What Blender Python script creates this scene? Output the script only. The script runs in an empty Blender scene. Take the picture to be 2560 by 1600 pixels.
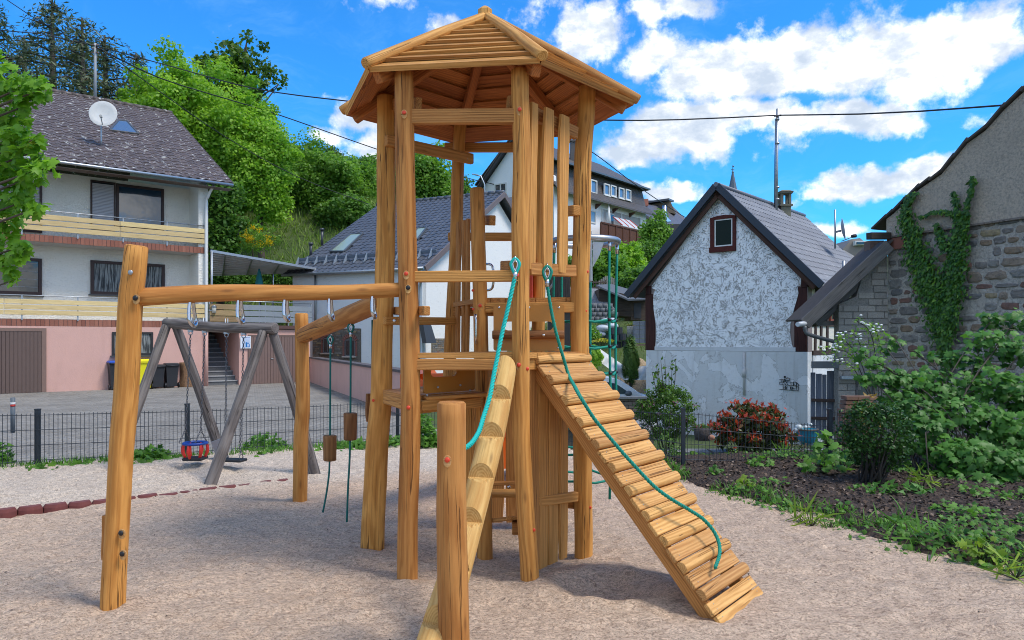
import bpy, bmesh, math, random
import numpy as np
from mathutils import Vector, Matrix
R = math.radians
random.seed(7)
rng = np.random.default_rng(11)
scene = bpy.context.scene
COL = scene.collection
# ------------------------------------------------------------ camera, sky, sun, exposure
F = 1849.0; CX = 1280.0; HY = 850.0; EYE = 1.6
cam_data = bpy.data.cameras.new('camera'); cam = bpy.data.objects.new('camera', cam_data)
COL.objects.link(cam); scene.camera = cam
cam.location = (0, 0, EYE); cam.rotation_euler = (R(90), 0, 0)
cam_data.sensor_width = 36; cam_data.lens = 26.0; cam_data.shift_y = 50.0/2560
cam_data.clip_start = 0.05; cam_data.clip_end = 3000
SUN_EL, SUN_AZ = 57.0, -22.0           # azimuth measured from +X towards +Y
SUN_DIR = Vector((math.cos(R(SUN_EL))*math.cos(R(SUN_AZ)), math.cos(R(SUN_EL))*math.sin(R(SUN_AZ)), math.sin(R(SUN_EL))))
sd = bpy.data.lights.new('sun', 'SUN'); sun = bpy.data.objects.new('sun', sd); COL.objects.link(sun)
sd.energy = 2.0; sd.angle = R(18.0); sd.color = (1.0, .94, .86)
sun.rotation_euler = SUN_DIR.to_track_quat('Z', 'Y').to_euler()
sun.location = (6, -3, 20)
scene.view_settings.view_transform = 'Standard'; scene.view_settings.look = 'None'
scene.view_settings.exposure = 0.6; scene.view_settings.gamma = 1.0
scene.view_settings.use_curve_mapping = False
scene.render.engine = 'CYCLES'
scene.cycles.use_denoising = True; scene.cycles.filter_width = 1.0; scene.cycles.denoising_prefilter = 'ACCURATE'
scene.cycles.max_bounces = 6; scene.cycles.diffuse_bounces = 3; scene.cycles.glossy_bounces = 3
scene.cycles.transmission_bounces = 4; scene.cycles.transparent_max_bounces = 8

# ------------------------------------------------------------ node helper
class NT:
    def __init__(s, nt): s.nt = nt; s.nt.nodes.clear()
    def n(s, t, **kw):
        x = s.nt.nodes.new(t)
        for k, v in kw.items(): setattr(x, k, v)
        return x
    def l(s, a, b): s.nt.links.new(a, b)
    def put(s, sock, v):
        if isinstance(v, bpy.types.NodeSocket): s.l(v, sock)
        elif isinstance(v, (tuple, list)) and len(v) == 3 and sock.type == 'RGBA': sock.default_value = (*v, 1)
        elif v is not None: sock.default_value = v
    def math(s, op, a, b=0.5, c=0.5, clamp=False):
        x = s.n('ShaderNodeMath', operation=op, use_clamp=clamp)
        s.put(x.inputs[0], a); s.put(x.inputs[1], b); s.put(x.inputs[2], c)
        return x.outputs[0]
    def vm(s, op, a, b=(0, 0, 0), scale=None):
        x = s.n('ShaderNodeVectorMath', operation=op)
        s.put(x.inputs[0], a); s.put(x.inputs[1], b)
        if scale is not None: s.put(x.inputs['Scale'], scale)
        return x.outputs['Value'] if op in ('LENGTH', 'DOT_PRODUCT', 'DISTANCE') else x.outputs[0]
    def noise(s, vec, scale=1, detail=3, rough=.5, dist=0, color=False):
        x = s.n('ShaderNodeTexNoise'); s.put(x.inputs['Vector'], vec); s.put(x.inputs['Scale'], scale)
        x.inputs['Detail'].default_value = detail; x.inputs['Roughness'].default_value = rough
        x.inputs['Distortion'].default_value = dist
        return x.outputs['Color' if color else 'Fac']
    def vor(s, vec, scale=1, feature='F1', out='Distance', rnd=1):
        x = s.n('ShaderNodeTexVoronoi', feature=feature); s.put(x.inputs['Vector'], vec)
        x.inputs['Scale'].default_value = scale; x.inputs['Randomness'].default_value = rnd
        return x.outputs[out]
    def ramp(s, f, stops, interp='LINEAR'):
        x = s.n('ShaderNodeValToRGB'); x.color_ramp.interpolation = interp
        e = x.color_ramp.elements
        while len(e) > 1: e.remove(e[-1])
        e[0].position = stops[0][0]
        c = stops[0][1]; e[0].color = (*c, 1) if isinstance(c, tuple) else (c, c, c, 1)
        for p, c in stops[1:]:
            k = e.new(p); k.color = (*c, 1) if isinstance(c, tuple) else (c, c, c, 1)
        s.put(x.inputs[0], f)
        return x.outputs[0]
    def mix(s, f, a, b, mode='MIX'):
        x = s.n('ShaderNodeMix', data_type='RGBA', blend_type=mode)
        s.put(x.inputs[0], f); s.put(x.inputs[6], a); s.put(x.inputs[7], b)
        return x.outputs[2]
    def step(s, v, lo, hi):
        x = s.n('ShaderNodeMapRange', interpolation_type='SMOOTHSTEP')
        s.put(x.inputs[0], v); s.put(x.inputs[1], lo); s.put(x.inputs[2], hi)
        x.inputs[3].default_value = 0; x.inputs[4].default_value = 1
        return x.outputs[0]
    def bump(s, h, dist=.01, strength=1, normal=None):
        x = s.n('ShaderNodeBump'); s.put(x.inputs['Height'], h)
        x.inputs['Distance'].default_value = dist; x.inputs['Strength'].default_value = strength
        if normal is not None: s.put(x.inputs['Normal'], normal)
        return x.outputs[0]
    def attr(s, name, out='Vector'):
        x = s.n('ShaderNodeAttribute'); x.attribute_name = name
        return x.outputs[out]
    def rnd(s): return s.n('ShaderNodeObjectInfo').outputs['Random']
    def pos(s): return s.n('ShaderNodeNewGeometry').outputs['Position']
    def bsdf(s, col, rough=.7, metal=0, normal=None, spec=.5, trans=None, coat=0, **kw):
        x = s.n('ShaderNodeBsdfPrincipled')
        s.put(x.inputs['Base Color'], col); s.put(x.inputs['Roughness'], rough); s.put(x.inputs['Metallic'], metal)
        x.inputs['Specular IOR Level'].default_value = spec
        if normal is not None: s.l(normal, x.inputs['Normal'])
        if coat: x.inputs['Coat Weight'].default_value = coat
        for k, v in kw.items(): s.put(x.inputs[k.replace('_', ' ')], v)
        return x.outputs[0]
    def out(s, sh):
        o = s.n('ShaderNodeOutputMaterial'); s.l(sh, o.inputs[0])

MATS = {}
def material(name):
    def deco(fn):
        def get(*a, **k):
            key = (name, a, tuple(sorted(k.items())))
            if key not in MATS:
                m = bpy.data.materials.new(name); m.use_nodes = True
                fn(NT(m.node_tree), *a, **k); MATS[key] = m
            return MATS[key]
        return get
    return deco

# ------------------------------------------------------------ world: Nishita sky + procedural clouds by direction
def dir_of(px, py): return Vector(((px-CX)/F, 1, -(py-HY)/F)).normalized()
world = bpy.data.worlds.new('World'); scene.world = world; world.use_nodes = True
W = NT(world.node_tree)
sky = W.n('ShaderNodeTexSky', sky_type='NISHITA'); sky.sun_disc = False
sky.sun_elevation = R(SUN_EL); sky.sun_rotation = R(90-SUN_AZ)
sky.air_density = 1.0; sky.dust_density = .3; sky.ozone_density = 3.0; sky.altitude = 200
tc = W.n('ShaderNodeTexCoord').outputs['Generated']
dirn = W.vm('NORMALIZE', tc)
sep = W.n('ShaderNodeSeparateXYZ'); W.l(dirn, sep.inputs[0])
zup = sep.outputs[2]
warp = W.noise(dirn, 9, 4, .55, color=True)
wv = W.vm('SCALE', W.vm('SUBTRACT', warp, (.5, .5, .5)), scale=.075)
dw = W.vm('ADD', dirn, wv)
# (pixel x, pixel y, half width, half height, density)
BLOBS = [(1480,80,95,58,1.0),(1130,110,60,45,.8),(1330,35,90,40,.55),(1180,60,50,30,.4),(960,30,110,30,.5),(1680,35,120,40,.75),(1640,150,90,55,.9),(1800,190,150,90,1.05),(1990,150,210,90,1.0),(2250,160,160,95,.8),
  (2340,110,190,65,1.0),(2480,85,75,70,.9),(1950,225,230,45,.75),(1700,335,190,62,1.05),(1560,375,80,42,.9),(1880,300,130,45,.8),(2120,315,180,52,.95),(2250,270,120,35,.7),
  (1680,485,90,32,.9),(1600,475,60,26,.7),(2230,455,180,42,1.0),(2120,480,120,26,.8),(2350,420,90,40,.7),(2110,575,90,24,.75),(1980,510,60,22,.5),(2440,300,40,30,.4),
  (800,345,60,26,.7),(900,300,90,50,.85),(960,390,110,60,1.0),(1230,430,70,40,.6),(830,240,140,24,.32),(1080,450,80,40,.8),(590,60,160,26,.12),(1420,560,90,30,.5),(1000,430,120,40,.8)]
dens = None
for bx_, by_, hw, hh, a in BLOBS:
    c = dir_of(bx_, by_); kx = F/hw*1.0; kz = F/hh*1.0
    d0 = W.vm('SUBTRACT', dw, tuple(c))
    d1 = W.vm('MULTIPLY', d0, (kx, kx*.5, kz))
    ln = W.vm('LENGTH', d1)
    g = W.math('MULTIPLY_ADD', ln, -a*.74, a)           # cone: a at centre, falling outwards
    dens = g if dens is None else W.math('SMOOTH_MAX', dens, g, .12)
fine = W.noise(dirn, 26, 8, .62)
fsub = W.math('SUBTRACT', fine, .5)
front = W.step(sep.outputs[1], .05, .45)
# generic cumulus outside the frame, cover made heavier to brighten the shade
sc_ = W.vm('MULTIPLY', dirn, (1, 1, 2.6))
gen = W.noise(sc_, 3.4, 6, .55, .3)
gen2 = W.math('MULTIPLY_ADD', gen, 3.2, -1.12)
d_all = W.n('ShaderNodeMix', data_type='FLOAT')
W.put(d_all.inputs[0], front); W.put(d_all.inputs[2], gen2); W.put(d_all.inputs[3], dens)
cd = W.math('MULTIPLY_ADD', fsub, 1.15, d_all.outputs[0])
cover = W.step(cd, .22, .58)
thick = W.step(cd, .35, 1.05)
shade_n = W.noise(W.vm('ADD', W.vm('MULTIPLY', dirn, (1, 1, 1.7)), (.013, 0, .03)), 15, 6, .6)
lit = W.math('SUBTRACT', W.step(shade_n, .34, .64), W.math('MULTIPLY', thick, .12))
wisp = W.step(W.noise(W.vm('MULTIPLY', W.vm('ADD', dirn, wv), (1, 1, 3.5)), 4.5, 7, .65, .6), .46, .8)
ccol = W.ramp(lit, [(0, (.40, .47, .57)), (.42, (.54, .59, .66)), (.68, (.70, .73, .76)), (.95, (1.0, 1.0, 1.0))])
STR = .11
skyc = W.vm('MULTIPLY', sky.outputs[0], (.22, .96, 1.60))   # the phone camera's saturated blue
grad = W.step(zup, .0, .42)
skyc = W.mix(grad, W.vm('MULTIPLY', skyc, (1.0, 1.02, 1.0)), skyc)
white = W.vm('SCALE', ccol, scale=1.05/STR)
skyw = W.mix(W.math('MULTIPLY', wisp, .32), skyc, W.vm('SCALE', (.36, .68, 1.0), scale=.80/STR))
final = W.mix(cover, skyw, white)
below = W.step(zup, -.10, -.01)
final = W.mix(below, (.9, 1.1, 1.2), final)
bg = W.n('ShaderNodeBackground'); W.put(bg.inputs[0], final); bg.inputs[1].default_value = STR
wo = W.n('ShaderNodeOutputWorld'); W.l(bg.outputs[0], wo.inputs[0])

# ------------------------------------------------------------ placing helpers
CAMP = Vector((0, 0, EYE))
def P(px, py, Y): return Vector(((px-CX)/F*Y, Y, EYE-(py-HY)/F*Y))
def G(px, py, z=0.0):
    Y = F*(EYE-z)/(py-HY); return P(px, py, Y)
def ray(px, py): return Vector(((px-CX)/F, 1, -(py-HY)/F))
def onp(px, py, p0, n):
    d = ray(px, py); n = Vector(n); t = (Vector(p0)-CAMP).dot(n)/d.dot(n); return CAMP+d*t
def V(*a): return Vector(a)
def lerp(a, b, t): return a+(b-a)*t

# ------------------------------------------------------------ mesh builder
def frame(p0, p1, up=None):
    x = (Vector(p1)-Vector(p0)); L = x.length; x.normalize()
    u = Vector(up) if up is not None else (Vector((0, 0, 1)) if abs(x.z) < .9 else Vector((0, 1, 0)))
    y = u.cross(x)
    if y.length < 1e-5: y = Vector((1, 0, 0)).cross(x)
    y.normalize(); z = x.cross(y); return x, y, z, L
def hsh(i): return math.sin(i*127.1+3.7)*43758.5453 % 1.0
class MB:
    def __init__(s): s.v = []; s.f = []; s.g = []; s.sm = []; s.mi = []; s.cm = 0
    def add(s, vs, fs, gc=None, smooth=False):
        o = len(s.v); s.v += [tuple(a) for a in vs]
        s.g += [tuple(a) for a in (gc if gc is not None else vs)]
        s.f += [tuple(i+o for i in f) for f in fs]
        s.sm += [smooth]*len(fs); s.mi += [s.cm]*len(fs)
        return s
    def loft(s, rings, gcs, cap0=True, cap1=True, smooth=True):
        n = len(rings[0]); o = len(s.v)
        for r, g in zip(rings, gcs): s.v += [tuple(a) for a in r]; s.g += [tuple(a) for a in g]
        for i in range(len(rings)-1):
            for j in range(n):
                k = (j+1) % n
                s.f.append((o+i*n+j, o+i*n+k, o+(i+1)*n+k, o+(i+1)*n+j)); s.sm.append(smooth); s.mi.append(s.cm)
        if cap0: s.f.append(tuple(o+j for j in reversed(range(n)))); s.sm.append(False); s.mi.append(s.cm)
        if cap1: s.f.append(tuple(o+(len(rings)-1)*n+j for j in range(n))); s.sm.append(False); s.mi.append(s.cm)
        return s
    def beam(s, p0, p1, w, h, up=None, ch=.006, off=None):
        """chamfered beam; w sideways, h along up"""
        p0, p1 = Vector(p0), Vector(p1); x, y, z, L = frame(p0, p1, up)
        ch = min(ch, w*.3, h*.3)
        k = len(s.v); ox = hsh(k+L)*50; oy = (hsh(k*1.7+w)-.5)*.25; oz = .04+hsh(k*2.3+h)*.12
        def sec(c):
            a, b = w/2-c, h/2-c; d = ch if c == 0 else max(ch*.6, 1e-4)
            return [(a, b-d), (a-d, b), (-a+d, b), (-a, b-d), (-a, -b+d), (-a+d, -b), (a-d, -b), (a, -b+d)]
        rings, gcs = [], []
        for t, c in ((0, ch), (ch, 0), (L-ch, 0), (L, ch)):
            q = sec(c); rings.append([p0+x*t+y*a+z*b for a, b in q]); gcs.append([(ox+t, oy+a, oz+b) for a, b in q])
        return s.loft(rings, gcs, smooth=False)
    def box(s, c, sx, sy, sz, rz=0):
        c = Vector(c); ca, sa = math.cos(rz), math.sin(rz)
        vs = []
        for z in (-1, 1):
            for a, b in ((-1, -1), (1, -1), (1, 1), (-1, 1)):
                X, Y = a*sx/2, b*sy/2; vs.append(c+Vector((X*ca-Y*sa, X*sa+Y*ca, z*sz/2)))
        return s.add(vs, [(3, 2, 1, 0), (4, 5, 6, 7), (0, 1, 5, 4), (1, 2, 6, 5), (2, 3, 7, 6), (3, 0, 4, 7)])
    def obox(s, o, a, b, c):
        """box from corner o with edge vectors a,b,c"""
        o, a, b, c = map(Vector, (o, a, b, c))
        vs = [o, o+a, o+a+b, o+b, o+c, o+a+c, o+a+b+c, o+b+c]
        fs = [(3, 2, 1, 0), (4, 5, 6, 7), (0, 1, 5, 4), (1, 2, 6, 5), (2, 3, 7, 6), (3, 0, 4, 7)]
        if a.cross(b).dot(c) < 0: fs = [tuple(reversed(f)) for f in fs]
        return s.add(vs, fs)
    def quad(s, *p): return s.add(p, [tuple(range(len(p)))])
    def prism(s, pts, d):
        """polygon pts extruded by vector d"""
        n = len(pts); d = Vector(d); pts = [Vector(p) for p in pts]
        nn = Vector((0, 0, 0))
        for i in range(n): nn += (pts[i]-pts[0]).cross(pts[(i+1) % n]-pts[0])
        fl = nn.dot(d) > 0
        vs = pts+[p+d for p in pts]
        fs = [tuple(reversed(range(n))), tuple(range(n, 2*n))]+[(i, (i+1) % n, n+(i+1) % n, n+i) for i in range(n)]
        if not fl: fs = [tuple(reversed(f)) for f in fs]
        return s.add(vs, fs)
    def cyl(s, p0, p1, r0, r1=None, n=10, smooth=True, caps=True):
        r1 = r0 if r1 is None else r1
        p0, p1 = Vector(p0), Vector(p1); x, y, z, L = frame(p0, p1)
        cs = [(math.cos(2*math.pi*i/n), math.sin(2*math.pi*i/n)) for i in range(n)]
        rings = [[p0+(y*c+z*q)*r0 for c, q in cs], [p1+(y*c+z*q)*r1 for c, q in cs]]
        return s.loft(rings, [[(0, c*r0, q*r0) for c, q in cs], [(L, c*r1, q*r1) for c, q in cs]], caps, caps, smooth)
    def tube(s, pts, r, n=8, closed=False, smooth=True):
        pts = [Vector(p) for p in pts]; m = len(pts); rr = r if isinstance(r, (list, tuple)) else [r]*m
        rings, gcs = [], []; pr = None; L = 0
        for i in range(m):
            a = pts[(i-1) % m] if (closed or i > 0) else pts[0]; b = pts[(i+1) % m] if (closed or i < m-1) else pts[-1]
            t = (b-a).normalized()
            if pr is None:
                u = Vector((0, 0, 1)) if abs(t.z) < .9 else Vector((0, 1, 0)); y = u.cross(t).normalized()
            else: y = (pr-t*pr.dot(t)).normalized()
            pr = y; z = t.cross(y)
            if i: L += (pts[i]-pts[i-1]).length
            rings.append([pts[i]+(y*math.cos(2*math.pi*j/n)+z*math.sin(2*math.pi*j/n))*rr[i] for j in range(n)])
            gcs.append([(L, math.cos(2*math.pi*j/n)*rr[i], math.sin(2*math.pi*j/n)*rr[i]) for j in range(n)])
        if closed: rings.append(rings[0]); gcs.append(gcs[0])
        return s.loft(rings, gcs, not closed, not closed, smooth)
    def sphere(s, c, r, seg=10, rings=6, sx=1, sy=1, sz=1):
        c = Vector(c); vs = [c+Vector((0, 0, -r*sz))]; fs = []
        for i in range(1, rings):
            ph = -math.pi/2+math.pi*i/rings
            for j in range(seg):
                th = 2*math.pi*j/seg; vs.append(c+Vector((r*sx*math.cos(ph)*math.cos(th), r*sy*math.cos(ph)*math.sin(th), r*sz*math.sin(ph))))
        vs.append(c+Vector((0, 0, r*sz)))
        for j in range(seg): fs.append((0, 1+(j+1) % seg, 1+j))
        for i in range(rings-2):
            for j in range(seg):
                a = 1+i*seg+j; b = 1+i*seg+(j+1) % seg; fs.append((a, b, b+seg, a+seg))
        t = len(vs)-1; o = 1+(rings-2)*seg
        for j in range(seg): fs.append((o+j, o+(j+1) % seg, t))
        return s.add(vs, fs, smooth=True)
    def log(s, pts, radii, n=22, seg=.07, rough=.05, seed=0, cap=.012, caps=(1, 1)):
        """debarked, slightly crooked round log"""
        pts = [Vector(p) for p in pts]; m = len(pts)
        acc = [0]
        for i in range(1, m): acc.append(acc[-1]+(pts[i]-pts[i-1]).length)
        L = acc[-1]; k = max(6, int(L/seg)); rs = random.Random(seed)
        ph = [rs.uniform(0, 6.28) for _ in range(14)]; ox = rs.uniform(0, 50); oy, oz = rs.uniform(-.02, .02), rs.uniform(-.02, .02)
        def cm(t):
            t = min(max(t, 0), L-1e-6); i = max(j for j in range(m-1) if acc[j] <= t); u = (t-acc[i])/(acc[i+1]-acc[i])
            p0 = pts[max(i-1, 0)]; p1 = pts[i]; p2 = pts[i+1]; p3 = pts[min(i+2, m-1)]
            if i == 0: p0 = p1*2-p2
            if i+2 > m-1: p3 = p2*2-p1
            q = .5*((2*p1)+(p2-p0)*u+(2*p0-5*p1+4*p2-p3)*u*u+(3*p1-p0-3*p2+p3)*u**3)
            return q, radii[i]+(radii[i+1]-radii[i])*u
        ts = [0]+[cap+(L-2*cap)*i/k for i in range(k+1)]+[L]
        rings, gcs = [], []; pr = None
        for i, t in enumerate(ts):
            c, r = cm(t); d = (cm(min(t+.01, L))[0]-cm(max(t-.01, 0))[0]).normalized()
            if pr is None:
                u = Vector((0, 0, 1)) if abs(d.z) < .8 else Vector((0, 1, 0)); y = u.cross(d).normalized()
            else: y = (pr-d*pr.dot(d)).normalized()
            pr = y; z = d.cross(y); sc = 1-cap/r if i in (0, len(ts)-1) and caps[0 if i == 0 else 1] else 1
            ring, gg = [], []
            for j in range(n):
                a = 2*math.pi*j/n
                e = 1+rough*(.55*math.sin(2*a+ph[0]+t*1.3)+.4*math.sin(3*a+ph[1]-t*2.1)+.3*math.sin(5*a+ph[2]+t*3)+.35*math.sin(a+ph[3]+t*5.2)*math.sin(t*4+ph[4])+.3*math.sin(7*a+ph[5])*math.sin(t*9+ph[6]))
                rr = r*e*sc; ring.append(c+(y*math.cos(a)+z*math.sin(a))*rr); gg.append((ox+t, oy+math.cos(a)*rr, oz+math.sin(a)*rr))
            rings.append(ring); gcs.append(gg)
        return s.loft(rings, gcs, True, True, True)
    def rope(s, pts, r, strands=3, pitch=.07, n=6, step=.010):
        pts = [Vector(p) for p in pts]; q = smooth_path(pts, step)
        acc = 0; cs = [[] for _ in range(strands)]; pr = None
        for i, p in enumerate(q):
            t = (q[min(i+1, len(q)-1)]-q[max(i-1, 0)]).normalized()
            if pr is None:
                u = Vector((0, 0, 1)) if abs(t.z) < .9 else Vector((0, 1, 0)); y = u.cross(t).normalized()
            else: y = (pr-t*pr.dot(t)).normalized()
            pr = y; z = t.cross(y)
            if i: acc += (p-q[i-1]).length
            for k in range(strands):
                a = acc/pitch*2*math.pi+k*2*math.pi/strands
                cs[k].append(p+(y*math.cos(a)+z*math.sin(a))*r*.52)
        for c in cs: s.tube(c, r*.50, n)
        return s
    def torus(s, c, R_, r, ax=(0, 0, 1), n=24, m=8, sy=1.0):
        c = Vector(c); ax = Vector(ax).normalized(); u = ax.orthogonal().normalized(); w = ax.cross(u)
        return s.tube([c+(u*math.cos(2*math.pi*i/n)+w*math.sin(2*math.pi*i/n)*sy)*R_ for i in range(n)], r, m, closed=True)
def smooth_path(pts, step=.02):
    out = []; m = len(pts)
    for i in range(m-1):
        p1, p2 = pts[i], pts[i+1]; p0 = pts[i-1] if i else p1*2-p2; p3 = pts[i+2] if i+2 < m else p2*2-p1
        k = max(1, int((p2-p1).length/step))
        for j in range(k):
            u = j/k; out.append(.5*((2*p1)+(p2-p0)*u+(2*p0-5*p1+4*p2-p3)*u*u+(3*p1-p0-3*p2+p3)*u**3))
    out.append(pts[-1]); return out

ORI = {}
def finish(me, mb=None):
    return me
def mesh_of(mb, name, off, mats):
    me = bpy.data.meshes.new(name)
    me.from_pydata([(a-off.x, b-off.y, c-off.z) for a, b, c in mb.v], [], mb.f)
    for m in mats: me.materials.append(m)
    me.polygons.foreach_set('use_smooth', mb.sm); me.polygons.foreach_set('material_index', mb.mi)
    at = me.attributes.new('gc', 'FLOAT_VECTOR', 'POINT')
    at.data.foreach_set('vector', np.array(mb.g, dtype=np.float32).ravel())
    me.update(); return me
def thing(name, label, cat, loc=(0, 0, 0), group=None):
    o = bpy.data.objects.new(name, None); COL.objects.link(o); o.location = loc; o.empty_display_size = .1
    ORI[o.name] = Vector(loc); tag(o, label, cat, group); return o
def tag(o, label=None, cat=None, group=None, kind=None):
    if label: o['label'] = label
    if cat: o['category'] = cat
    if group: o['group'] = group
    if kind: o['kind'] = kind
    return o
def part(mb, name, mat, parent, label=None, kind=None):
    """one mesh object; with a parent it is a part. vertices are given in world space"""
    mats = mat if isinstance(mat, (list, tuple)) else [mat]
    if parent is not None: off = ORI[parent.name]
    else:
        a = np.array(mb.v); off = Vector((float(a[:, 0].mean()), float(a[:, 1].mean()), float(a[:, 2].min())))
    me = mesh_of(mb, name, off, mats); o = bpy.data.objects.new(name, me); COL.objects.link(o)
    if parent is not None: o.parent = parent; ORI[o.name] = off
    else: o.location = off; ORI[o.name] = off
    if label: o['label'] = label
    if kind: o['kind'] = kind
    return o
def single(mb, name, mat, label, cat, group=None):
    o = part(mb, name, mat, None); return tag(o, label, cat, group)
def struct(mb, name, mat):
    o = part(mb, name, mat, None); o['kind'] = 'structure'; return o
def inst(me, name, parent, M, kind=None):
    """a part that shares mesh data; M is the world matrix"""
    o = bpy.data.objects.new(name, me); COL.objects.link(o); o.parent = parent
    o.matrix_local = Matrix.Translation(-ORI[parent.name]) @ M
    if kind: o['kind'] = kind
    return o
def basis(o, x, y, z):
    return Matrix(((x[0], y[0], z[0], o[0]), (x[1], y[1], z[1], o[1]), (x[2], y[2], z[2], o[2]), (0, 0, 0, 1)))
# ------------------------------------------------------------ materials
@material('robinia_wood')
def wood(N, c0=(.64, .295, .078), c1=(.42, .165, .036), dark=(.11, .042, .014), rough=.68, var=.24, knots=True, crack=1.0):
    g = N.attr('gc'); rn = N.rnd()
    g = N.vm('ADD', g, N.vm('SCALE', (3.1, .0, .0), scale=N.math('MULTIPLY', rn, 9.0)))
    st = N.noise(N.vm('MULTIPLY', g, (2.2, 55, 55)), 1, 6, .62, .4)
    st2 = N.noise(N.vm('MULTIPLY', g, (9, 230, 230)), 1, 3, .6)
    sx = N.n('ShaderNodeSeparateXYZ'); N.l(g, sx.inputs[0])
    wob = N.noise(N.vm('MULTIPLY', g, (1.1, 6, 6)), 1, 3, .5)
    rad = N.vm('LENGTH', N.vm('MULTIPLY', g, (0, 1, 1)))
    ring = N.math('SINE', N.math('MULTIPLY_ADD', rad, 520, N.math('MULTIPLY', wob, 26)))
    big = N.noise(N.vm('MULTIPLY', g, (1.6, 9, 9)), 1, 4, .6)
    f = N.math('MULTIPLY_ADD', ring, .13, N.math('MULTIPLY_ADD', st, .8, N.math('MULTIPLY', big, .5)))
    col = N.mix(N.step(f, .38, .92), c1, c0)
    col = N.mix(N.math('MULTIPLY', N.step(st2, .50, .78), .34), col, c1)
    # drying cracks: long thin dark lines
    cr = N.noise(N.vm('MULTIPLY', N.vm('ADD', g, N.vm('SCALE', N.noise(N.vm('MULTIPLY', g, (3, 9, 9)), 1, 3, .6, color=True), scale=.010)), (.55, 30, 30)), 1, 1, .5)
    cl = N.math('ABSOLUTE', N.math('SUBTRACT', cr, .5))
    line = N.math('SUBTRACT', 1, N.step(cl, .002, .013))
    gate = N.step(N.noise(N.vm('MULTIPLY', g, (.9, 5, 5)), 1, 2, .5), .50, .58)
    line = N.math('MULTIPLY', N.math('MULTIPLY', line, gate), crack)
    col = N.mix(N.math('MULTIPLY', line, .8), col, dark)
    kn = 0
    if knots:
        kd = N.vor(N.vm('MULTIPLY', g, (2.6, 10, 10)), 1)
        kn = N.math('SUBTRACT', 1, N.step(kd, .03, .16)); col = N.mix(N.math('MULTIPLY', kn, .5), col, dark)
    hsv = N.n('ShaderNodeHueSaturation'); N.put(hsv.inputs['Color'], col)
    N.put(hsv.inputs['Value'], N.math('MULTIPLY_ADD', rn, var*1.2, 1-var*.6)); N.put(hsv.inputs['Hue'], N.math('MULTIPLY_ADD', rn, .008, .497))
    h = N.math('ADD', N.math('MULTIPLY', st, .5), N.math('SUBTRACT', N.math('MULTIPLY', st2, .25), N.math('MULTIPLY', line, 1.6)))
    nb = N.bump(h, .006, .9)
    N.out(N.bsdf(hsv.outputs[0], N.math('MULTIPLY_ADD', st, .25, rough-.12), normal=nb, spec=.25))
LOG = lambda: wood()
BEAM = lambda: wood((.62, .29, .086), (.41, .17, .042), knots=False, crack=.5)
ROOFW = lambda: wood((.62, .32, .10), (.40, .175, .045), knots=False, crack=.7, var=.35)
UNDERW = lambda: wood((.46, .155, .045), (.28, .085, .024), knots=False, crack=.8, var=.3)  # darker, redder copy of the roof wood; shade put into the colour
GREYLOG = lambda: wood((.22, .195, .18), (.10, .085, .08), (.015, .012, .01), .8, .25)
BLOCK = lambda: wood((.33, .15, .055), (.2, .085, .03), rough=.7)
@material('painted_metal')
def paint(N, c=(.5, .5, .5), rough=.45, metal=0.0, grime=.25, scale=3.0, coat=0.0):
    p = N.pos(); a = N.noise(p, scale, 5, .65)
    d = tuple(x*.55 for x in c)
    col = N.mix(N.math('MULTIPLY', N.step(a, .42, .8), grime), c, d)
    N.out(N.bsdf(col, N.math('MULTIPLY_ADD', a, .2, rough-.1), metal, coat=coat, normal=N.bump(N.noise(p, scale*30, 2, .5), .001, .4)))
STEEL = lambda: paint((.62, .62, .62), .22, 1.0, .15)
GALV = lambda: paint((.42, .45, .48), .45, .85, .4, 12)
def flat(c, rough=.6, grime=.2, scale=6.0): return paint(tuple(c), rough, 0.0, grime, scale)
@material('rope')
def rope_mat(N, c=(.0, .30, .25)):
    g = N.attr('gc'); a = N.noise(N.vm('MULTIPLY', g, (60, 500, 500)), 1, 3, .6)
    N.out(N.bsdf(N.mix(a, tuple(x*.55 for x in c), tuple(min(1, x*1.5) for x in c)), .65, normal=N.bump(a, .002, .7)))
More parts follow.
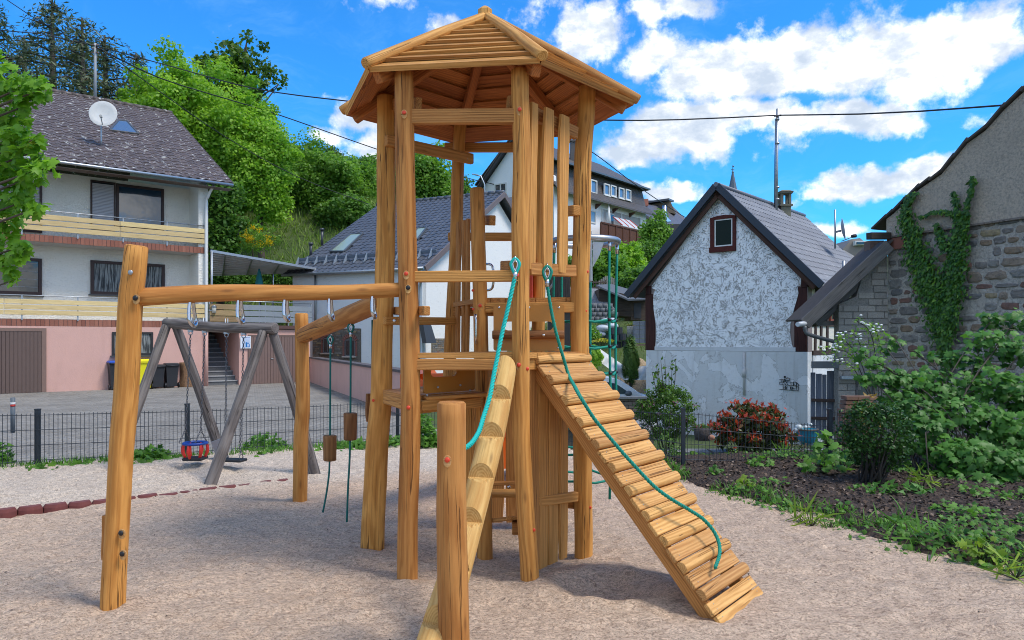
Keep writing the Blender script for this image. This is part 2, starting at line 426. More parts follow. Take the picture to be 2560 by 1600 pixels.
@material('sand')
def sand_mat(N):
    p = N.pos(); sx = N.n('ShaderNodeSeparateXYZ'); N.l(p, sx.inputs[0])
    # two deliveries of sand: a paler one lies beyond the rubber edging
    edge = N.math('ADD', N.math('MULTIPLY_ADD', sx.outputs[0], -.60, sx.outputs[1]), N.math('MULTIPLY', N.noise(p, 2.5, 3), .8))
    pale = N.step(edge, 9.5, 10.6)
    m = N.noise(p, 1.3, 5, .6); fine = N.noise(p, 160, 3, .8); gr = N.noise(p, 420, 2, .7); mid = N.noise(p, 22, 5, .65)
    lump = N.noise(N.vm('MULTIPLY', p, (1, 1.5, 1)), 13, 4, .6, .8); sq = N.noise(N.vm('MULTIPLY', p, (1, 1.3, 1)), 48, 3, .65, 1.2)
    c = N.mix(m, (.61, .435, .305), (.71, .54, .395))
    c = N.mix(pale, c, N.mix(m, (.66, .53, .41), (.75, .63, .50)))
    c = N.mix(N.math('MULTIPLY', N.step(lump, .50, .62), .34), c, N.vm('MULTIPLY', c, (.55, .52, .50)))
    c = N.mix(N.math('MULTIPLY', N.step(sq, .52, .60), .62), c, N.vm('MULTIPLY', c, (.36, .31, .29)))  # dark and pale squiggles: shading of small dimples put into the colour
    c = N.mix(N.math('MULTIPLY', N.step(sq, .48, .38), .55), c, N.vm('MULTIPLY', c, (1.5, 1.5, 1.48)))
    c = N.mix(N.math('MULTIPLY', N.step(gr, .52, .68), .35), c, N.vm('MULTIPLY', c, (.5, .46, .44)))
    c = N.mix(N.math('MULTIPLY', N.step(fine, .55, .70), .35), c, N.vm('MULTIPLY', c, (1.5, 1.5, 1.45)))
    vs = N.vor(p, 30, out='Color'); vd = N.vor(p, 30)
    sel = N.math('MULTIPLY', N.math('GREATER_THAN', vs, .965), N.math('LESS_THAN', vd, .35))
    c = N.mix(N.math('MULTIPLY', sel, .6), c, (.07, .05, .04))
    h = N.math('ADD', N.math('MULTIPLY', lump, 1.1), N.math('ADD', N.math('MULTIPLY', sq, .5), N.math('MULTIPLY', gr, .15)))
    N.out(N.bsdf(c, .95, normal=N.bump(h, .03, 1.0), spec=.2))
@material('mulch')
def mulch_mat(N):
    p = N.pos(); a = N.noise(p, 40, 4, .7); b = N.noise(p, 4, 4)
    c = N.mix(N.step(a, .35, .7), (.022, .015, .010), (.12, .078, .052)); c = N.mix(N.math('MULTIPLY', b, .4), c, (.05, .035, .028))
    N.out(N.bsdf(c, .95, normal=N.bump(a, .03, 1)))
@material('soil')
def ground_mat(N):
    p = N.pos(); a = N.noise(p, .5, 6, .65); b = N.noise(p, 9, 6, .7)
    c = N.mix(N.step(a, .35, .65), (.060, .105, .022), (.11, .15, .04)); c = N.mix(N.math('MULTIPLY', b, .5), c, (.05, .07, .02))
    N.out(N.bsdf(c, .95, normal=N.bump(b, .08, 1)))
@material('paving')
def paver_mat(N, c0=(.20, .185, .16), c1=(.34, .315, .28)):
    p = N.pos(); a = N.noise(p, .8, 5, .6); b = N.noise(p, 14, 5, .7); rn = N.attr('lr', 'Fac'); ro = N.rnd()
    c = N.mix(N.math('MULTIPLY_ADD', rn, .5, N.math('MULTIPLY', ro, .5)), c0, c1)
    c = N.mix(N.math('MULTIPLY', N.step(a, .4, .7), .55), c, (.15, .135, .115)); c = N.mix(N.math('MULTIPLY', N.step(b, .5, .8), .4), c, (.10, .09, .08))
    N.out(N.bsdf(c, .9, normal=N.bump(b, .006, .8)))
@material('plaster')
def plaster(N, c=(.6, .6, .58), scale=18.0, stretch=(1, 1, 2.2), depth=.02, grime=.3, dirt=(.30, .28, .25)):
    p = N.pos(); q = N.vm('MULTIPLY', p, stretch)
    a = N.noise(q, scale, 5, .6, .8); b = N.noise(p, .9, 5, .62); d = N.noise(N.vm('MULTIPLY', p, (3, 3, .5)), 1.2, 5, .6)
    col = N.mix(N.math('MULTIPLY', N.step(b, .42, .75), grime), c, dirt)
    col = N.mix(N.math('MULTIPLY', N.step(d, .52, .8), grime*.7), col, tuple(x*.6 for x in c))
    col = N.mix(N.math('MULTIPLY', N.step(a, .56, .72), .35), col, tuple(x*.62 for x in c))
    N.out(N.bsdf(col, .92, normal=N.bump(a, depth, .8), spec=.2))
@material('scratched_plaster')
def straw_plaster(N):
    p = N.pos(); col = (.88, .90, .92)
    s = None
    wn = N.noise(p, 1.8, 3, .55, color=True)
    for k, (rx, sc, off) in enumerate(((.45, 1.0, 0), (-.85, 1.1, 5), (1.35, .9, 9), (-.15, 1.25, 14))):
        rot = N.n('ShaderNodeVectorRotate', rotation_type='AXIS_ANGLE'); N.put(rot.inputs['Vector'], N.vm('ADD', p, N.vm('SCALE', wn, scale=.30)))
        rot.inputs['Axis'].default_value = (-.656, -.755, 0); rot.inputs['Angle'].default_value = rx
        q = N.vm('MULTIPLY', N.vm('ADD', rot.outputs[0], (off, off*2, 0)), (4.2*sc, 4.2*sc, 17*sc))
        v = N.noise(q, 1.0, 1, .5); g = N.noise(N.vm('ADD', p, (off, 3, off)), 5.0, 3, .6)
        l = N.math('SUBTRACT', 1, N.step(N.math('ABSOLUTE', N.math('SUBTRACT', v, .5)), .004, .026))
        l = N.math('MULTIPLY', l, N.step(g, .51, .57)); s = l if s is None else N.math('MAXIMUM', s, l)
    blot = N.step(N.noise(N.vm('ADD', p, (4, 0, 9)), 2.6, 5, .6), .70, .73)
    s = N.math('MAXIMUM', s, blot); gm = N.noise(p, .7, 5, .6)
    col = N.mix(N.math('MULTIPLY', N.step(gm, .45, .8), .2), col, (.52, .56, .62))
    col = N.mix(N.math('MULTIPLY', s, .58), col, (.34, .30, .23))
    h = N.math('SUBTRACT', N.math('MULTIPLY', N.noise(p, 9, 5, .6), .5), s)
    N.out(N.bsdf(col, .9, normal=N.bump(h, .03, 1.0), spec=.2))
@material('old_base_plaster')
def base_plaster(N):
    p = N.pos(); a = N.noise(p, 1.1, 6, .62, .6); b = N.noise(p, 9, 6, .65); c = (.64, .65, .65)
    col = N.mix(N.step(a, .44, .50), (.76, .78, .80), (.64, .66, .67)); e = N.math('SUBTRACT', 1, N.step(N.math('ABSOLUTE', N.math('SUBTRACT', a, .47)), .0, .012))
    col = N.mix(N.math('MULTIPLY', e, .6), col, (.24, .23, .22))
    st = N.noise(N.vm('MULTIPLY', p, (6, 6, .6)), 1, 4, .6); col = N.mix(N.math('MULTIPLY', N.step(st, .5, .8), .4), col, (.34, .33, .31))
    col = N.mix(N.math('MULTIPLY', N.step(b, .5, .75), .25), col, (.33, .32, .30))
    N.out(N.bsdf(col, .92, normal=N.bump(N.math('ADD', b, N.math('MULTIPLY', a, 2)), .012, .8), spec=.2))
@material('roof_tile')
def tile_mat(N, c0=(.075, .058, .055), c1=(.16, .125, .115), lich=.0, rough=.6):
    p = N.pos(); rn = N.attr('lr', 'Fac'); ro = N.rnd(); b = N.noise(p, 16, 5, .7); a = N.noise(p, 1.3, 4, .6)
    c = N.mix(N.math('MULTIPLY_ADD', ro, .6, N.math('MULTIPLY', b, .5)), c0, c1)
    c = N.mix(N.math('MULTIPLY', N.step(a, .5, .8), .3), c, tuple(x*1.5 for x in c1))
    if lich:
        l = N.step(N.noise(p, 5.0, 5, .65), .60, .64); c = N.mix(N.math('MULTIPLY', l, lich), c, (.52, .52, .48))
        l2 = N.step(N.noise(N.vm('ADD', p, (9, 2, 0)), 14, 4, .6), .57, .66); c = N.mix(N.math('MULTIPLY', l2, lich*.35), c, (.34, .31, .27))
    N.out(N.bsdf(c, rough, normal=N.bump(b, .006, .8)))
@material('brick')
def brick_mat(N, c0=(.21, .075, .05), c1=(.36, .15, .10)):
    p = N.pos(); ro = N.rnd(); b = N.noise(p, 24, 5, .7)
    c = N.mix(N.math('MULTIPLY_ADD', ro, .7, N.math('MULTIPLY', b, .35)), c0, c1); N.out(N.bsdf(c, .9, normal=N.bump(b, .006, .8)))
@material('field_stone')
def stone_mat(N):
    p = N.pos(); ro = N.rnd(); b = N.noise(p, 11, 6, .7, .5); a = N.noise(N.vm('MULTIPLY', p, (1, 1, 3)), 5, 5, .65)
    c = N.ramp(ro, [(0, (.22, .20, .18)), (.22, (.28, .22, .165)), (.42, (.17, .165, .16)), (.56, (.27, .195, .13)), (.70, (.23, .12, .09)), (.76, (.26, .245, .22)), (.90, (.34, .27, .16)), (1, (.17, .15, .14))], 'CONSTANT')
    c = N.mix(N.math('MULTIPLY', N.step(b, .4, .7), .6), c, (.06, .055, .055)); c = N.mix(N.math('MULTIPLY', N.step(a, .5, .75), .5), c, (.30, .26, .21))
    N.out(N.bsdf(c, .9, normal=N.bump(N.math('ADD', b, a), .03, 1)))
@material('block')
def cmu_mat(N):
    p = N.pos(); ro = N.rnd(); b = N.noise(p, 60, 4, .8); a = N.noise(p, 3, 5, .6)
    c = N.mix(ro, (.33, .31, .28), (.45, .41, .36)); c = N.mix(N.math('MULTIPLY', N.step(b, .45, .65), .5), c, (.11, .10, .09)); c = N.mix(N.math('MULTIPLY', N.step(a, .45, .75), .35), c, (.13, .125, .12))
    N.out(N.bsdf(c, .95, normal=N.bump(b, .012, 1)))
@material('mortar')
def mortar_mat(N, c=(.30, .28, .25), scale=24.0, depth=.03, dk=.5):
    p = N.pos(); b = N.noise(p, scale, 6, .75); a = N.noise(p, 1.5, 4, .6)
    col = N.mix(N.step(b, .32, .60), tuple(x*dk for x in c), c); col = N.mix(N.math('MULTIPLY', N.step(a, .45, .75), .3), col, tuple(x*.62 for x in c))
    N.out(N.bsdf(col, .95, normal=N.bump(b, depth, 1)))
@material('window_glass')
def glass_mat(N, c=(.02, .028, .033), spec=.7, coat=.3, rough=.05):
    p = N.pos(); N.out(N.bsdf(c, rough, normal=N.bump(N.noise(p, 2.0, 2), .01, .3), spec=spec, coat=coat))
@material('leaf')
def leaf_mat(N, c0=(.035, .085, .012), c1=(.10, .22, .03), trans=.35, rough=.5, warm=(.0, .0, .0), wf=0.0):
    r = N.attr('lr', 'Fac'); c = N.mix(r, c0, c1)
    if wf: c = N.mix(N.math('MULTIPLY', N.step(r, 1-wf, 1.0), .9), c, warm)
    d = N.bsdf(c, rough, spec=.35); t = N.n('ShaderNodeBsdfTranslucent'); N.put(t.inputs[0], N.vm('MULTIPLY', c, (1.3, 1.35, .7)))
    m = N.n('ShaderNodeMixShader'); m.inputs[0].default_value = trans; N.l(d, m.inputs[1]); N.l(t.outputs[0], m.inputs[2]); N.out(m.outputs[0])
@material('bark')
def bark(N, c=(.09, .07, .055)):
    p = N.pos(); b = N.noise(N.vm('MULTIPLY', p, (1, 1, .25)), 20, 5, .7); N.out(N.bsdf(N.mix(b, tuple(x*.4 for x in c), tuple(x*1.5 for x in c)), .9, normal=N.bump(b, .02, 1)))
@material('curtain')
def curtain(N):
    p = N.pos(); a = N.noise(N.vm('MULTIPLY', p, (9, 9, .6)), 3, 4, .6); N.out(N.bsdf(N.mix(N.step(a, .4, .6), (.035, .04, .045), (.26, .28, .28)), .9))
@material('roller_shutter')
def shutter(N, c=(.42, .42, .46)):
    N.out(N.bsdf(c, .5))

# ------------------------------------------------------------ numpy noise
def _h(i, j, s): 
    n = (i*374761393+j*668265263+s*1442695041) & 0xffffffff
    n = ((n ^ (n >> 13))*1274126177) & 0xffffffff
    return ((n ^ (n >> 16)) & 0xffff)/65535.0
def vnoise(x, y, s=0):
    xi = np.floor(x).astype(np.int64); yi = np.floor(y).astype(np.int64); fx = x-xi; fy = y-yi
    fx = fx*fx*(3-2*fx); fy = fy*fy*(3-2*fy)
    return ((_h(xi, yi, s)*(1-fx)+_h(xi+1, yi, s)*fx)*(1-fy)+(_h(xi, yi+1, s)*(1-fx)+_h(xi+1, yi+1, s)*fx)*fy)*2-1
def fbm(x, y, o=4, s=0):
    t = 0; a = 1
    for k in range(o): t = t+a*vnoise(x*2**k+k*17.3, y*2**k-k*9.1, s+k); a *= .5
    return t
def sstep(a, b, x): t = np.clip((x-a)/(b-a), 0, 1); return t*t*(3-2*t)
def grid_mesh(name, xs, ys, zf, mat, keep=None):
    X, Y = np.meshgrid(xs, ys); Z = zf(X, Y); nx, ny = len(xs), len(ys)
    co = np.stack([X, Y, Z], -1).reshape(-1, 3).astype(np.float32)
    i = np.arange(ny-1)[:, None]*nx+np.arange(nx-1)[None, :]
    q = np.stack([i, i+1, i+1+nx, i+nx], -1).reshape(-1, 4)
    if keep is not None:
        c = co[q].mean(1); q = q[keep(c[:, 0], c[:, 1])]
    me = bpy.data.meshes.new(name); me.vertices.add(len(co)); me.vertices.foreach_set('co', co.ravel())
    me.loops.add(q.size); me.loops.foreach_set('vertex_index', q.ravel().astype(np.int32)); me.polygons.add(len(q))
    me.polygons.foreach_set('loop_start', np.arange(0, q.size, 4, dtype=np.int32))
    me.polygons.foreach_set('use_smooth', np.ones(len(q), bool)); me.materials.append(mat); me.update(calc_edges=True); me.validate()
    o = bpy.data.objects.new(name, me); COL.objects.link(o); o['kind'] = 'structure'; return o

# ------------------------------------------------------------ leaves
def leaf_shape(kind):
    if kind == 'oval':    # folded oval, 4 tris
        v = [(0, 0, 0), (.35, .28, .06), (1, 0, -.05), (.35, -.28, .06), (.7, .0, .0)]
        return np.array(v), [(0, 4, 1), (1, 4, 2), (0, 3, 4), (3, 2, 4)]
    if kind == 'quad':
        return np.array([(0, 0, 0), (.5, .42, .08), (1, 0, 0), (.5, -.42, .08)]), [(0, 3, 2), (0, 2, 1)]
    if kind == 'needle':
        return np.array([(0, 0, 0), (.5, .12, 0), (1, 0, -.1), (.5, -.12, 0)]), [(0, 3, 2), (0, 2, 1)]
    if kind == 'blade':
        return np.array([(0, .05, 0), (0, -.05, 0), (.6, -.035, .0), (.6, .035, 0), (1, 0, -.12)]), [(0, 1, 2), (0, 2, 3), (3, 2, 4)]
    if kind == 'maple':
        pts = [(0, 0), (.10, -.30), (.30, -.30), (.28, -.52), (.48, -.40), (.72, -.52), (.62, -.22), (.80, -.16), (1.0, 0), (.80, .16), (.62, .22), (.72, .52), (.48, .40), (.28, .52), (.30, .30), (.10, .30)]
        v = [(.38, 0, .05)]+[(x, y, -.10*abs(y)*2-.06*(x > .8)) for x, y in pts]; n = len(pts)
        return np.array(v), [(0, 1+i, 1+(i+1) % n) for i in range(n)]
    if kind == 'ivy':
        pts = [(0, 0), (-.08, -.35), (.35, -.28), (1, 0), (.35, .28), (-.08, .35)]
        v = [(.25, 0, .06)]+[(x, y, 0) for x, y in pts]; return np.array(v), [(0, 1+i, 1+(i+1) % 6) for i in range(6)]
def leaves(name, cen, size, kind, mat, parent, nrm=None, spread=.8, axis=None, aspread=1.0, lr=None, as_kind=None, seed=1):
    """cen Nx3 world points -> one mesh of N leaves"""
    r = np.random.default_rng(seed); N_ = len(cen); lv, lf = leaf_shape(kind)
    nv = np.tile(np.array([0, 0, 1.0]) if nrm is None else 0, (N_, 1)) if nrm is None else np.array(nrm, float)
    nv = nv+r.normal(0, spread, (N_, 3)); nv /= np.linalg.norm(nv, axis=1)[:, None]+1e-9
    ax = r.normal(0, 1, (N_, 3)) if axis is None else np.array(axis)+r.normal(0, aspread, (N_, 3))
    ax -= nv*(ax*nv).sum(1)[:, None]; ax /= np.linalg.norm(ax, axis=1)[:, None]+1e-9
    bx = np.cross(nv, ax); sz = np.array(size) if np.ndim(size) else size*r.uniform(.65, 1.25, N_)
    P_ = cen[:, None, :]+(ax[:, None, :]*lv[None, :, 0:1]+bx[:, None, :]*lv[None, :, 1:2]+nv[:, None, :]*lv[None, :, 2:3])*sz[:, None, None]
    off = np.array(ORI[parent.name]) if parent is not None else np.array([cen[:, 0].mean(), cen[:, 1].mean(), cen[:, 2].min()])
    k = len(lv); co = (P_-off).reshape(-1, 3).astype(np.float32); f = np.array([t for t in lf], dtype=np.int32)
    q = (f[None, :, :]+(np.arange(N_)*k)[:, None, None]).reshape(-1, 3)
    me = bpy.data.meshes.new(name); me.vertices.add(len(co)); me.vertices.foreach_set('co', co.ravel())
    me.loops.add(q.size); me.loops.foreach_set('vertex_index', q.ravel().astype(np.int32)); me.polygons.add(len(q))
    me.polygons.foreach_set('loop_start', np.arange(0, q.size, 3, dtype=np.int32)); me.materials.append(mat)
    a = me.attributes.new('lr', 'FLOAT', 'POINT'); v = r.uniform(0, 1, N_) if lr is None else np.clip(lr+r.normal(0, .12, N_), 0, 1)
    a.data.foreach_set('value', np.repeat(v, k).astype(np.float32)); me.update(calc_edges=True)
    o = bpy.data.objects.new(name, me); COL.objects.link(o)
    if parent is not None: o.parent = parent
    else: o.location = off
    ORI[o.name] = Vector(off)
    if as_kind: o['kind'] = as_kind
    return o
def clump_points(c, rad, ncl, per, cr, seed, flat=.75, lobes=.35, shell=.55):
    """leaf clumps through an uneven crown volume"""
    r = np.random.default_rng(seed); d = r.normal(0, 1, (ncl, 3)); d /= np.linalg.norm(d, axis=1)[:, None]
    az = np.arctan2(d[:, 1], d[:, 0]); f = 1+lobes*(np.sin(2*az+seed)*.5+np.sin(3*az+seed*2.1+d[:, 2]*3)*.5+np.sin(5*az-seed+d[:, 2]*5)*.35)
    rr = (shell+(1-shell)*r.uniform(0, 1, ncl)**.5)*f
    cc = np.array(c)+d*rr[:, None]*np.array(rad); s = cr*r.uniform(.6, 1.35, ncl)
    e = r.normal(0, 1, (ncl, per, 3)); e /= np.linalg.norm(e, axis=2)[:, :, None]; e *= (r.uniform(.25, 1, (ncl, per, 1)))**.5
    pts = cc[:, None, :]+e*s[:, None, None]*np.array([1, 1, flat]); nr = e*np.array([.8, .8, 1])+np.array([0, 0, .45])
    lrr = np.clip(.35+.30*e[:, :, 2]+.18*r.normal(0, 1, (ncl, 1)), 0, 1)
    return pts.reshape(-1, 3), nr.reshape(-1, 3), lrr.reshape(-1), cc
TRN = [0]
def tree(name, label, cat, base, crown, rad, mat, ncl=90, per=70, cr=.8, leaf=.28, kind='quad', trunk=.22, group=None, seed=None, shell=.5, lobes=.35, branches=10, bk=None, extra=None):
    TRN[0] += 1; sd_ = seed if seed is not None else TRN[0]*13+5; rs = random.Random(sd_); base = Vector(base); crown = Vector(crown)
    t = thing(name, label, cat, base, group)
    pts, nr, lr, cc = clump_points(crown, rad, ncl, per, cr, sd_, shell=shell, lobes=lobes)
    if extra is not None: pts = np.concatenate([pts, extra[0]]); nr = np.concatenate([nr, extra[1]]); lr = np.concatenate([lr, extra[2]])
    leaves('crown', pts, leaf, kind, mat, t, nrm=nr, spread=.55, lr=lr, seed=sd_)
    m = MB(); top = crown+Vector((0, 0, rad[2]*.3)); mid = base.lerp(top, .5)+Vector((rs.uniform(-.1, .1), rs.uniform(-.1, .1), 0))*rad[0]
    m.tube(smooth_path([base-V(0, 0, .2), mid, top], .6), [trunk*(1-.75*i/ max(1, len(smooth_path([base-V(0, 0, .2), mid, top], .6))-1)) for i in range(len(smooth_path([base-V(0, 0, .2), mid, top], .6)))], 7)
    for i in range(min(branches, len(cc))):
        e = Vector(cc[int(rs.random()*len(cc))]); s = base.lerp(top, rs.uniform(.4, .9)); q = s.lerp(e, .5)+V(0, 0, -.08*rad[2])
        m.tube([s, q, e], [trunk*.4, trunk*.25, trunk*.08], 5)
    part(m, 'trunk', bk or bark(), t); return t
# ------------------------------------------------------------ ground
def T(x, y):
    """terrain height: yard level at left, a dip with the lane at right, hillside behind"""
    x = np.asarray(x, float); y = np.asarray(y, float)
    hl = -.30+.0*x+np.clip(y-35.5, 0, 14)*.78+np.clip(y-49.5, 0, 40)*.22
    hl = np.where(x < -12, np.maximum(hl, -.3+np.clip(y-34+(-x-12)*.45, 0, 90)*.30*sstep(0, 14, y-34+(-x-12)*.45)), hl)
    hr = -.12-1.10*sstep(10.4, 15.5, y)+np.clip(y-27.5, 0, 34)*.285
    w = sstep(-4.0, 1.0, x-(y-12)*.04)
    h = hl*(1-w)+hr*w
    h = h+.12*fbm(x*.15, y*.15, 3, 5)*sstep(14, 45, y)*(1+y*.01)
    return h
def Tz(x, y): return float(T(np.array([x]), np.array([y]))[0])
xs = np.concatenate([np.linspace(-900, -90, 12), np.linspace(-80, 80, 161), np.linspace(90, 900, 12)])
ys = np.concatenate([np.linspace(-300, -12, 8), np.linspace(-10, 150, 161), np.linspace(160, 1500, 16)])
grid_mesh('ground', xs, ys, T, ground_mat())
# playground sand
def bed_edge(x):
    """y of the front edge of the mulch bed as a function of x"""
    pts = [(1.35, 9.6), (1.75, 8.75), (2.02, 8.10), (2.42, 7.66), (2.85, 7.20), (3.00, 6.75), (2.79, 5.96), (3.00, 5.50), (3.58, 5.28), (4.2, 4.9), (6.5, 4.4)]
    return pts
BED = [G(1600, 1160), G(1640, 1190), G(1705, 1212), G(1765, 1232), G(1850, 1250), G(1905, 1265), G(1960, 1283), G(2030, 1290), G(2090, 1320), G(2150, 1350), G(2220, 1368), G(2290, 1392), G(2400, 1408), G(2560, 1426), G(2800, 1445)]
BED2 = [(p.x, p.y) for p in BED]
def in_bed(x, y, grow=0.0):
    bx = np.array([p[0] for p in BED2]); by = np.array([p[1] for p in BED2])
    # polyline from far-left to near-right; signed side test by nearest segment
    best = np.full(np.shape(x), 1e9); sg = np.zeros(np.shape(x))
    for i in range(len(bx)-1):
        dx, dy = bx[i+1]-bx[i], by[i+1]-by[i]; L2 = dx*dx+dy*dy
        t = np.clip(((x-bx[i])*dx+(y-by[i])*dy)/L2, 0, 1); ex = x-bx[i]-t*dx; ey = y-by[i]-t*dy; d = np.hypot(ex, ey)
        cr = dx*(y-by[i])-dy*(x-bx[i]); m = d < best; best = np.where(m, d, best); sg = np.where(m, np.sign(cr)*d, sg)
    return sg+grow
def sand_z(X, Y):
    z = .012*fbm(X*1.1, Y*1.1, 3, 3)
    # trodden dimples
    a = vnoise(X*5.2+3*vnoise(X*2, Y*2, 9), Y*7.0+2*vnoise(X*2, Y*2, 12), 21); b = vnoise(X*10, Y*13, 31); c = vnoise(X*24, Y*28, 41)
    z = z+.017*a*(.6+.4*vnoise(X*.9, Y*.9, 51))+.012*b+.005*c-.012*np.abs(vnoise(X*3.1, Y*4.3, 61))
    for hx, hy, r, d in ((.62, 4.75, .34, .075), (-3.98, 8.75, .45, .05), (-.1, 5.5, .8, .02), (-3.3, 8.4, .4, .03)):
        q = ((X-hx)/r)**2+((Y-hy)/(r*.8))**2; z = z-d*np.exp(-q*1.6)+d*.5*np.exp(-(np.sqrt(q)-1.2)**2*7)
    z = z*(1-.75*np.exp(-(((X-1.4)/.35)**2+((Y-4.42)/.4)**2)))
    far = np.clip((Y-(.60*X+9.9))/.5, 0, 1); z = z+.045*far*sstep(-1.5, -3.2, X)
    return z+.012
ysand = [-3.0, -1, .6]; y = 1.4
while y < 12.4: ysand.append(y); y += max(.014, .0052*y**1.15)
xsand = np.concatenate([np.linspace(-14, -6.1, 50), np.linspace(-6, 6, 620), np.linspace(6.1, 9, 20)])
def fence_y(x):  # line of the mesh fence
    return np.interp(x, [-14, -6.4, -5.90, -4.30, -1.75, .2, 2.2, 4.35, 7.5], [6.7, 9.0, 9.2, 9.8, 11.3, 11.0, 9.45, 9.9, 11.2])
grid_mesh('sand', xsand, np.array(ysand), sand_z, sand_mat(), keep=lambda x, y: (y < fence_y(x)+.15) & ((in_bed(x, y) < .25) | (x < .8)))
# mulch bed
def bed_z(X, Y):
    s = in_bed(X, Y); return -.045+.10*sstep(-.03, .22, s)+.02*fbm(X*2.3, Y*2.3, 3, 71)+.018*vnoise(X*14, Y*14, 75)+.012*vnoise(X*40, Y*40, 76)
grid_mesh('mulch_bed', np.linspace(.9, 9.5, 330), np.linspace(3.2, 12.4, 340), bed_z, mulch_mat(), keep=lambda x, y: (in_bed(x, y) > -.10+.05*vnoise(x*6, y*6, 3)) & (y < fence_y(x)+.5))
# bark chips
def scatter(n, x0, x1, y0, y1, cond, seed):
    r = np.random.default_rng(seed); x = r.uniform(x0, x1, n*6); y = r.uniform(y0, y1, n*6); k = cond(x, y); return x[k][:n], y[k][:n]
cx_, cy_ = scatter(15000, .9, 8, 3.6, 11.2, lambda x, y: (in_bed(x, y) > -.03) & (y < fence_y(x)), 4)
cz_ = bed_z(cx_, cy_)+.008
@material('bark_chips')
def chips(N):
    r = N.attr('lr', 'Fac'); N.out(N.bsdf(N.ramp(r, [(0, (.018, .012, .008)), (.45, (.060, .038, .026)), (.8, (.12, .078, .052)), (1, (.26, .19, .14))]), .9))
leaves('bark_chips', np.stack([cx_, cy_, cz_], -1), .042, 'quad', chips(), None, spread=.45, as_kind='stuff', seed=5)
# rubber edging between the two sand areas
ed = thing('sand_edging', 'row of dark red rubber edging pieces with scalloped tops sinking into the sand', 'edging', (-4.2, 6.9, 0))
EDM = flat((.17, .05, .045), .9, .4, 20)
ea, eb = V(-4.95, 6.33, 0), V(-2.55, 8.48, 0)
for i in range(16):
    t0, t1 = i/16, (i+1)/16; a, b = ea.lerp(eb, t0), ea.lerp(eb, t1); top = [.085, .09, .08, .075, .068, .058, .046, .036, .040, .020, .022, .026, .022, .012, .020, .012][i]; d = (b-a); n = V(d.y, -d.x, 0).normalized()
    m = MB(); vs = []
    for k in range(11):
        u = k/10; vs.append(a.lerp(b, .02+.96*u)+n*(.065*math.sin(math.pi*u))+V(0, 0, top-.03))
    back = [b-n*.05+V(0, 0, top-.03), a-n*.05+V(0, 0, top-.03)]
    lo = [V(p.x, p.y, -.05) for p in vs+back]; up_ = vs+back; ctr = sum(up_, Vector())/len(up_)
    hi = [ctr.lerp(p, .82)+V(0, 0, .03) for p in up_]; gc = [tuple(p) for p in lo]
    m.loft([lo, up_, hi], [gc, [tuple(p) for p in up_], [tuple(p) for p in hi]], False, True, False)
    part(m, 'edging_piece', EDM, ed)
# paved yard at the left
def y_front(x): return fence_y(x)-.1
YZ = -.14
yard_poly = lambda x, y: (y > fence_y(x)-.12) & (x < -1.2-.18*(y-11)) & ((x+11.5)*(-1)+(y-28)*1.2 < 1.0) & (y < 31.2)
def yard_keep(x, y):
    # in front of the left house facade (line through (-11.5,28) direction (1.2,1)) and up to the garage and the pink wall
    f = (x+11.5)*1.0-(y-28)*1.2
    right = x-(-8.1+3.7*(30.6-y)/9.2)   # pink terrace wall line
    return (y > fence_y(x)-.12) & (f > -.35) & (right < .05) & (y < 30.7) | ((y > fence_y(x)-.12) & (y < 28) & (x > -11.3) & (right < .05) & (x < -.3))
grid_mesh('yard_base', np.linspace(-28, 0, 141), np.linspace(5, 31, 131), lambda X, Y: YZ-.016+0*X, mortar_mat((.20, .185, .16), 9.0, .01), keep=yard_keep)
yard = bpy.data.objects['yard_base']; ORI[yard.name] = Vector((0, 0, 0)); yard.name = 'paved_yard'; ORI['paved_yard'] = Vector((0, 0, 0))
pw, pl, pg = .125, .25, .010
ca, sa = math.cos(R(38)), math.sin(R(38)); I, J = np.meshgrid(np.arange(-130, 190), np.arange(-130, 190))
U = I*pl+(J % 2)*pl/2; Vv = J*pw; PX = U*ca-Vv*sa-6; PYy = U*sa+Vv*ca+17
k = yard_keep(PX, PYy) & (np.abs(PX/PYy) < .95) & (PX > -22); PX = PX[k]; PYy = PYy[k]
order = np.argsort(np.hypot(PX, PYy)-(np.abs(PX/PYy) > .70)*-50); PX = PX[order]; PYy = PYy[order]
m = MB(); h = .016; e = .008
def paver(m, c, rz):
    X, Y_ = Vector((math.cos(rz), math.sin(rz), 0)), Vector((-math.sin(rz), math.cos(rz), 0)); a, b = (pl-pg)/2, (pw-pg)/2
    lo = [c+X*s*a+Y_*t*b+V(0, 0, -.004) for s, t in ((-1, -1), (1, -1), (1, 1), (-1, 1))]; hi = [c+X*s*(a-e)+Y_*t*(b-e)+V(0, 0, h) for s, t in ((-1, -1), (1, -1), (1, 1), (-1, 1))]
    return m.loft([lo, hi], [lo, hi], False, True, False)
pm = mesh_of(paver(MB(), V(0, 0, 0), R(38)), 'paver', V(0, 0, 0), [paver_mat()])
for x, y in list(zip(PX, PYy))[:300]:
    inst(pm, 'paver', yard, Matrix.Translation((x, y, YZ-.012+random.uniform(-.002, .003))))
rx, ry = PX[300:], PYy[300:]; r = np.random.default_rng(3); n = len(rx)
X = np.array([ca, sa, 0]); Yy = np.array([-sa, ca, 0]); a, b = (pl-pg)/2, (pw-pg)/2
tmpl = np.array([X*s*a+Yy*t*b+np.array([0, 0, -.004]) for s, t in ((-1, -1), (1, -1), (1, 1), (-1, 1))]+[X*s*(a-e)+Yy*t*(b-e)+np.array([0, 0, h]) for s, t in ((-1, -1), (1, -1), (1, 1), (-1, 1))])
co = (np.stack([rx, ry, YZ-.012+r.uniform(-.002, .003, n)], -1)[:, None, :]+tmpl[None]).reshape(-1, 3).astype(np.float32)
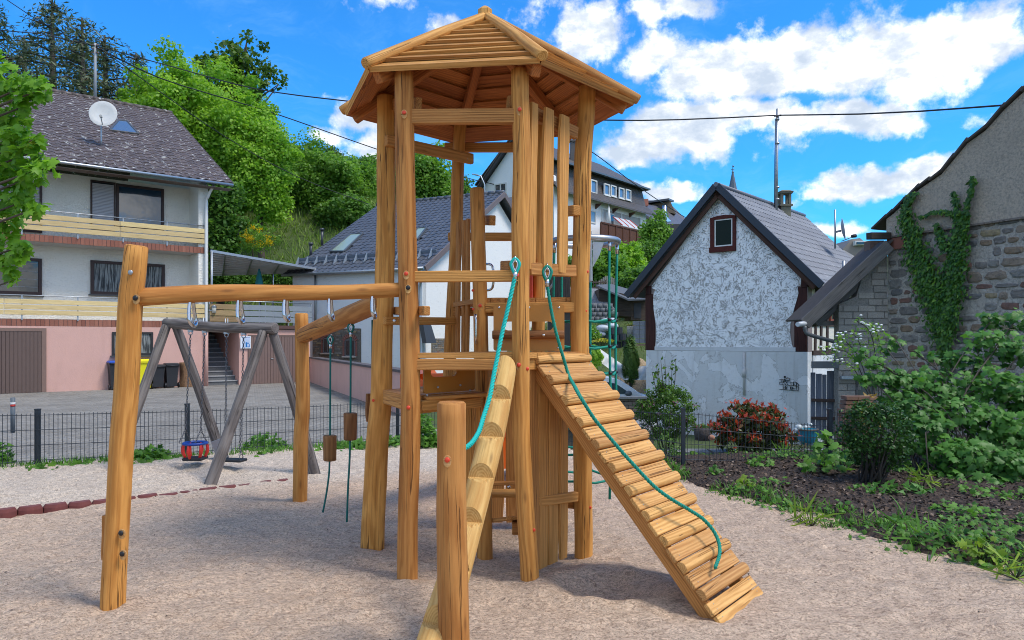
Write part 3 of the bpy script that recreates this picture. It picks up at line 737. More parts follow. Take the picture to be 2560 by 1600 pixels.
fq = np.array([(4, 5, 6, 7), (0, 1, 5, 4), (1, 2, 6, 5), (2, 3, 7, 6), (3, 0, 4, 7)]); q = (fq[None]+(np.arange(n)*8)[:, None, None]).reshape(-1, 4)
me = bpy.data.meshes.new('paving'); me.vertices.add(len(co)); me.vertices.foreach_set('co', co.ravel()); me.loops.add(q.size); me.loops.foreach_set('vertex_index', q.ravel().astype(np.int32)); me.polygons.add(len(q)); me.polygons.foreach_set('loop_start', np.arange(0, q.size, 4, dtype=np.int32))
me.materials.append(paver_mat()); at = me.attributes.new('lr', 'FLOAT', 'POINT'); at.data.foreach_set('value', np.repeat(r.uniform(0, 1, n), 8).astype(np.float32)); me.update(calc_edges=True)
o = bpy.data.objects.new('paving', me); COL.objects.link(o); o.parent = yard; o['kind'] = 'stuff'
# ------------------------------------------------------------ mesh fences
ANT = flat((.020, .028, .038), .45, .1)
def fence(name, label, pts, zt, zb, posts_at, group='double-bar mesh fences round the playground', pz=.02, ptop=None):
    pts = [Vector((p[0], p[1], 0)) for p in pts]; t = thing(name, label, 'fence', pts[0], group)
    for i in range(len(pts)-1):
        a, b = pts[i], pts[i+1]; L = (b-a).length; za0, za1 = zt[i], zt[i+1]; zb0, zb1 = zb[i], zb[i+1]
        for f in (0, .27, .55, .83, .99):
            h0, h1 = za0+(zb0-za0)*f-.01, za1+(zb1-za1)*f-.01
            part(MB().beam(V(a.x, a.y, h0), V(b.x, b.y, h1), .012, .007, ch=.001), 'rail', ANT, t)
        m = MB(); k = int(L/.05)
        for j in range(k+1):
            u = (j+.5)/(k+1); p = a.lerp(b, u); z1 = za0+(za1-za0)*u+.012; z0 = zb0+(zb1-zb0)*u; m.box((p.x, p.y, (z0+z1)/2), .0048, .0048, z1-z0)
        part(m, 'wires', ANT, t, kind='stuff')
    for (x, y, z) in posts_at:
        m = MB().box((x, y, (z-.15)/2), .045, .06, z+.15); m.box((x, y, z+.006), .052, .066, .014)
        part(m, 'post', ANT, t)
gx = lambda px, Y: (px-CX)/F*Y
fl_ = [(-9.5, 8.1), (gx(0, 8.95), 8.95), (gx(94, 9.2), 9.2), (gx(468, 9.85), 9.85), (gx(735, 10.7), 10.7), (gx(994, 11.35), 11.35), (gx(1200, 11.6), 11.6)]
ztl = [EYE-(1040-HY)/F*8.2, EYE-(1037-HY)/F*8.95, EYE-(1036-HY)/F*9.2, EYE-(1027-HY)/F*9.85, EYE-(1017-HY)/F*10.7, EYE-(1004-HY)/F*11.35, EYE-(1000-HY)/F*11.6]
fence('mesh_fence', 'low dark mesh fence in front of the paved yard behind the swing', fl_, ztl, [.0]*7, [(gx(94, 9.22), 9.22, .73), (gx(468, 9.87), 9.87, .74), (gx(994, 11.4), 11.4, .66)])
fr = [(gx(1380, 11.2), 11.2), (gx(1590, 10.2), 10.2), (gx(1708, 9.35), 9.35)]
fence('mesh_fence', 'low dark mesh fence between the ramp and the right house garden', fr, [.66, .62, .66], [.0, 0, 0], [(gx(1708, 9.33), 9.33, .73)])
fence('mesh_fence', 'sagging dark mesh fence in front of the red-leaved shrub', [(gx(1714, 9.35), 9.35), (gx(1975, 9.55), 9.55), (gx(2070, 9.7), 9.7)], [EYE-(1031-HY)/F*9.35, EYE-(1057-HY)/F*9.55, EYE-(1064-HY)/F*9.7], [-.02, -.08, -.1], [(gx(2074, 9.75), 9.75, .68)])
fence('mesh_fence', 'short dark mesh fence beside the brick pier and dense bush', [(gx(2078, 9.78), 9.78), (gx(2200, 10.3), 10.3), (gx(2400, 11.0), 11.0)], [EYE-(1029-HY)/F*9.78, .66, .62], [0, 0, 0], [])
# ------------------------------------------------------------ climbing tower
def slab(m, a, b, c, d, th, gseed=0):
    """plank with lower edge a-b, upper edge d-c, thickness vector th"""
    a, b, c, d, th = map(Vector, (a, b, c, d, th)); x, y, z, L = frame(a, b, th)
    vs = [a, b, c, d, a+th, b+th, c+th, d+th]; o = V(hsh(gseed)*50, (hsh(gseed+.5)-.5)*.3, .03+hsh(gseed*2.2)*.1)
    gc = [tuple(o+V((p-a).dot(x), (p-a).dot(y), (p-a).dot(z))) for p in vs]
    fs = [(3, 2, 1, 0), (4, 5, 6, 7), (0, 1, 5, 4), (1, 2, 6, 5), (2, 3, 7, 6), (3, 0, 4, 7)]
    if (b-a).cross(d-a).dot(th) < 0: fs = [tuple(reversed(f)) for f in fs]
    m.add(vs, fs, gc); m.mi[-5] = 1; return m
def clip(poly, p, n):
    out = []
    for i in range(len(poly)):
        a, b = poly[i], poly[(i+1) % len(poly)]; da = (a-p).dot(n); db = (b-p).dot(n)
        if da >= 0: out.append(a)
        if (da >= 0) != (db >= 0): out.append(a.lerp(b, da/(da-db)))
    return out
def plank_floor(poly, d, w, z, th, parent, name='plank', gap=.006, mat=None):
    poly = [Vector((p[0], p[1], 0)) for p in poly]; d = Vector((d[0], d[1], 0)).normalized(); n = Vector((-d.y, d.x, 0))
    s = [p.dot(n) for p in poly]; q = min(s)
    while q < max(s)-.01:
        c = clip(clip(poly, n*q, n), n*(q+w-gap), -n)
        if len(c) >= 3:
            m = MB(); dz = hsh(q*7)*.003; pts = [V(p.x, p.y, z-th+dz) for p in c]; k = len(pts); o = V(hsh(q)*40, (hsh(q+1)-.5)*.2, .05)
            vs = pts+[p+V(0, 0, th) for p in pts]
            gc = [tuple(o+V(p.dot(d), p.dot(n)-q, p.z)) for p in vs]
            fs = [tuple(reversed(range(k))), tuple(range(k, 2*k))]+[(i, (i+1) % k, k+(i+1) % k, k+i) for i in range(k)]
            ar = sum((pts[i]-pts[0]).cross(pts[(i+1) % k]-pts[0]).z for i in range(k))
            if ar < 0: fs = [tuple(reversed(f)) for f in fs]
            m.add(vs, fs, gc); part(m, name, mat or BEAM(), parent)
        q += w
tower = thing('climbing_tower', 'tall six-sided honey-coloured wooden climbing tower with slatted pointed roof, plank ramp and notched log', 'climbing tower', (-.2, 5.6, 0))
PY = {'A': 4.93, 'B': 4.87, 'C': 5.69, 'D': 5.48, 'E': 6.30, 'G': 6.25, 'F': 5.53}
def zpy(z, Y): return HY-(z-EYE)*F/Y
posts = {
 'A': ([(1010, 178), (1011, 240), (1014, 450), (1020, 700), (1024, 850), (1026, 1050), (1019, 1300), (1018, 1448)], (.060, .072)),
 'B': ([(1300, 172), (1301, 240), (1304, 400), (1300, 560), (1301, 700), (1302, 870), (1303, 1080), (1309, 1200), (1325, 1452)], (.056, .062)),
 'C': ([(965, 240), (965, 400), (965, 600), (957, 820), (951, 1000), (940, 1150), (932, 1366)], (.070, .090)),
 'D': ([(1468, 215), (1465, 290), (1456, 400), (1455, 560), (1449, 800), (1456, 1150), (1459, 1386)], (.064, .068)),
 'E': ([(1151, 300), (1144, 430), (1140, 600), (1127, 850), (1118, 1100), (1112, 1316)], (.051, .058)),
 'G': ([(1350, 290), (1347, 450), (1347, 750), (1343, 1000), (1338, 1320)], (.054, .06)),
 'F': ([(1193, 470), (1197, 620), (1201, 760), (1203, 880), (1208, 1100), (1212, 1382)], (.053, .060))}
for i, (k, (pp, (r0, r1))) in enumerate(posts.items()):
    pts = [P(x, y, PY[k]) for x, y in pp]; pts.append(V(pts[-1].x, pts[-1].y, -.25)); n = len(pts)
    part(MB().log(pts, [r0+(r1-r0)*j/(n-1) for j in range(n)], seed=i+3, rough=.055 if k != 'C' else .07), 'post', LOG(), tower)
# roof
KZ = 3.35
rim = [(925, 181), (1350, 162), (1582, 265), (1436, 340), (1140, 360), (867, 291)]
KR = []
for x, y in rim:
    Y = F*(KZ-EYE)/(HY-y); KR.append(P(x, y, Y))
APEX = V(-.195, 5.63, 4.02)
NB = 9
roof = part(MB().beam((-.205, 5.63, 3.88), (-.205, 5.63, 4.135), .105, .105, ch=.028), 'roof', ROOFW(), tower)
for i in range(6):
    a, b = KR[i], KR[(i+1) % 6]; c = APEX; nrm = (b-a).cross(c-a).normalized()
    if nrm.z < 0: nrm = -nrm
    at = lambda f, s: (a+(c-a)*f) if s == 0 else (b+(c-b)*f)
    for k in range(NB):
        f0 = k/NB*.97; f1 = min(f0+1.42/NB, .985); w = .5+hsh(i*31+k)
        l0, r0 = at(f0, 0), at(f0, 1); l1, r1 = at(f1, 0), at(f1, 1)
        up0 = nrm*(.046+.004*w if k else .040); up1 = nrm*.016; jit = nrm*(hsh(i*7+k*3)-.5)*.008
        th = nrm*(-.024 if k else -.036)
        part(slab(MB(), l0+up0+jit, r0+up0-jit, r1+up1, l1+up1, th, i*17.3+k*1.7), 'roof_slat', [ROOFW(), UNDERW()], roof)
    # hip cap and rafter at corner i
    out = (a-V(c.x, c.y, a.z)); out.normalize(); prev = KR[i-1]; hn = (nrm+((a-prev).cross(c-prev).normalized()*(1 if (a-prev).cross(c-prev).z > 0 else -1))).normalized()
    s0 = a+out*.02+hn*.050; s1 = c+hn*.050-out*.02
    m = MB().log([s0, s0.lerp(s1, .5)+hn*.006, s1], [.038, .037, .034], n=12, rough=.06, seed=40+i, cap=.008)
    part(m, 'hip_cap', ROOFW(), roof)
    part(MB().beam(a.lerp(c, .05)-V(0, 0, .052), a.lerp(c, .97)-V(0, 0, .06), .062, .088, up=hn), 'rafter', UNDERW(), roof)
# rails: (px0,py0,Y0, px1,py1,Y1, w,h)
rails = [(1028, 293, 4.92, 1290, 291, 4.86, .05, .098), (1030, 692, 4.92, 1292, 690, 4.86, .045, .074),
 (964, 351, 5.60, 1181, 398, 6.18, .045, .085), (1112, 369, 6.40, 1352, 368, 6.28, .045, .08),
 (960, 802, 5.60, 1142, 803, 6.2, .045, .062), (990, 777, 5.75, 1067, 777, 4.80, .045, .062),
 (985, 262, 5.7, 1047, 261, 5.0, .045, .09), (1120, 592, 6.38, 1290, 592, 6.38, .045, .07),
 (1322, 672, 4.98, 1436, 678, 5.38, .045, .085), (1270, 254, 4.95, 1441, 334, 5.40, .045, .09),
 (1400, 533, 5.9, 1441, 526, 5.42, .045, .068), (1425, 528, 5.5, 1442, 526, 5.40, .06, .075),
 (1258, 665, 5.35, 1278, 665, 4.95, .045, .072), (1205, 551, 5.9, 1232, 551, 5.5, .045, .075),
 (1338, 1254, 5.05, 1441, 1241, 5.42, .045, .07), (1300, 1248, 5.15, 1438, 1262, 5.55, .05, .06)]
for q in rails:
    part(MB().beam(P(*q[0:3]), P(*q[3:6]), q[6], q[7]), 'rail', BEAM(), tower)
# vertical boards: (centre px top, py top, Y, px bottom, py bottom, width)
def board(x0, y0, x1, y1, Y, w, th=.026, dirv=(1, 0, 0), sd=0, mat=None):
    a, b = P(x0, y0, Y), P(x1, y1, Y); d = Vector(dirv).normalized(); m = MB(); k = 7; up = (b-a)
    nn = d.cross(V(0, 0, 1)).normalized(); o = V(hsh(sd)*40, (hsh(sd+2)-.5)*.2, .06); rings, gcs = [], []
    for j in range(k+1):
        t = j/k; c = a.lerp(b, t)+d*(.05*w*math.sin(5*t+sd)); ww = w*(1+.07*math.sin(7*t+sd*2))*(.86 if j in (0, k) else 1)/2; h = th/2
        q = [(-ww, -h), (ww, -h), (ww, h), (-ww, h)]; e = .004
        q = [(-ww+e, -h), (ww-e, -h), (ww, -h+e), (ww, h-e), (ww-e, h), (-ww+e, h), (-ww, h-e), (-ww, -h+e)]
        rings.append([c+d*s+nn*r for s, r in q]); gcs.append([tuple(o+V(t*up.length, s, r)) for s, r in q])
    return m.loft(rings, gcs, smooth=False)
BDv = (.43, .61, 0)
for i, (x0, y0, x1, y1, Y, w) in enumerate([(1334, 258, 1328, 674, 4.99, .084), (1371, 272, 1366, 677, 5.10, .125), (1411, 290, 1404, 682, 5.24, .120)]):
    part(board(x0, y0, x1, y1, Y, w, dirv=BDv, sd=i+1.3), 'wall_board', BEAM(), tower)
for i, (x0, x1, y1, Y, w) in enumerate([(1330, 1338, 1426, 5.02, .095), (1354, 1357, 1418, 5.10, .115), (1381, 1381, 1407, 5.20, .125), (1409, 1407, 1396, 5.32, .105)]):
    part(board(x0, zpy(1.42, Y), x1, y1, Y, w, dirv=BDv, sd=i+5.1), 'wall_board', BEAM(), tower)
for i, (x, yt, w) in enumerate([(1147, 556, .05), (1161, 551, .036), (1171, 547, .036)]):
    part(board(x, yt, x-3, 884, 6.15-i*.12, w, dirv=(.6, -.8, 0), sd=i+9.1), 'wall_board', BEAM(), tower)
for i, (x, w) in enumerate([(1168, .09), (1196, .11), (1240, .12), (1280, .11), (1314, .12)]):
    part(board(x, zpy(1.40, 6.25), x, zpy(.06, 6.25), 6.25, w, sd=i+14.7), 'wall_board', BEAM(), tower)
# platforms
XY = {'A': (-.683, 4.93), 'B': (.058, 4.87), 'C': (-.994, 5.69), 'D': (.504, 5.48), 'E': (-.521, 6.3), 'G': (.22, 6.25), 'F': (-.23, 5.53)}
AB = (.741, -.06)
plank_floor([(-.655, 4.90), (.10, 4.845), (.50, 5.42), (.49, 5.50), (-.25, 5.56)], AB, .115, 1.512, .036, tower)
plank_floor([XY['F'], XY['D'], XY['G'], XY['E']], (-.29, .77), .102, 1.915, .036, tower)
plank_floor([(-.70, 4.98), (-.985, 5.62), (-.53, 6.25), (-.20, 5.50)], (.31, -.76), .10, 1.222, .034, tower)
for a, b, z, h in [((-.67, 4.915), (.05, 4.865), 1.437, .074), ((.08, 4.90), (.49, 5.45), 1.437, .074), ((-.23, 5.53), (.49, 5.49), 1.437, .07),
                   ((-.20, 5.505), (.49, 5.455), 1.840, .074), ((-.5, 6.27), (.2, 6.25), 1.84, .074), ((-.70, 5.03), (-.955, 5.60), 1.155, .074), ((-.62, 5.0), (-.22, 5.5), 1.155, .07), ((-.97, 5.7), (-.55, 6.25), 1.155, .07)]:
    part(MB().beam((a[0], a[1], z), (b[0], b[1], z), .045, h), 'platform_beam', BEAM(), tower)
# shelf under the front platform
part(MB().beam(P(1040, 993, 5.15), P(1200, 983, 5.45), .30, .026), 'shelf_board', BEAM(), tower)
part(MB().beam(P(1045, 1020, 5.05), P(1200, 1005, 5.40), .045, .075), 'platform_beam', BEAM(), tower)
part(MB().beam(P(1226, 1209, 6.1), P(1290, 1207, 6.1), .05, .03), 'inner_rail', BEAM(), tower)
part(MB().beam(P(1222, 1233, 5.75), P(1292, 1233, 5.75), .20, .03), 'seat_plank', BEAM(), tower, 'small inner bench plank low inside the tower')
part(MB().beam(P(1246, 1300, 5.7), P(1300, 1294, 5.2), .20, .028), 'seat_plank', BEAM(), tower)
part(MB().beam(P(1280, 1318, 5.35), P(1300, 1318, 5.35), .10, .09), 'inner_rail', BEAM(), tower)
part(board(921, 984, 922, 1054, 5.80, .045, dirv=(.5, .5, 0), sd=33), 'side_block', BLOCK(), tower)
# panels of tan plastic
TAN = flat((.50, .215, .035), .42, .12, 2.0)
def panel_with_slot(c0, c1, z0, z1, s0, s1, sz0, sz1, th, name, parent):
    """upright board from c0 to c1 (xy) with a rounded slot, s in metres along"""
    a = Vector((c0[0], c0[1], 0)); b = Vector((c1[0], c1[1], 0)); d = (b-a).normalized(); L = (b-a).length; n = V(d.y, -d.x, 0)
    hr = (sz1-sz0)/2; zm = (sz0+sz1)/2; inner = []
    for i in range(7): t = -math.pi/2+math.pi*i/6; inner.append((s1-hr+hr*math.cos(t), zm+hr*math.sin(t)))
    for i in range(7): t = math.pi/2+math.pi*i/6; inner.append((s0+hr+hr*math.cos(t), zm+hr*math.sin(t)))
    outer = [(0, z0), (L, z0), (L, z1), (0, z1)]; r = .018; op = []
    for (cx, cz, t0) in ((L-r, z0+r, -90), (L-r, z1-r, 0), (r, z1-r, 90), (r, z0+r, 180)):
        for k in range(4): t = R(t0+30*k); op.append((cx+r*math.cos(t), cz+r*math.sin(t)))
    # bridge outer (16) to inner (14) by nearest angle using triangulation through bmesh
    bm = bmesh.new(); lay = []
    for q in (op, inner):
        vs = [bm.verts.new(a+d*s+V(0, 0, z)) for s, z in q]; lay.append([bm.edges.new((vs[i], vs[(i+1) % len(vs)])) for i in range(len(vs))])
    bmesh.ops.triangle_fill(bm, use_beauty=True, edges=lay[0]+lay[1])
    geo = bm.faces[:]; ex = bmesh.ops.extrude_face_region(bm, geom=geo)
    bmesh.ops.translate(bm, verts=[v for v in ex['geom'] if isinstance(v, bmesh.types.BMVert)], vec=n*th)
    bmesh.ops.recalc_face_normals(bm, faces=bm.faces[:])
    bm.verts.index_update(); m = MB(); m.add([v.co[:] for v in bm.verts], [tuple(v.index for v in f.verts) for f in bm.faces]); bm.free()
    return part(m, name, TAN, parent)
pn = panel_with_slot(P(1234, 0, 5.47).xy, P(1411, 0, 5.44).xy, EYE+(HY-877)/F*5.46, EYE+(HY-762)/F*5.46, .075, .44, EYE+(HY-826)/F*5.46, EYE+(HY-804)/F*5.46, .014, 'play_panel', tower)
pn['label'] = 'tan plastic panel with long slot and wooden ledge'
part(MB().log([P(1231, 837, 5.42), P(1411, 836, 5.39)], [.032, .032], n=14, rough=.02, seed=88, cap=.004), 'ledge', BLOCK(), pn)
bs = MB()
for x, y in [(1248, 769), (1323, 769), (1397, 769), (1245, 870), (1396, 870)]: bs.sphere(P(x, y, 5.43), .010, 8, 5, sy=.6)
bs.sphere(P(1359, 838, 5.355), .011, 8, 5, sy=.6)
part(bs, 'bolt_heads', STEEL(), pn, kind='stuff')
pn2 = panel_with_slot(P(1057, 0, 5.05).xy, P(1184, 0, 5.40).xy, 1.235, 1.44, .06, .30, 1.345, 1.405, .014, 'play_panel', tower)
pn2['label'] = 'low tan plastic panel with rounded slot below the platform'
for x, y, Y in [(1068, 988, 5.05), (1095, 968, 5.1), (1151, 963, 5.3), (1175, 976, 5.35)]:
    part(MB().sphere(P(x, y, Y-.02), .009, 8, 5, sy=.6), 'bolt_head', GALV(), pn2)
# bolt caps
RED = flat((.72, .06, .02), .35, .05); BLACK = flat((.012, .012, .014), .4, .05); LIGHTW = wood((.66, .38, .15), (.52, .27, .09), knots=False)
def cap(x, y, k, r, mat, ry=.052, ring=True, par=tower, rad=None, off=0):
    Y = (PY[k] if isinstance(k, str) else k)-(rad if rad else .066)+off; c = P(x, y, Y)
    if ring:
        o = c+V(0, .006, -.004); vs = [o+V(.021*math.cos(t*math.pi/6), .003*abs(math.cos(t*math.pi/6)), .026*math.sin(t*math.pi/6)*(1.35 if math.sin(t*math.pi/6) < 0 else 1)) for t in range(12)]
        part(MB().prism(vs, (0, .008, 0)), 'bolt_recess', LIGHTW, par)
    part(MB().sphere(c, r, 14, 8, sy=.5), 'bolt_cap', mat, par)
for x, y, k, r in [(1010, 281, 'A', .0135), (1015, 684, 'A', .0135), (1021, 1019, 'A', .0135), (1299, 273, 'B', .013), (1293, 688, 'B', .0135), (1297, 912, 'B', .0135), (1200, 764, 'F', .013)]:
    cap(x, y, k, r, RED, rad=.074 if k == 'A' else .064)
for x, y, k, r, o in [(1318, 922, 'B', .013, .02), (1335, 1325, 'B', .011, .02), (1468, 679, 'D', .012, .015), (1464, 777, 'D', .012, .015), (1475, 1269, 'D', .012, .02), (933, 1001, 'C', .011, .0), (1182, 726, 'F', .010, .012), (1183, 773, 'F', .010, .012)]:
    cap(x, y, k, r, RED, rad=.064 if k != 'C' else .085, off=o, ring=False)
cap(1020, 719, 'A', .0155, BLACK, rad=.076)
for x, y, Y in [(1128, 592, 6.35), (986, 802, 5.57), (1166, 397, 6.12), (1140, 372, 6.36), (1343, 592, 6.30), (1272, 1218, 5.65)]:
    part(MB().sphere(P(x, y, Y), .014, 10, 6, sy=.6), 'bolt_head', STEEL(), tower)
# handles
part(MB().tube(smooth_path([P(1189, 790, 5.47), P(1189, 787, 5.42), P(1190, 800, 5.41), P(1190, 845, 5.41), P(1191, 858, 5.42), P(1191, 858, 5.47)], .02), .0095, 8), 'handle', STEEL(), tower)
part(MB().tube(smooth_path([P(1216, 660, 5.75), P(1228, 662, 5.72), P(1233, 675, 5.70), P(1233, 710, 5.70), P(1228, 723, 5.72), P(1216, 726, 5.75)], .02), .0095, 8), 'handle', STEEL(), tower)
part(MB().tube(smooth_path([P(1384, 700, 6.0), P(1381, 712, 5.98), P(1370, 726, 6.0)], .02), .010, 8), 'handle', GALV(), tower)
part(MB().beam(P(1326, 640, 6.15), P(1326, 752, 6.15), .035, .16), 'red_side_board', flat((.55, .05, .015), .4, .05), tower)
# ramp
L0 = V(.167, 4.98, 1.470); L1 = V(1.188, 4.137, .0); WV = V(.62, .785, 0).normalized()*.63
rd = (L1-L0).normalized(); rn_ = WV.cross(rd).normalized()
if rn_.z < 0: rn_ = -rn_
ramp = part(MB().beam(L0+WV*.09-rn_*.075-rd*.02, L1+WV*.09-rn_*.075+rd*.03, .045, .10, up=rn_), 'ramp', BEAM(), tower, 'sloping plank ramp with rounded rungs')
part(MB().beam(L0+WV*.91-rn_*.075-rd*.02, L1+WV*.91-rn_*.075+rd*.03, .045, .10, up=rn_), 'stringer', BEAM(), ramp)
RW = lambda: wood((.68, .37, .13), (.46, .21, .06), knots=False, crack=.8, var=.3)
for i in range(11):
    c = L0.lerp(L1, .09*i)
    m = MB(); rings, gcs = [], []; o = V(hsh(i)*30, (hsh(i+5)-.5)*.15, .02)
    prof = [(-.036, -.018), (-.036, .002), (-.030, .016), (-.016, .026), (.004, .028), (.024, .023), (.035, .010), (.037, -.018)]
    for s, sc in ((-.02, .86), (-.012, 1), (WV.length+.008, 1), (WV.length+.016, .86)):
        w = WV.normalized(); p = c+w*s+rn_*.004; rings.append([p+rd*u*sc+rn_*(v*sc) for u, v in prof]); gcs.append([tuple(o+V(s, u, v)) for u, v in prof])
    part(m.loft(rings, gcs), 'rung', RW(), ramp)
fl = [(.09*i+.043, .092) for i in range(10)]+[(.943, .074), (.984, .074)]
for i, (t, w) in enumerate(fl):
    c = L0.lerp(L1, t)-rn_*.014+rd*.004; jt = (hsh(i*3.3)-.5)*.012
    part(MB().beam(c+WV*(-.025+jt), c+WV*(1.03+jt), w, .026, up=rn_, ch=.004), 'tread', RW(), ramp)
nails = MB()
for i, (t, w) in enumerate(fl):
    for s in (.07, .93):
        for q in (-.22, .22): nails.sphere(L0.lerp(L1, t)+WV*s+rd*(w*q+.004)+rn_*.000, .0035, 6, 4)
part(nails, 'nail_heads', GALV(), ramp, kind='stuff')
# notched log (steps cut in a leaning trunk)
T0 = V(-.047, 4.80, 1.40); T1 = V(-.43, 3.60, -.03); ax = (T1-T0).normalized(); hz = V(ax.x, ax.y, 0).normalized(); side = V(hz.y, -hz.x, 0)
m = MB(); Lq = (T1-T0).dot(hz); rl = .078; nn = 26; rings, gcs = [], []
tr = [(.13+.149*k) for k in range(6)]
qs = sorted([x for x in np.linspace(0, 1, 70)]+[t-1e-4 for t in tr]+[t+1e-4 for t in tr])
slope = ax.z/ax.dot(hz)
for t in qs:
    c = T0.lerp(T1, t)+side*(-.035*math.sin(math.pi*t)); r = rl*(1+.05*math.sin(t*9)+.08*t); rv = r/abs(ax.dot(hz))*.86
    lim = 9.
    for k in tr:
        if t > k and t < k+.115: lim = T0.lerp(T1, k).z+.018
    ring, gg = [], []
    for j in range(nn):
        a = 2*math.pi*j/nn; x = math.cos(a)*r*(1+.03*math.sin(3*a+1)); z = min(c.z+math.sin(a)*rv, lim) if math.sin(a) > 0 else c.z+math.sin(a)*rv
        ring.append(V(c.x, c.y, 0)+side*x+V(0, 0, z)); gg.append((t*1.9+3, x, (z-c.z)*.7))
    rings.append(ring); gcs.append(gg)
m.loft(rings, gcs, smooth=False); part(m, 'notched_log', wood((.68, .42, .15), (.50, .25, .07), crack=1.0), tower, 'leaning round log with steps cut into it')
# near post with red cap
npost = part(MB().log([P(1129, 1004, 3.7), P(1129, 1200, 3.7), P(1130, 1300, 3.7), P(1136, 1600, 3.7), V(P(1138, 1600, 3.7).x, 3.7, -.2)], [.071, .074, .077, .080, .080], seed=61, rough=.045, n=28, cap=.010), 'hand_post', LOG(), tower, 'short thick nearest post with a red cap')
cap(1118, 1150, 3.7, .0135, RED, rad=.082)
# ------------------------------------------------------------ overhead beam with side posts
lp = [(342, 614), (334, 690), (327, 750), (318, 950), (306, 1100), (293, 1300), (281, 1515)]
pts = [P(x, y, 4.45) for x, y in lp]; pts.append(V(pts[-1].x, pts[-1].y, -.2))
part(MB().log(pts, [.062, .066, .066, .067, .067, .067, .070, .070], seed=71, rough=.07, n=26, cap=.010), 'post', LOG(), tower, 'tall crooked outer post at the left')
bm0 = P(338, 744, 4.46); bm1 = P(1010, 724, 4.95)
ob = part(MB().log([bm0, bm0.lerp(bm1, .33)+V(0, 0, .012), bm0.lerp(bm1, .66)+V(0, 0, -.004), bm1], [.056, .055, .050, .049], seed=72, rough=.06), 'overhead_beam', LOG(), tower, 'long horizontal round beam carrying steel grips')
h0 = P(755, 0, 7.25); hp = [P(754, 783, 7.25), P(757, 1000, 7.25), P(752, 1100, 7.25), P(750, 1258, 7.25)]; hp.append(V(hp[-1].x, 7.25, -.2))
part(MB().log(hp, [.062, .066, .070, .070, .070], seed=73, rough=.06), 'post', LOG(), tower)
part(MB().log([P(758, 838, 7.22), P(820, 812, 6.75), P(880, 786, 6.2), P(955, 752, 5.66)], [.080, .085, .085, .078], seed=74, rough=.05), 'curved_beam', LOG(), tower, 'bowed round beam behind the overhead beam')
part(board(264, 1288, 263, 1398, 4.55, .05, dirv=(0, 1, 0), sd=51), 'side_block', LOG(), tower)
cap(338, 745, 4.45, .0165, BLACK, rad=.072); cap(302, 1333, 4.45, .0155, BLACK, rad=.074); cap(305, 1385, 4.45, .0155, BLACK, rad=.075)
cap(326, 681, 4.45, .0155, GALV(), rad=.070, ring=False)
for x, y0, y1 in [(479, 762, 815), (599, 756, 808), (714, 755, 803), (825, 751, 800), (932, 744, 795)]:
    t = (x-338)/(1010-338); Y = 4.46+.49*t; c = P(x, y0, Y); z1 = P(x, y1, Y).z; w = .046; tilt = V(.014, 0, 0)
    q = [c+V(0, -w*.55, .02), c+V(0, -w*.75, -.03), V(c.x, Y-w, z1+.035)+tilt*.4, V(c.x, Y-w*.6, z1+.008)+tilt, V(c.x, Y, z1)+tilt, V(c.x, Y+w*.6, z1+.008)+tilt, V(c.x, Y+w, z1+.035)+tilt*.4, c+V(0, w*.75, -.03), c+V(0, w*.55, .02)]
    part(MB().tube(smooth_path(q, .008), .0115, 8), 'steel_grip', STEEL(), ob)
# ------------------------------------------------------------ ropes
TEAL = rope_mat((.0, .44, .38)); GREEN = rope_mat((.0, .24, .17)); DKROPE = rope_mat((.0, .13, .11))
def thimble(par, p, up=V(0, 0, 1), s=1.0, mat=None):
    """rope eye round a steel thimble with a ferrule; p = bottom of the eye"""
    e = [p+V(0, 0, -.03*s), p+V(-.022*s, 0, .02*s), p+V(-.026*s, 0, .050*s), p+V(0, 0, .078*s), p+V(.026*s, 0, .050*s), p+V(.022*s, 0, .02*s), p+V(0, 0, -.03*s)]
    part(MB().tube(smooth_path(e, .006), .0105*s, 8), 'rope_eye', mat or TEAL, par)
    e2 = [p+V(0, -.004, 0), p+V(-.012*s, -.004, .022*s), p+V(-.015*s, -.004, .046*s), p+V(0, -.004, .064*s), p+V(.015*s, -.004, .046*s), p+V(.012*s, -.004, .022*s), p+V(0, -.004, 0)]
    part(MB().tube(smooth_path(e2, .006), .0055*s, 8), 'thimble', STEEL(), par)
    part(MB().cyl(p+V(0, 0, -.055*s), p+V(0, 0, -.008*s), .0145*s, n=12), 'ferrule', STEEL(), par)
    part(MB().tube(smooth_path([p+V(0, .05, .085*s), p+V(0, .01, .095*s), p+V(0, -.005, .07*s), p+V(0, .0, .052*s)], .008), .006*s, 8), 'hook', STEEL(), par)
r1 = [(1288, 690, 4.79), (1281, 720, 4.78), (1270, 770, 4.75), (1256, 830, 4.70), (1244, 890, 4.63), (1236, 930, 4.57), (1225, 990, 4.45), (1210, 1039, 4.33), (1196, 1082, 4.15), (1170, 1116, 3.93), (1130, 1128, 3.80)]
p1 = [P(*q) for q in r1]
rope1 = thing('climbing_rope', 'bright teal climbing rope hooked to the front post and drooping beside the notched log', 'rope', tuple(p1[0]), 'teal climbing ropes on the tower')
part(MB().rope(p1, .0150, pitch=.075), 'rope', TEAL, rope1); thimble(rope1, p1[0]+V(0, 0, .035))
r2 = [(1368, 712, .0), (1373, 745, .0), (1381, 790, .0), (1390, 830, .0), (1404, 880, .0), (1422, 938, .0), (1436, 965, .26), (1450, 990, .24), (1483, 1043, .20), (1518, 1086, .17), (1558, 1133, .15), (1598, 1177, .13), (1637, 1217, .12), (1677, 1247, .12), (1722, 1274, .11), (1757, 1297, .11), (1783, 1326, .10), (1797, 1356, .09), (1799, 1386, .08), (1788, 1420, .06)]
p2 = []
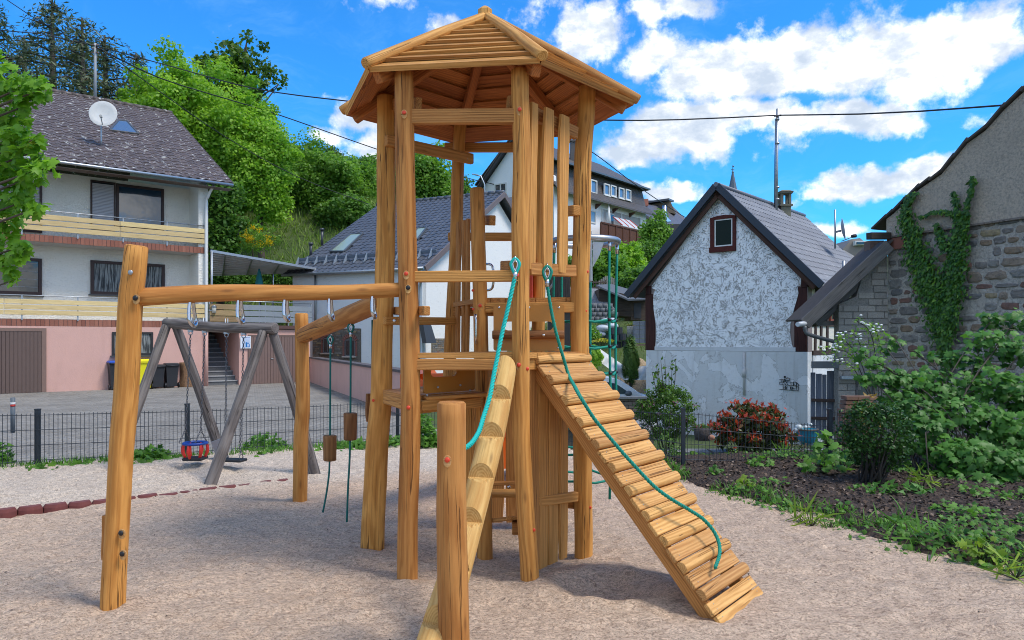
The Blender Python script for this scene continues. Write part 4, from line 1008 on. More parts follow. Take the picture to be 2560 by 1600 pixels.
for x, y, h in r2:
    if h == 0: p2.append(P(x, y, 5.06-.02*(y-712)/226))
    else: p2.append(onp(x, y, L0+rn_*h, rn_))
p2[6] = P(1436, 965, (p2[5].y+p2[7].y)/2)
rope2 = thing('climbing_rope', 'dark green climbing rope hung below the wall boards and lying over the plank ramp', 'rope', tuple(p2[0]), 'teal climbing ropes on the tower')
part(MB().rope(p2, .0125, pitch=.07), 'rope', GREEN, rope2); thimble(rope2, p2[0]+V(0, 0, .045), mat=GREEN, s=1.05)
for i, (x, yt, Y, yb0, yb1, endp, bw) in enumerate([(826, 868, 6.58, 1088, 1152, [(822, 1190), (815, 1240), (807, 1281)], 16.5), (877, 838, 6.17, 1032, 1100, [(874, 1150), (870, 1220), (867, 1305)], 17), (931, 800, 5.95, 985, 1054, [(931, 1080), (932, 1100)], 12)]):
    t = thing('hanging_rope', ['thin dark rope with the lowest wooden block, farthest from the tower', 'thin dark rope with a higher wooden block, second from the tower', 'thin dark rope falling close behind the thick left rear post'][i], 'rope', tuple(P(x, yt, Y)), 'thin ropes with wooden blocks under the bowed beam')
    line = [P(x, yt, Y), P(x-.5, (yt+yb0)/2, Y), P(x-1, yb0, Y), P(x-2, yb1, Y)]+[P(a, b, Y) for a, b in endp]
    part(MB().tube(smooth_path(line, .04), .0085, 7), 'rope', DKROPE, t)
    if i < 2:
        thimble(t, P(x, yt-10, Y), s=.85, mat=DKROPE)
        a, b = P(x-1, yb0, Y), P(x-1.5, yb1, Y); r = bw*Y/F
        part(MB().log([a, a.lerp(b, .5), b], [r, r*.97, r*.94], seed=90+i, rough=.05, n=20, cap=.008), 'block', BLOCK(), t)
# ------------------------------------------------------------ climbing net on a steel ring
RC = V(.59, 6.0, 2.395)
net = thing('climbing_net', 'tubular green rope net hung from a galvanised steel ring beside the tower', 'climbing net', (RC.x, RC.y, .3))
rg = part(MB().torus(RC, .27, .024, n=36, m=10), 'steel_ring', GALV(), net)
part(MB().prism([P(1476, 577, 5.72), P(1479, 577, 5.72), P(1482, 702, 5.72), P(1476, 702, 5.72)], (0, .16, 0)), 'mounting_plate', GALV(), net)
part(MB().prism([P(1482, 604, 5.72), P(1510, 606, 5.72), P(1498, 640, 5.72), P(1482, 668, 5.72)], (0, .008, 0)), 'gusset', GALV(), net)
angs = [R(a) for a in (5, 74, 130, 195, 255, 313)]
def npt(k, z): s = 1.0+.03*math.sin(z*3+k); return V(RC.x+.262*math.cos(angs[k])*s, RC.y+.262*math.sin(angs[k])*s, z)
for k in range(6):
    part(MB().tube([npt(k, z) for z in np.linspace(2.37, .35, 14)], .0105, 7), 'net_rope', GREEN, net)
    part(MB().cyl(npt(k, 2.385), npt(k, 2.30), .015, n=10), 'end_fitting', STEEL(), net)
for z in (1.76, 1.55, 1.34, 1.13, .92, .71, .50):
    q = []
    for k in range(6):
        a = npt(k, z); b = npt((k+1) % 6, z); q += [a, a.lerp(b, .5)+V(0, 0, -.018)]
        part(MB().sphere(a, .020, 8, 5, sz=.8), 'knot', BLACK, net)
    part(MB().tube([Vector(p) for p in q], .010, 7, closed=True), 'net_rope', GREEN, net)
# ------------------------------------------------------------ orange slide behind the tower
sl = thing('slide', 'orange red plastic chute slide partly hidden behind the tower platform', 'slide', (-.1, 7.8, 0))
ORG = flat((.80, .14, .015), .35, .08)
path = [V(-.62, 6.55, 1.26), V(-.55, 6.9, 1.20), V(-.38, 7.5, .80), V(-.16, 8.15, .40), V(.05, 8.7, .22), V(.14, 8.95, .21)]; sp = smooth_path(path, .08)
m = MB(); rings, gcs = [], []
for i, p in enumerate(sp):
    t = (sp[min(i+1, len(sp)-1)]-sp[max(i-1, 0)]).normalized(); sd_ = V(t.y, -t.x, 0).normalized(); u = sd_.cross(t)
    if u.z < 0: u = -u
    pr = [(-.24, .17), (-.27, .17), (-.25, -.02), (-.16, -.07), (.16, -.07), (.25, -.02), (.27, .17), (.24, .17), (.22, .0), (.14, -.04), (-.14, -.04), (-.22, .0)]
    rings.append([p+sd_*a+u*b for a, b in pr]); gcs.append([(i*.1, a, b) for a, b in pr])
part(m.loft(rings, gcs), 'chute', ORG, sl)
part(MB().prism([P(1000, 936, 6.75), P(1112, 933, 6.55), P(1112, 966, 6.55), P(1000, 974, 6.75)], (0, .03, 0)), 'entry_side', ORG, sl)
for x, Y, h in ((.0, 8.35, .30), (-.33, 7.55, .70)): part(MB().cyl((x, Y, -.1), (x, Y, h), .03, n=10), 'support_post', ORG, sl)
part(MB().prism([P(1254, 1075, 7.7), P(1266, 1075, 7.7), P(1266, 1172, 7.7), P(1254, 1172, 7.7)], (0, .05, 0)), 'foot_board', ORG, sl)
# ------------------------------------------------------------ old swing
sw = thing('swing_frame', 'weathered grey round-log swing frame with two swings beyond the sand edging', 'swing', (-3.5, 8.9, 0))
aR = V(-2.76, 8.52, 1.735); aL = V(-4.29, 9.22, 1.81); GL = GREYLOG()
part(MB().log([aL.lerp(aR, -.03), aL.lerp(aR, .5)+V(0, 0, -.02), aL.lerp(aR, 1.03)], [.058, .060, .066], seed=101, rough=.04), 'top_beam', GL, sw)
for i, (top, base) in enumerate([(aR+V(-.10, -.0, -.03), G(523, 1218)), (aR+V(-.02, .06, -.03), G(787, 1187)), (aL+V(.0, -.03, -.03), V(-4.72, 8.72, 0)), (aL+V(.1, .0, -.03), V(-3.72, 9.55, 0))]):
    b2 = base+(base-top).normalized()*.2
    part(MB().log([top, top.lerp(b2, .5)+V(.01, 0, .01), b2], [.054, .060, .066], seed=110+i, rough=.04), 'leg', GL, sw)
cpl = P(548, 1124, 9.42)
part(MB().beam(P(540, 1100, 9.4), P(560, 1152, 9.4), .01, .14, up=(1, 0, .4)), 'shoe_plate', GALV(), sw)
part(MB().sphere(P(740, 958, 8.66), .014, 8, 5), 'bolt_head', GALV(), sw)
def chain(a, b, parent):
    m = MB(); L = (b-a).length; k = int(L/.034); x, y, z, _ = frame(a, b)
    for i in range(k):
        c = a.lerp(b, (i+.5)/k); u = y if i % 2 else z; n = 8
        m.tube([c+x*.021*math.cos(2*math.pi*j/n)+u*.010*math.sin(2*math.pi*j/n) for j in range(n)], .0042, 4, closed=True)
    part(m, 'chain', paint((.17, .17, .18), .5, .9, .3, 20), parent)
def hanger(p, parent):
    m = MB(); m.box(p+V(0, 0, -.01), .05, .05, .03); m.cyl(p+V(-.015, 0, 0), p+V(-.015, 0, .16), .006, n=6); m.cyl(p+V(.015, 0, 0), p+V(.015, 0, .16), .006, n=6); m.torus(p+V(0, 0, -.04), .022, .006, (0, 1, 0), 12, 6)
    part(m, 'hanger', GALV(), parent)
bab = thing('toddler_swing', 'toddler swing seat with blue rim ring and red bars on thin chains', 'swing seat', (-3.87, 9.05, .15), 'swing seats')
tb = lambda x: aL.lerp(aR, x)-V(0, 0, .07)
c0 = P(488, 1108, 9.05)
part(MB().torus(c0, .135, .017, n=24, m=8), 'rim', flat((.01, .055, .30), .4, .05), bab)
for a in range(6):
    t = R(a*60+20); s = c0+V(.13*math.cos(t), .13*math.sin(t), 0)
    part(MB().log([s, s+V(.01*math.cos(t), .01*math.sin(t), -.09), s+V(-.02*math.cos(t), -.02*math.sin(t), -.175)], [.014, .022, .016], n=10, rough=0, seed=a, cap=.003), 'red_bar', flat((.62, .03, .02), .4, .05), bab)
part(MB().beam(c0+V(-.12, 0, -.185), c0+V(.12, 0, -.185), .22, .035, ch=.012), 'seat', flat((.015, .015, .018), .6), bab)
for hx, sx in ((.23, -.11), (.37, .06)):
    q = tb(hx); hanger(q, sw); e = c0+V(sx, -.02 if sx < 0 else .02, .16); chain(q+V(0, 0, -.06), e, bab)
    for d in (-.07, .07): chain(e, c0+V(sx*1.15+d*.5, d*1.2, .015), bab)
st = thing('belt_swing', 'flat black swing seat hanging behind the leaning grey leg', 'swing seat', (-3.26, 8.7, .2), 'swing seats')
c1 = P(585, 1150, 8.75)
part(MB().beam(c1+V(-.17, .03, 0), c1+V(.13, -.03, 0), .16, .03, ch=.008), 'seat', flat((.013, .014, .016), .6), st)
for hx, px_, sx in ((.58, 561, -.10), (.74, 602, .075)):
    q = tb(hx); hanger(q, sw); e = c1+V(sx, 0, .13); chain(q+V(0, 0, -.06), e, st)
    for d in (-.06, .06): chain(e, c1+V(sx+.01, d, .015), st)
# ------------------------------------------------------------ building helpers
class FR:
    """wall frame: origin, horizontal direction e, outward normal n"""
    def __init__(s, o, e, n): s.o = Vector(o); s.e = Vector(e).normalized(); s.n = Vector(n).normalized()
    def p(s, u, z, d=0.0): q = s.o+s.e*u+s.n*d; return V(q.x, q.y, z)
    def px(s, x, y, d=0.0): q = onp(x, y, s.o+s.n*d, s.n); return (q-s.o-s.n*d).dot(s.e), q.z
    def slab(s, u0, u1, z0, z1, d0, d1, m=None):
        m = m or MB(); a = s.p(u0, z0, d0); return m.obox(a, s.e*(u1-u0), V(0, 0, z1-z0), s.n*(d1-d0))
    def poly(s, uz, d0, d1, m=None):
        m = m or MB(); return m.prism([s.p(u, z, d0) for u, z in uz], s.n*(d1-d0))
def window(f, par, u0, u1, z0, z1, d=0.0, mull=(), fm=None, gm=None, fw=.06, sill=None, pd=.05, label=None, name='window', split=None):
    fm = fm or flat((.03, .012, .012), .5); gm = gm or glass_mat(); m = MB()
    if u0 > u1: u0, u1 = u1, u0
    for a, b, c, e in ((u0, u1, z1-fw, z1), (u0, u1, z0, z0+fw), (u0, u0+fw, z0+fw, z1-fw), (u1-fw, u1, z0+fw, z1-fw)): f.slab(a, b, c, e, d-.02, d+pd, m)
    cuts = [u0+(u1-u0)*t for t in mull]
    for c in cuts: f.slab(c-fw*.5, c+fw*.5, z0+fw, z1-fw, d-.02, d+pd-.006, m)
    w = part(m, name, fm, par, label); e = [u0+fw]+cuts+[u1-fw]
    for i in range(len(e)-1): part(f.slab(e[i]+.002, e[i+1]-.002, z0+fw, z1-fw, d-.01, d+.012), 'pane', gm[i] if isinstance(gm, (list, tuple)) else gm, w)
    if sill: part(f.slab(u0-.06, u1+.06, z0-.06, z0-.003, d-.02, d+.14), 'sill', sill, w)
    return w
def pan_tile_mesh(w, l, mats, h=1.0):
    xs = [0, .2, .38, .55, .75, .92, 1.03]; zs = [.012, .0, .006, .030, .042, .030, .014]
    m = MB(); n = len(xs); vs = []
    for y, dz in ((0, .022), (l*1.10, .002)): vs += [V(x*w, y, (z+dz)*h) for x, z in zip(xs, zs)]
    vs += [V(x*w, 0, (z-.004)*h) for x, z in zip(xs, zs)]
    fs = [(i, i+1, n+i+1, n+i) for i in range(n-1)]+[(2*n+i, 2*n+i+1, i+1, i) for i in range(n-1)]
    m.add(vs, fs); return mesh_of(m, 'roof_tile', V(0, 0, 0), mats)
def tile_roof(par, o, e, up, ncol, nrow, w, l, mat, seed, skip=None, keep=300, hh=1.0):
    """tiles on the plane from eave corner o along e, rising along up; nearest 300 become parts"""
    e = Vector(e).normalized(); up = Vector(up).normalized(); n = e.cross(up).normalized()
    flip = n.z < 0
    if flip: o = Vector(o)+e*(ncol*w); e = -e; n = e.cross(up).normalized()
    me = pan_tile_mesh(w, l, [mat], hh); rs = random.Random(seed); L = []
    for r in range(nrow):
        for c in range(ncol):
            q = Vector(o)+e*(c*w)+up*(r*l)
            if skip and skip(q+e*w/2+up*l/2): continue
            a = rs.uniform(-.008, .008); L.append((q.length, q+n*rs.uniform(0, .006), a))
    L.sort(key=lambda t: (abs(t[1].x/t[1].y) > .70, t[0]))
    for d, q, a in L[:keep]: inst(me, 'roof_tile', par, basis(q, (e+up*a).normalized(), (up-e*a).normalized(), n))
    rest = L[keep:]
    if rest:
        k = len(me.vertices); co = np.empty(k*3); me.vertices.foreach_get('co', co); co = co.reshape(-1, 3); M = np.array([list(e), list(up), list(n)])
        W_ = co@M; qs = np.array([list(t[1]-ORI[par.name]) for t in rest]); al = (qs[:, None, :]+W_[None]).reshape(-1, 3)
        fs = [tuple(p.vertices) for p in me.polygons]; faces = [tuple(i+j*k for i in f) for j in range(len(rest)) for f in fs]
        m2 = bpy.data.meshes.new('roof_tiles'); m2.from_pydata(al.tolist(), [], faces); m2.materials.append(mat)
        at = m2.attributes.new('lr', 'FLOAT', 'POINT'); at.data.foreach_set('value', np.repeat(np.random.default_rng(seed).uniform(0, 1, len(rest)), k).astype(np.float32))
        o2 = bpy.data.objects.new('roof_tiling', m2); COL.objects.link(o2); o2.parent = par; o2['kind'] = 'stuff'
def brick_row(par, f, u0, u1, z, h, w, d, mat, gap=.012, name='brick', dd=.03):
    m = MB(); m.obox((0, 0, 0), (w-gap, 0, 0), (0, dd, 0), (0, 0, h)); me = mesh_of(m, name, V(0, 0, 0), [mat]); u = u0
    while u < u1-.01:
        inst(me, name, par, basis(f.p(u, z+random.uniform(-.002, .002), d+random.uniform(-.004, .004)), f.e, f.n, V(0, 0, 1))); u += w
WHITE = flat((.72, .72, .70), .6, .15); DBROWN = flat((.035, .014, .012), .5); DGREY = flat((.05, .052, .055), .5)
PINKP = lambda: plaster((.66, .40, .335), 30.0, (1, 1, 1), .006, .3, (.46, .28, .24))
# ------------------------------------------------------------ left house
K0 = V(-11.5, 28, -.14); ex = V(-.768, -.640, 0); ed_ = V(-.640, .768, 0); n1 = -ed_
lh = thing('apartment_house', 'rough grey plaster house with two yellow board balconies, pink ground floor and brown pantile roof', 'house', tuple(K0))
f0 = FR(K0, ex, n1); D = -1.15
part(f0.slab(0, 10, -.3, 2.06, -8, 0), 'ground_floor', PINKP(), lh, 'pink plastered ground floor')
part(f0.slab(.35, 10, 2.3, 7.45, -8, D), 'wall', plaster((.88, .85, .78), 11.0, (1, 1, 3.2), .05, .12), lh, 'rough pale grey plaster wall')
part(f0.slab(0, .35, 2.3, 7.5, -8, -.02), 'side_fin', plaster((.88, .85, .78), 11.0, (1, 1, 3.2), .05, .12), lh)
SLABM = plaster((.5, .48, .45), 10, depth=.01)
for zb, zt in ((2.06, 2.30), (4.86, 5.10)):
    part(f0.slab(.36 if zb > 3 else 0, 10, zb, zt, D, -.03), 'balcony_slab', SLABM, lh)
    brick_row(lh, f0, .0 if zb < 3 else .02, 7.4, zb+.005, zt-zb-.01, .132, -.03, brick_mat())
YB = lambda: wood((.76, .58, .29), (.58, .43, .20), (.2, .14, .07), .7, .18, knots=False, crack=.3)
for z0, zz in ((2.40, 2.94), (5.20, 5.78)):
    hgt = (zz-z0)/3
    for k in range(3):
        for a, b in ((.08, 3.02), (3.035, 6.4), (6.415, 9.6)):
            z = z0+hgt*k+.012; q = (z+hgt/2)
            part(MB().beam(f0.p(a, q, .055), f0.p(b, q, .055), hgt-.03, .028, up=n1, ch=.004), 'balcony_board', YB(), lh)
    for u in (.12, 1.45, 2.9, 4.3, 5.9, 7.4): part(f0.slab(u, u+.04, z0-.15, zz+.12, .0, .035), 'balcony_post', GALV(), lh)
    part(MB().tube([f0.p(.1, zz+.13, .02), f0.p(9.6, zz+.13, .02)], .018, 6), 'handrail', GALV(), lh)
# windows on the recessed wall
def pw_(f, x0, x1, yt, yb, d):
    xm = (x0+x1)/2; a, _ = f.px(x0, yt, d); b, _ = f.px(x1, yt, d); _, zt = f.px(xm, yt, d); _, zb = f.px(xm, yb, d); return min(a, b), max(a, b), zb, zt
def rshutter(f, par, u0, u1, z0, z1, d):
    s = None; m = MB(); k = int((z1-z0)/.052)
    for i in range(k): f.slab(u0, u1, z0+i*.052, z0+i*.052+.044, d, d+.018+.004*(i % 2), m)
    part(m, 'roller_shutter', shutter(), par)
WD = D+.01
a, b, z0, z1 = pw_(f0, 290, 409, 466, 574, WD); w = window(f0, lh, a, b, z0, z1, WD, fm=DBROWN, fw=.09, pd=.06, gm=glass_mat((.02, .05, .09), 1.0, .8))  # blue tint in the glass colour stands in for reflected sky
a2, b2, z02, z12 = pw_(f0, 226, 288, 457, 575, WD); w = window(f0, lh, a2, b2, z02, z1+.02, WD, fm=DBROWN, fw=.05, pd=.06); rshutter(f0, w, a2+.05, b2-.05, z02+.05, z1-.03, WD+.02)
a, b, z0, z1 = pw_(f0, 40, 105, 460, 580, WD); w = window(f0, lh, a, b+.9, z0, z1, WD, fm=DBROWN, fw=.08, pd=.06); rshutter(f0, w, a+.08, b+.8, z0+.05, z1-.05, WD+.02)
a, b, z0, z1 = pw_(f0, 226, 411, 656, 738, WD); window(f0, lh, a, b, z0, z1, WD, mull=(.31, .52), fm=DBROWN, gm=curtain(), fw=.10, pd=.07, sill=DGREY)
a, b, z0, z1 = pw_(f0, 0, 104, 644, 736, WD); w = window(f0, lh, a, b+.8, z0, z1, WD, fm=DBROWN, gm=glass_mat((.035, .04, .04)), fw=.10, pd=.07, sill=DGREY)
for k in range(4): part(f0.slab(a+.12, b+.7, z0+.25+k*.27, z0+.27+k*.27, WD+.02, WD+.03), 'blind_slat', flat((.28, .28, .28)), w)
a, b, z0, z1 = pw_(f0, 280, 382, 830, 888, 0); window(f0, lh, a, b, z0, z1, 0, mull=(.5,), fm=flat((.02, .02, .022)), gm=curtain(), fw=.07, sill=DGREY)
# garage doors
def garage_door(par, f, u0, u1, z0, z1, d, col):
    m = MB(); k = int((u1-u0)/.11); w = (u1-u0)/k
    for i in range(k): f.slab(u0+i*w+.006, u0+(i+1)*w-.006, z0, z1, d, d+.03, m)
    f.slab(u0, u1, z0, z1, d-.02, d+.004, m)
    return part(m, 'garage_door', col, par)
GD = flat((.13, .085, .07), .6, .2)
a, b, z0, z1 = pw_(f0, -60, 104, 828, 985, 0); garage_door(lh, f0, a, b, -.13, z1, -.10+.11, GD)
m = MB(); f0.slab(a-.13, a-.003, -.13, z1+.11, 0, .05, m); f0.slab(a-.003, b, z1+.003, z1+.11, 0, .05, m); part(m, 'door_surround', flat((.22, .14, .11), .7), lh)
# downpipe at the corner
m = MB().tube(smooth_path([f0.p(-.12, 7.45, .30), f0.p(.05, 7.0, .12), f0.p(.10, 6.4, .07), f0.p(.10, 2.2, .07)], .15), .055, 10)
part(m, 'downpipe', WHITE, lh); part(MB().cyl(f0.p(.10, 2.2, .07), f0.p(.10, -.14, .07), .058, n=10), 'downpipe', PINKP(), lh)
# roof
eo = f0.p(-.71, 7.50, .63); upv = ed_*8.07+V(0, 0, 4.55); sl_ = upv.length; un = upv.normalized(); nr = ex.cross(un).normalized(); nr = nr if nr.z > 0 else -nr
TM = tile_mat((.062, .047, .043), (.135, .102, .092), .95)
rf = part(MB().obox(eo-nr*.10, ex*11, upv, nr*.09), 'roof', TM, lh)
rg_ = eo+upv; back = (ed_*8.07-V(0, 0, 4.55)); nb_ = V(0, 0, 1).cross(ex); 
part(MB().obox(rg_-V(0, 0, .10), ex*11, back, V(0, 0, .09)), 'rear_roof', TM, rf)
sk = [onp(x, y, eo, nr) for x, y in ((274, 329), (296, 304), (317, 306), (346, 338))]; skc = sum(sk, Vector())/4
tile_roof(lh, eo, ex, un, 36, 27, .30, sl_/27, TM, 5, skip=lambda q: (q-skc).length < .42)
m = MB()
for i in range(27): m.cyl(rg_+ex*(i*.40)+V(0, 0, .02), rg_+ex*(i*.40+.42)+V(0, 0, .03), .11, .12, 8)
part(m, 'ridge_tiles', TM, rf, kind='stuff')
m = MB()
for i in range(4): m.beam(sk[i]+nr*.05, sk[(i+1) % 4]+nr*.05, .07, .09, up=nr, ch=.01)
sw_ = part(m, 'skylight', flat((.08, .085, .09), .5), lh); part(MB().prism([p+nr*.055 for p in sk], nr*.012), 'pane', glass_mat((.10, .14, .20)), sw_)
gb_ = V(rg_.x, rg_.y, 7.4)
part(MB().prism([eo+ex*.71-V(0, 0, .1)+n1*-.6, rg_+ex*.71-V(0, 0, .12), rg_+ex*.71+ed_*7.5-V(0, 0, 4.3)], ex*.2), 'gable_wall', plaster((.88, .85, .78), 11.0, (1, 1, 3.2), .05, .12), lh)
part(MB().tube([eo-nr*.05+n1*.04, eo-nr*.05+n1*.04+ex*11], .055, 8), 'gutter', GALV(), lh)
part(MB().obox(eo+n1*-.03-V(0, 0, .20), ex*11, n1*-.5, V(0, 0, .02)), 'soffit', flat((.12, .075, .05)), lh)
pr = [(-.72, .0)]
part(MB().beam(eo-nr*.03, eo+upv-nr*.03, .03, .17, up=nr), 'verge_board', flat((.09, .065, .055)), lh)
# satellite dish and roof mast
def dish(par_label, c, r, nrm, foot, mastz, mat, cat='satellite dish', lb=None):
    t = thing('satellite_dish', par_label, cat, tuple(foot)); nrm = Vector(nrm).normalized(); u = V(0, 0, 1).cross(nrm).normalized(); w = nrm.cross(u)
    rings, gcs = [], []; N_ = 20
    for fr_, dp in ((.02, 0), (.35, .02), (.7, .075), (1.0, .15), (1.02, .14), (.7, .06), (.3, .0), (.02, -.015)):
        q = [c+(u*math.cos(2*math.pi*j/N_)+w*math.sin(2*math.pi*j/N_)*1.06)*r*fr_+nrm*(dp*r-.03) for j in range(N_)]; rings.append(q); gcs.append([tuple(p) for p in q])
    part(MB().loft(rings, gcs), 'reflector', mat, t)
    part(MB().tube(smooth_path([Vector(foot), V(foot[0], foot[1], mastz-.15), V(foot[0], foot[1], mastz)], .2), .028, 8), 'mast', GALV(), t)
    part(MB().beam(V(foot[0], foot[1], mastz-.1), c-nrm*.08, .08, .08), 'bracket', GALV(), t)
    e = c+nrm*r*.75-w*r*.55; part(MB().tube([c-w*r*.95, e], .018, 6), 'feed_arm', GALV(), t); part(MB().cyl(e, e-nrm*.12, .05, .04, 10), 'feed_head', flat((.35, .35, .33)), t)
    return t
ft = onp(253, 365, eo, nr); dc = P(258, 285, ft.y-.25)
dish('large white satellite dish on the brown pantile roof', dc, .46, (.30, -1, .22), tuple(ft), dc.z-.1, flat((.62, .62, .60), .4, .25, 8))
mt = P(238, 246, 33.2); pole = thing('roof_mast', 'thin grey roof mast carrying wires above the ridge of the left house', 'mast', tuple(mt))
part(MB().cyl(mt-V(0, 0, .6), P(238, 108, 33.2), .07, .055, 10), 'pole', flat((.30, .32, .34), .6), pole)
for dz in (0, .18, .36): part(MB().cyl(P(229, 112, 33.2)-V(0, 0, dz), P(247, 112, 33.2)-V(0, 0, dz), .03, n=6), 'insulator', flat((.2, .1, .07)), pole)
# ------------------------------------------------------------ bins
def bin_(x, y, Y, h, w, body, lid, label, rot=0.0):
    c = P(x, 0, Y); c.z = YZ; t = thing('wheelie_bin', label, 'bin', tuple(c), 'wheelie bins along the pink wall'); m = MB(); e = ex*-1; q = n1
    def ring(s, z, dd=0): return [c+e*a*s*w/2+q*(b*s*w/2+dd)+V(0, 0, z) for a, b in ((-1, -1), (1, -1), (1, 1), (-1, 1))]
    rr = [ring(.80, .05), ring(.86, h*.5), ring(.98, h*.86), ring(1.04, h*.88), ring(1.04, h*.92)]; m.loft(rr, rr, smooth=False); part(m, 'body', body, t)
    r2 = [ring(1.08, h*.92+.004, .01), ring(1.08, h*.96, .01), ring(.9, h, .0)]; part(MB().loft(r2, r2, smooth=False), 'lid', lid, t)
    for s in (-1, 1): part(MB().cyl(c+e*s*w*.46+V(0, 0, .10)-q*.0+q*w*.40, c+e*s*w*.54+V(0, 0, .10)+q*w*.40, .10, n=12), 'wheel', BLACK, t)
    part(MB().cyl(c-e*w*.45+q*w*.55+V(0, 0, h*.90), c+e*w*.45+q*w*.55+V(0, 0, h*.90), .018, n=8), 'handle', body, t)
BK = flat((.022, .024, .028), .5, .1)
bin_(290, 0, 25.85, 1.02, .50, BK, flat((.02, .08, .42), .45), 'dark wheelie bin with a blue lid behind the tall wooden post')
bin_(357, 0, 26.25, 1.06, .52, flat((.80, .72, .01), .45, .05), flat((.82, .74, .01), .45, .05), 'bright yellow wheelie bin beside the leaning grey log')
bin_(393, 0, 26.6, .86, .42, BK, BK, 'low black wheelie bin right of the yellow one')
bin_(427, 0, 27.0, .90, .44, BK, BK, 'black wheelie bin with visible wheels, rightmost of the row')
t = single(MB().log([V(P(463, 0, 27.5).x, 27.5, YZ-.02), V(P(465, 0, 27.5).x, 27.5, .35), V(P(463, 0, 27.5).x, 27.5, .78)], [.27, .22, .25], n=18, rough=.12, seed=9), 'tree_stump', wood((.30, .17, .09), (.16, .09, .05)), 'upright tree stump beside the bins at the house corner', 'tree stump')
bo = thing('bollard', 'grey bollard with white and red band on the paved yard', 'bollard', tuple(G(32, 1082, YZ)))
bp = G(32, 1082, YZ); part(MB().cyl(bp-V(0, 0, .05), bp+V(0, 0, 88*bp.y/F), 5.2*bp.y/F, n=12), 'post', flat((.10, .12, .14)), bo)
hh = bp.y/F
part(MB().cyl(bp+V(0, 0, 71*hh), bp+V(0, 0, 76*hh), 5.6*hh, n=12), 'white_band', WHITE, bo); part(MB().cyl(bp+V(0, 0, 66*hh), bp+V(0, 0, 70.8*hh), 5.6*hh, n=12), 'red_band', flat((.55, .03, .02)), bo)
# ------------------------------------------------------------ stairs, garage, terrace
ga = thing('garage', 'low pink garage with brown ribbed door and boarded terrace railing on top', 'garage', (-9.5, 29.8, YZ))
ug0 = -1.16; ug1 = -4.09
part(f0.slab(ug1, ug0, -.3, 2.02, -6, 0), 'wall', PINKP(), ga)
a, b, z0, z1 = pw_(f0, 625, 737, 842, 957, 0); garage_door(ga, f0, a, b, -.13, z1, .012, flat((.20, .13, .11), .6, .2))
m = MB(); f0.slab(a-.08, a-.004, -.13, z1+.08, 0, .05, m); f0.slab(b+.004, b+.08, -.13, z1+.08, 0, .05, m); f0.slab(a-.004, b+.004, z1+.004, z1+.08, 0, .05, m); part(m, 'door_frame', flat((.17, .11, .09)), ga)
part(MB().cyl(f0.p((a+b)/2, .85, .05), f0.p((a+b)/2+.1, .85, .05), .02, n=6), 'door_handle', GALV(), ga)
part(f0.slab(ug1-.05, .0, 2.05, 2.18, -6, .10), 'terrace_slab', flat((.11, .055, .045)), ga)
for k in range(3):
    z = 2.30+k*.235
    part(MB().beam(f0.p(-.03, z+.1, .06), f0.p(-1.22, z+.1, .06), .205, .03, up=n1, ch=.004), 'terrace_board', wood((.42, .29, .15), (.25, .165, .08), knots=False, crack=.4), ga)
    part(f0.slab(ug1-.05, -1.26, z, z+.205, .04, .055), 'frosted_panel', flat((.27, .30, .33), .25, .35, 5), ga)
for u in (-.03, -1.24, -2.2, -3.15, -4.13): part(f0.slab(u-.02, u+.02, 2.12, 3.10, .0, .035), 'railing_post', GALV(), ga)
part(MB().tube([f0.p(0, 3.11, .03), f0.p(-4.15, 3.11, .03)], .02, 6), 'handrail', GALV(), ga)
# sign on the pier
a, b, z0, z1 = pw_(f0, 599.5, 625.5, 840, 871, .0)
sg = thing('wall_sign', 'white and pale blue notice sign on the pink pier beside the garage door', 'sign', tuple(f0.p((a+b)/2, z0, .03)))
part(f0.slab(a, b, z0, z1, .052, .064), 'panel', flat((.78, .80, .82), .4, .02), sg)
part(f0.slab(a+.04, b-.06, z0+.03, z1-.09, .064, .067), 'blue_field', flat((.50, .60, .76), .4, .02), sg)
BL = flat((.0, .16, .50), .4, 0)
def text(s, size, M_, mat, par, name='lettering', ext=.002):
    cu = bpy.data.curves.new(name, 'FONT'); cu.body = s; cu.size = size; cu.align_x = 'CENTER'; cu.align_y = 'CENTER'; cu.extrude = ext
    tmp = bpy.data.objects.new(name, cu); COL.objects.link(tmp); dg = bpy.context.evaluated_depsgraph_get(); me = bpy.data.meshes.new_from_object(tmp.evaluated_get(dg)); bpy.data.objects.remove(tmp); bpy.data.curves.remove(cu)
    me.materials.clear(); me.materials.append(mat); o = bpy.data.objects.new(name, me); COL.objects.link(o); o.parent = par; o.matrix_local = Matrix.Translation(-ORI[par.name])@M_; ORI[o.name] = ORI[par.name]; return o
um = (a+b)/2; text('Winzerhof', .075, basis(f0.p(um, z1-.05, .066), -ex, V(0, 0, 1), n1), BL, sg)
m = MB(); f0.slab(um-.0, um-.06, z0+.06, z0+.24, .068, .071, m); f0.slab(um-.06, um-.13, z0+.19, z0+.22, .068, .071, m); f0.slab(um+.10, um+.07, z0+.13, z0+.16, .068, .071, m); f0.slab(um-.07, um-.16, z0+.055, z0+.075, .068, .071, m); f0.slab(um-.145, um-.165, z0+.075, z0+.17, .068, .071, m)
part(m, 'blue_mark', BL, sg)
# granite steps
stp = thing('granite_steps', 'grey granite steps rising between the house corner and the pink garage wall', 'steps', tuple(f0.p(-.6, YZ)))
GR = mortar_mat((.40, .405, .41), 60.0, .004)
for k in range(12):
    z = YZ+.178*(k+1); d0 = -.15-.27*k
    m = MB(); f0.slab(-.02, -1.15, z-.035, z, d0-.30, d0+.03, m); part(m, 'tread', GR, stp)
    m = MB(); f0.slab(-.02, -1.15, YZ-.1, z-.038, d0-.27, d0, m); part(m, 'riser', mortar_mat((.17, .175, .18), 60.0, .004), stp)
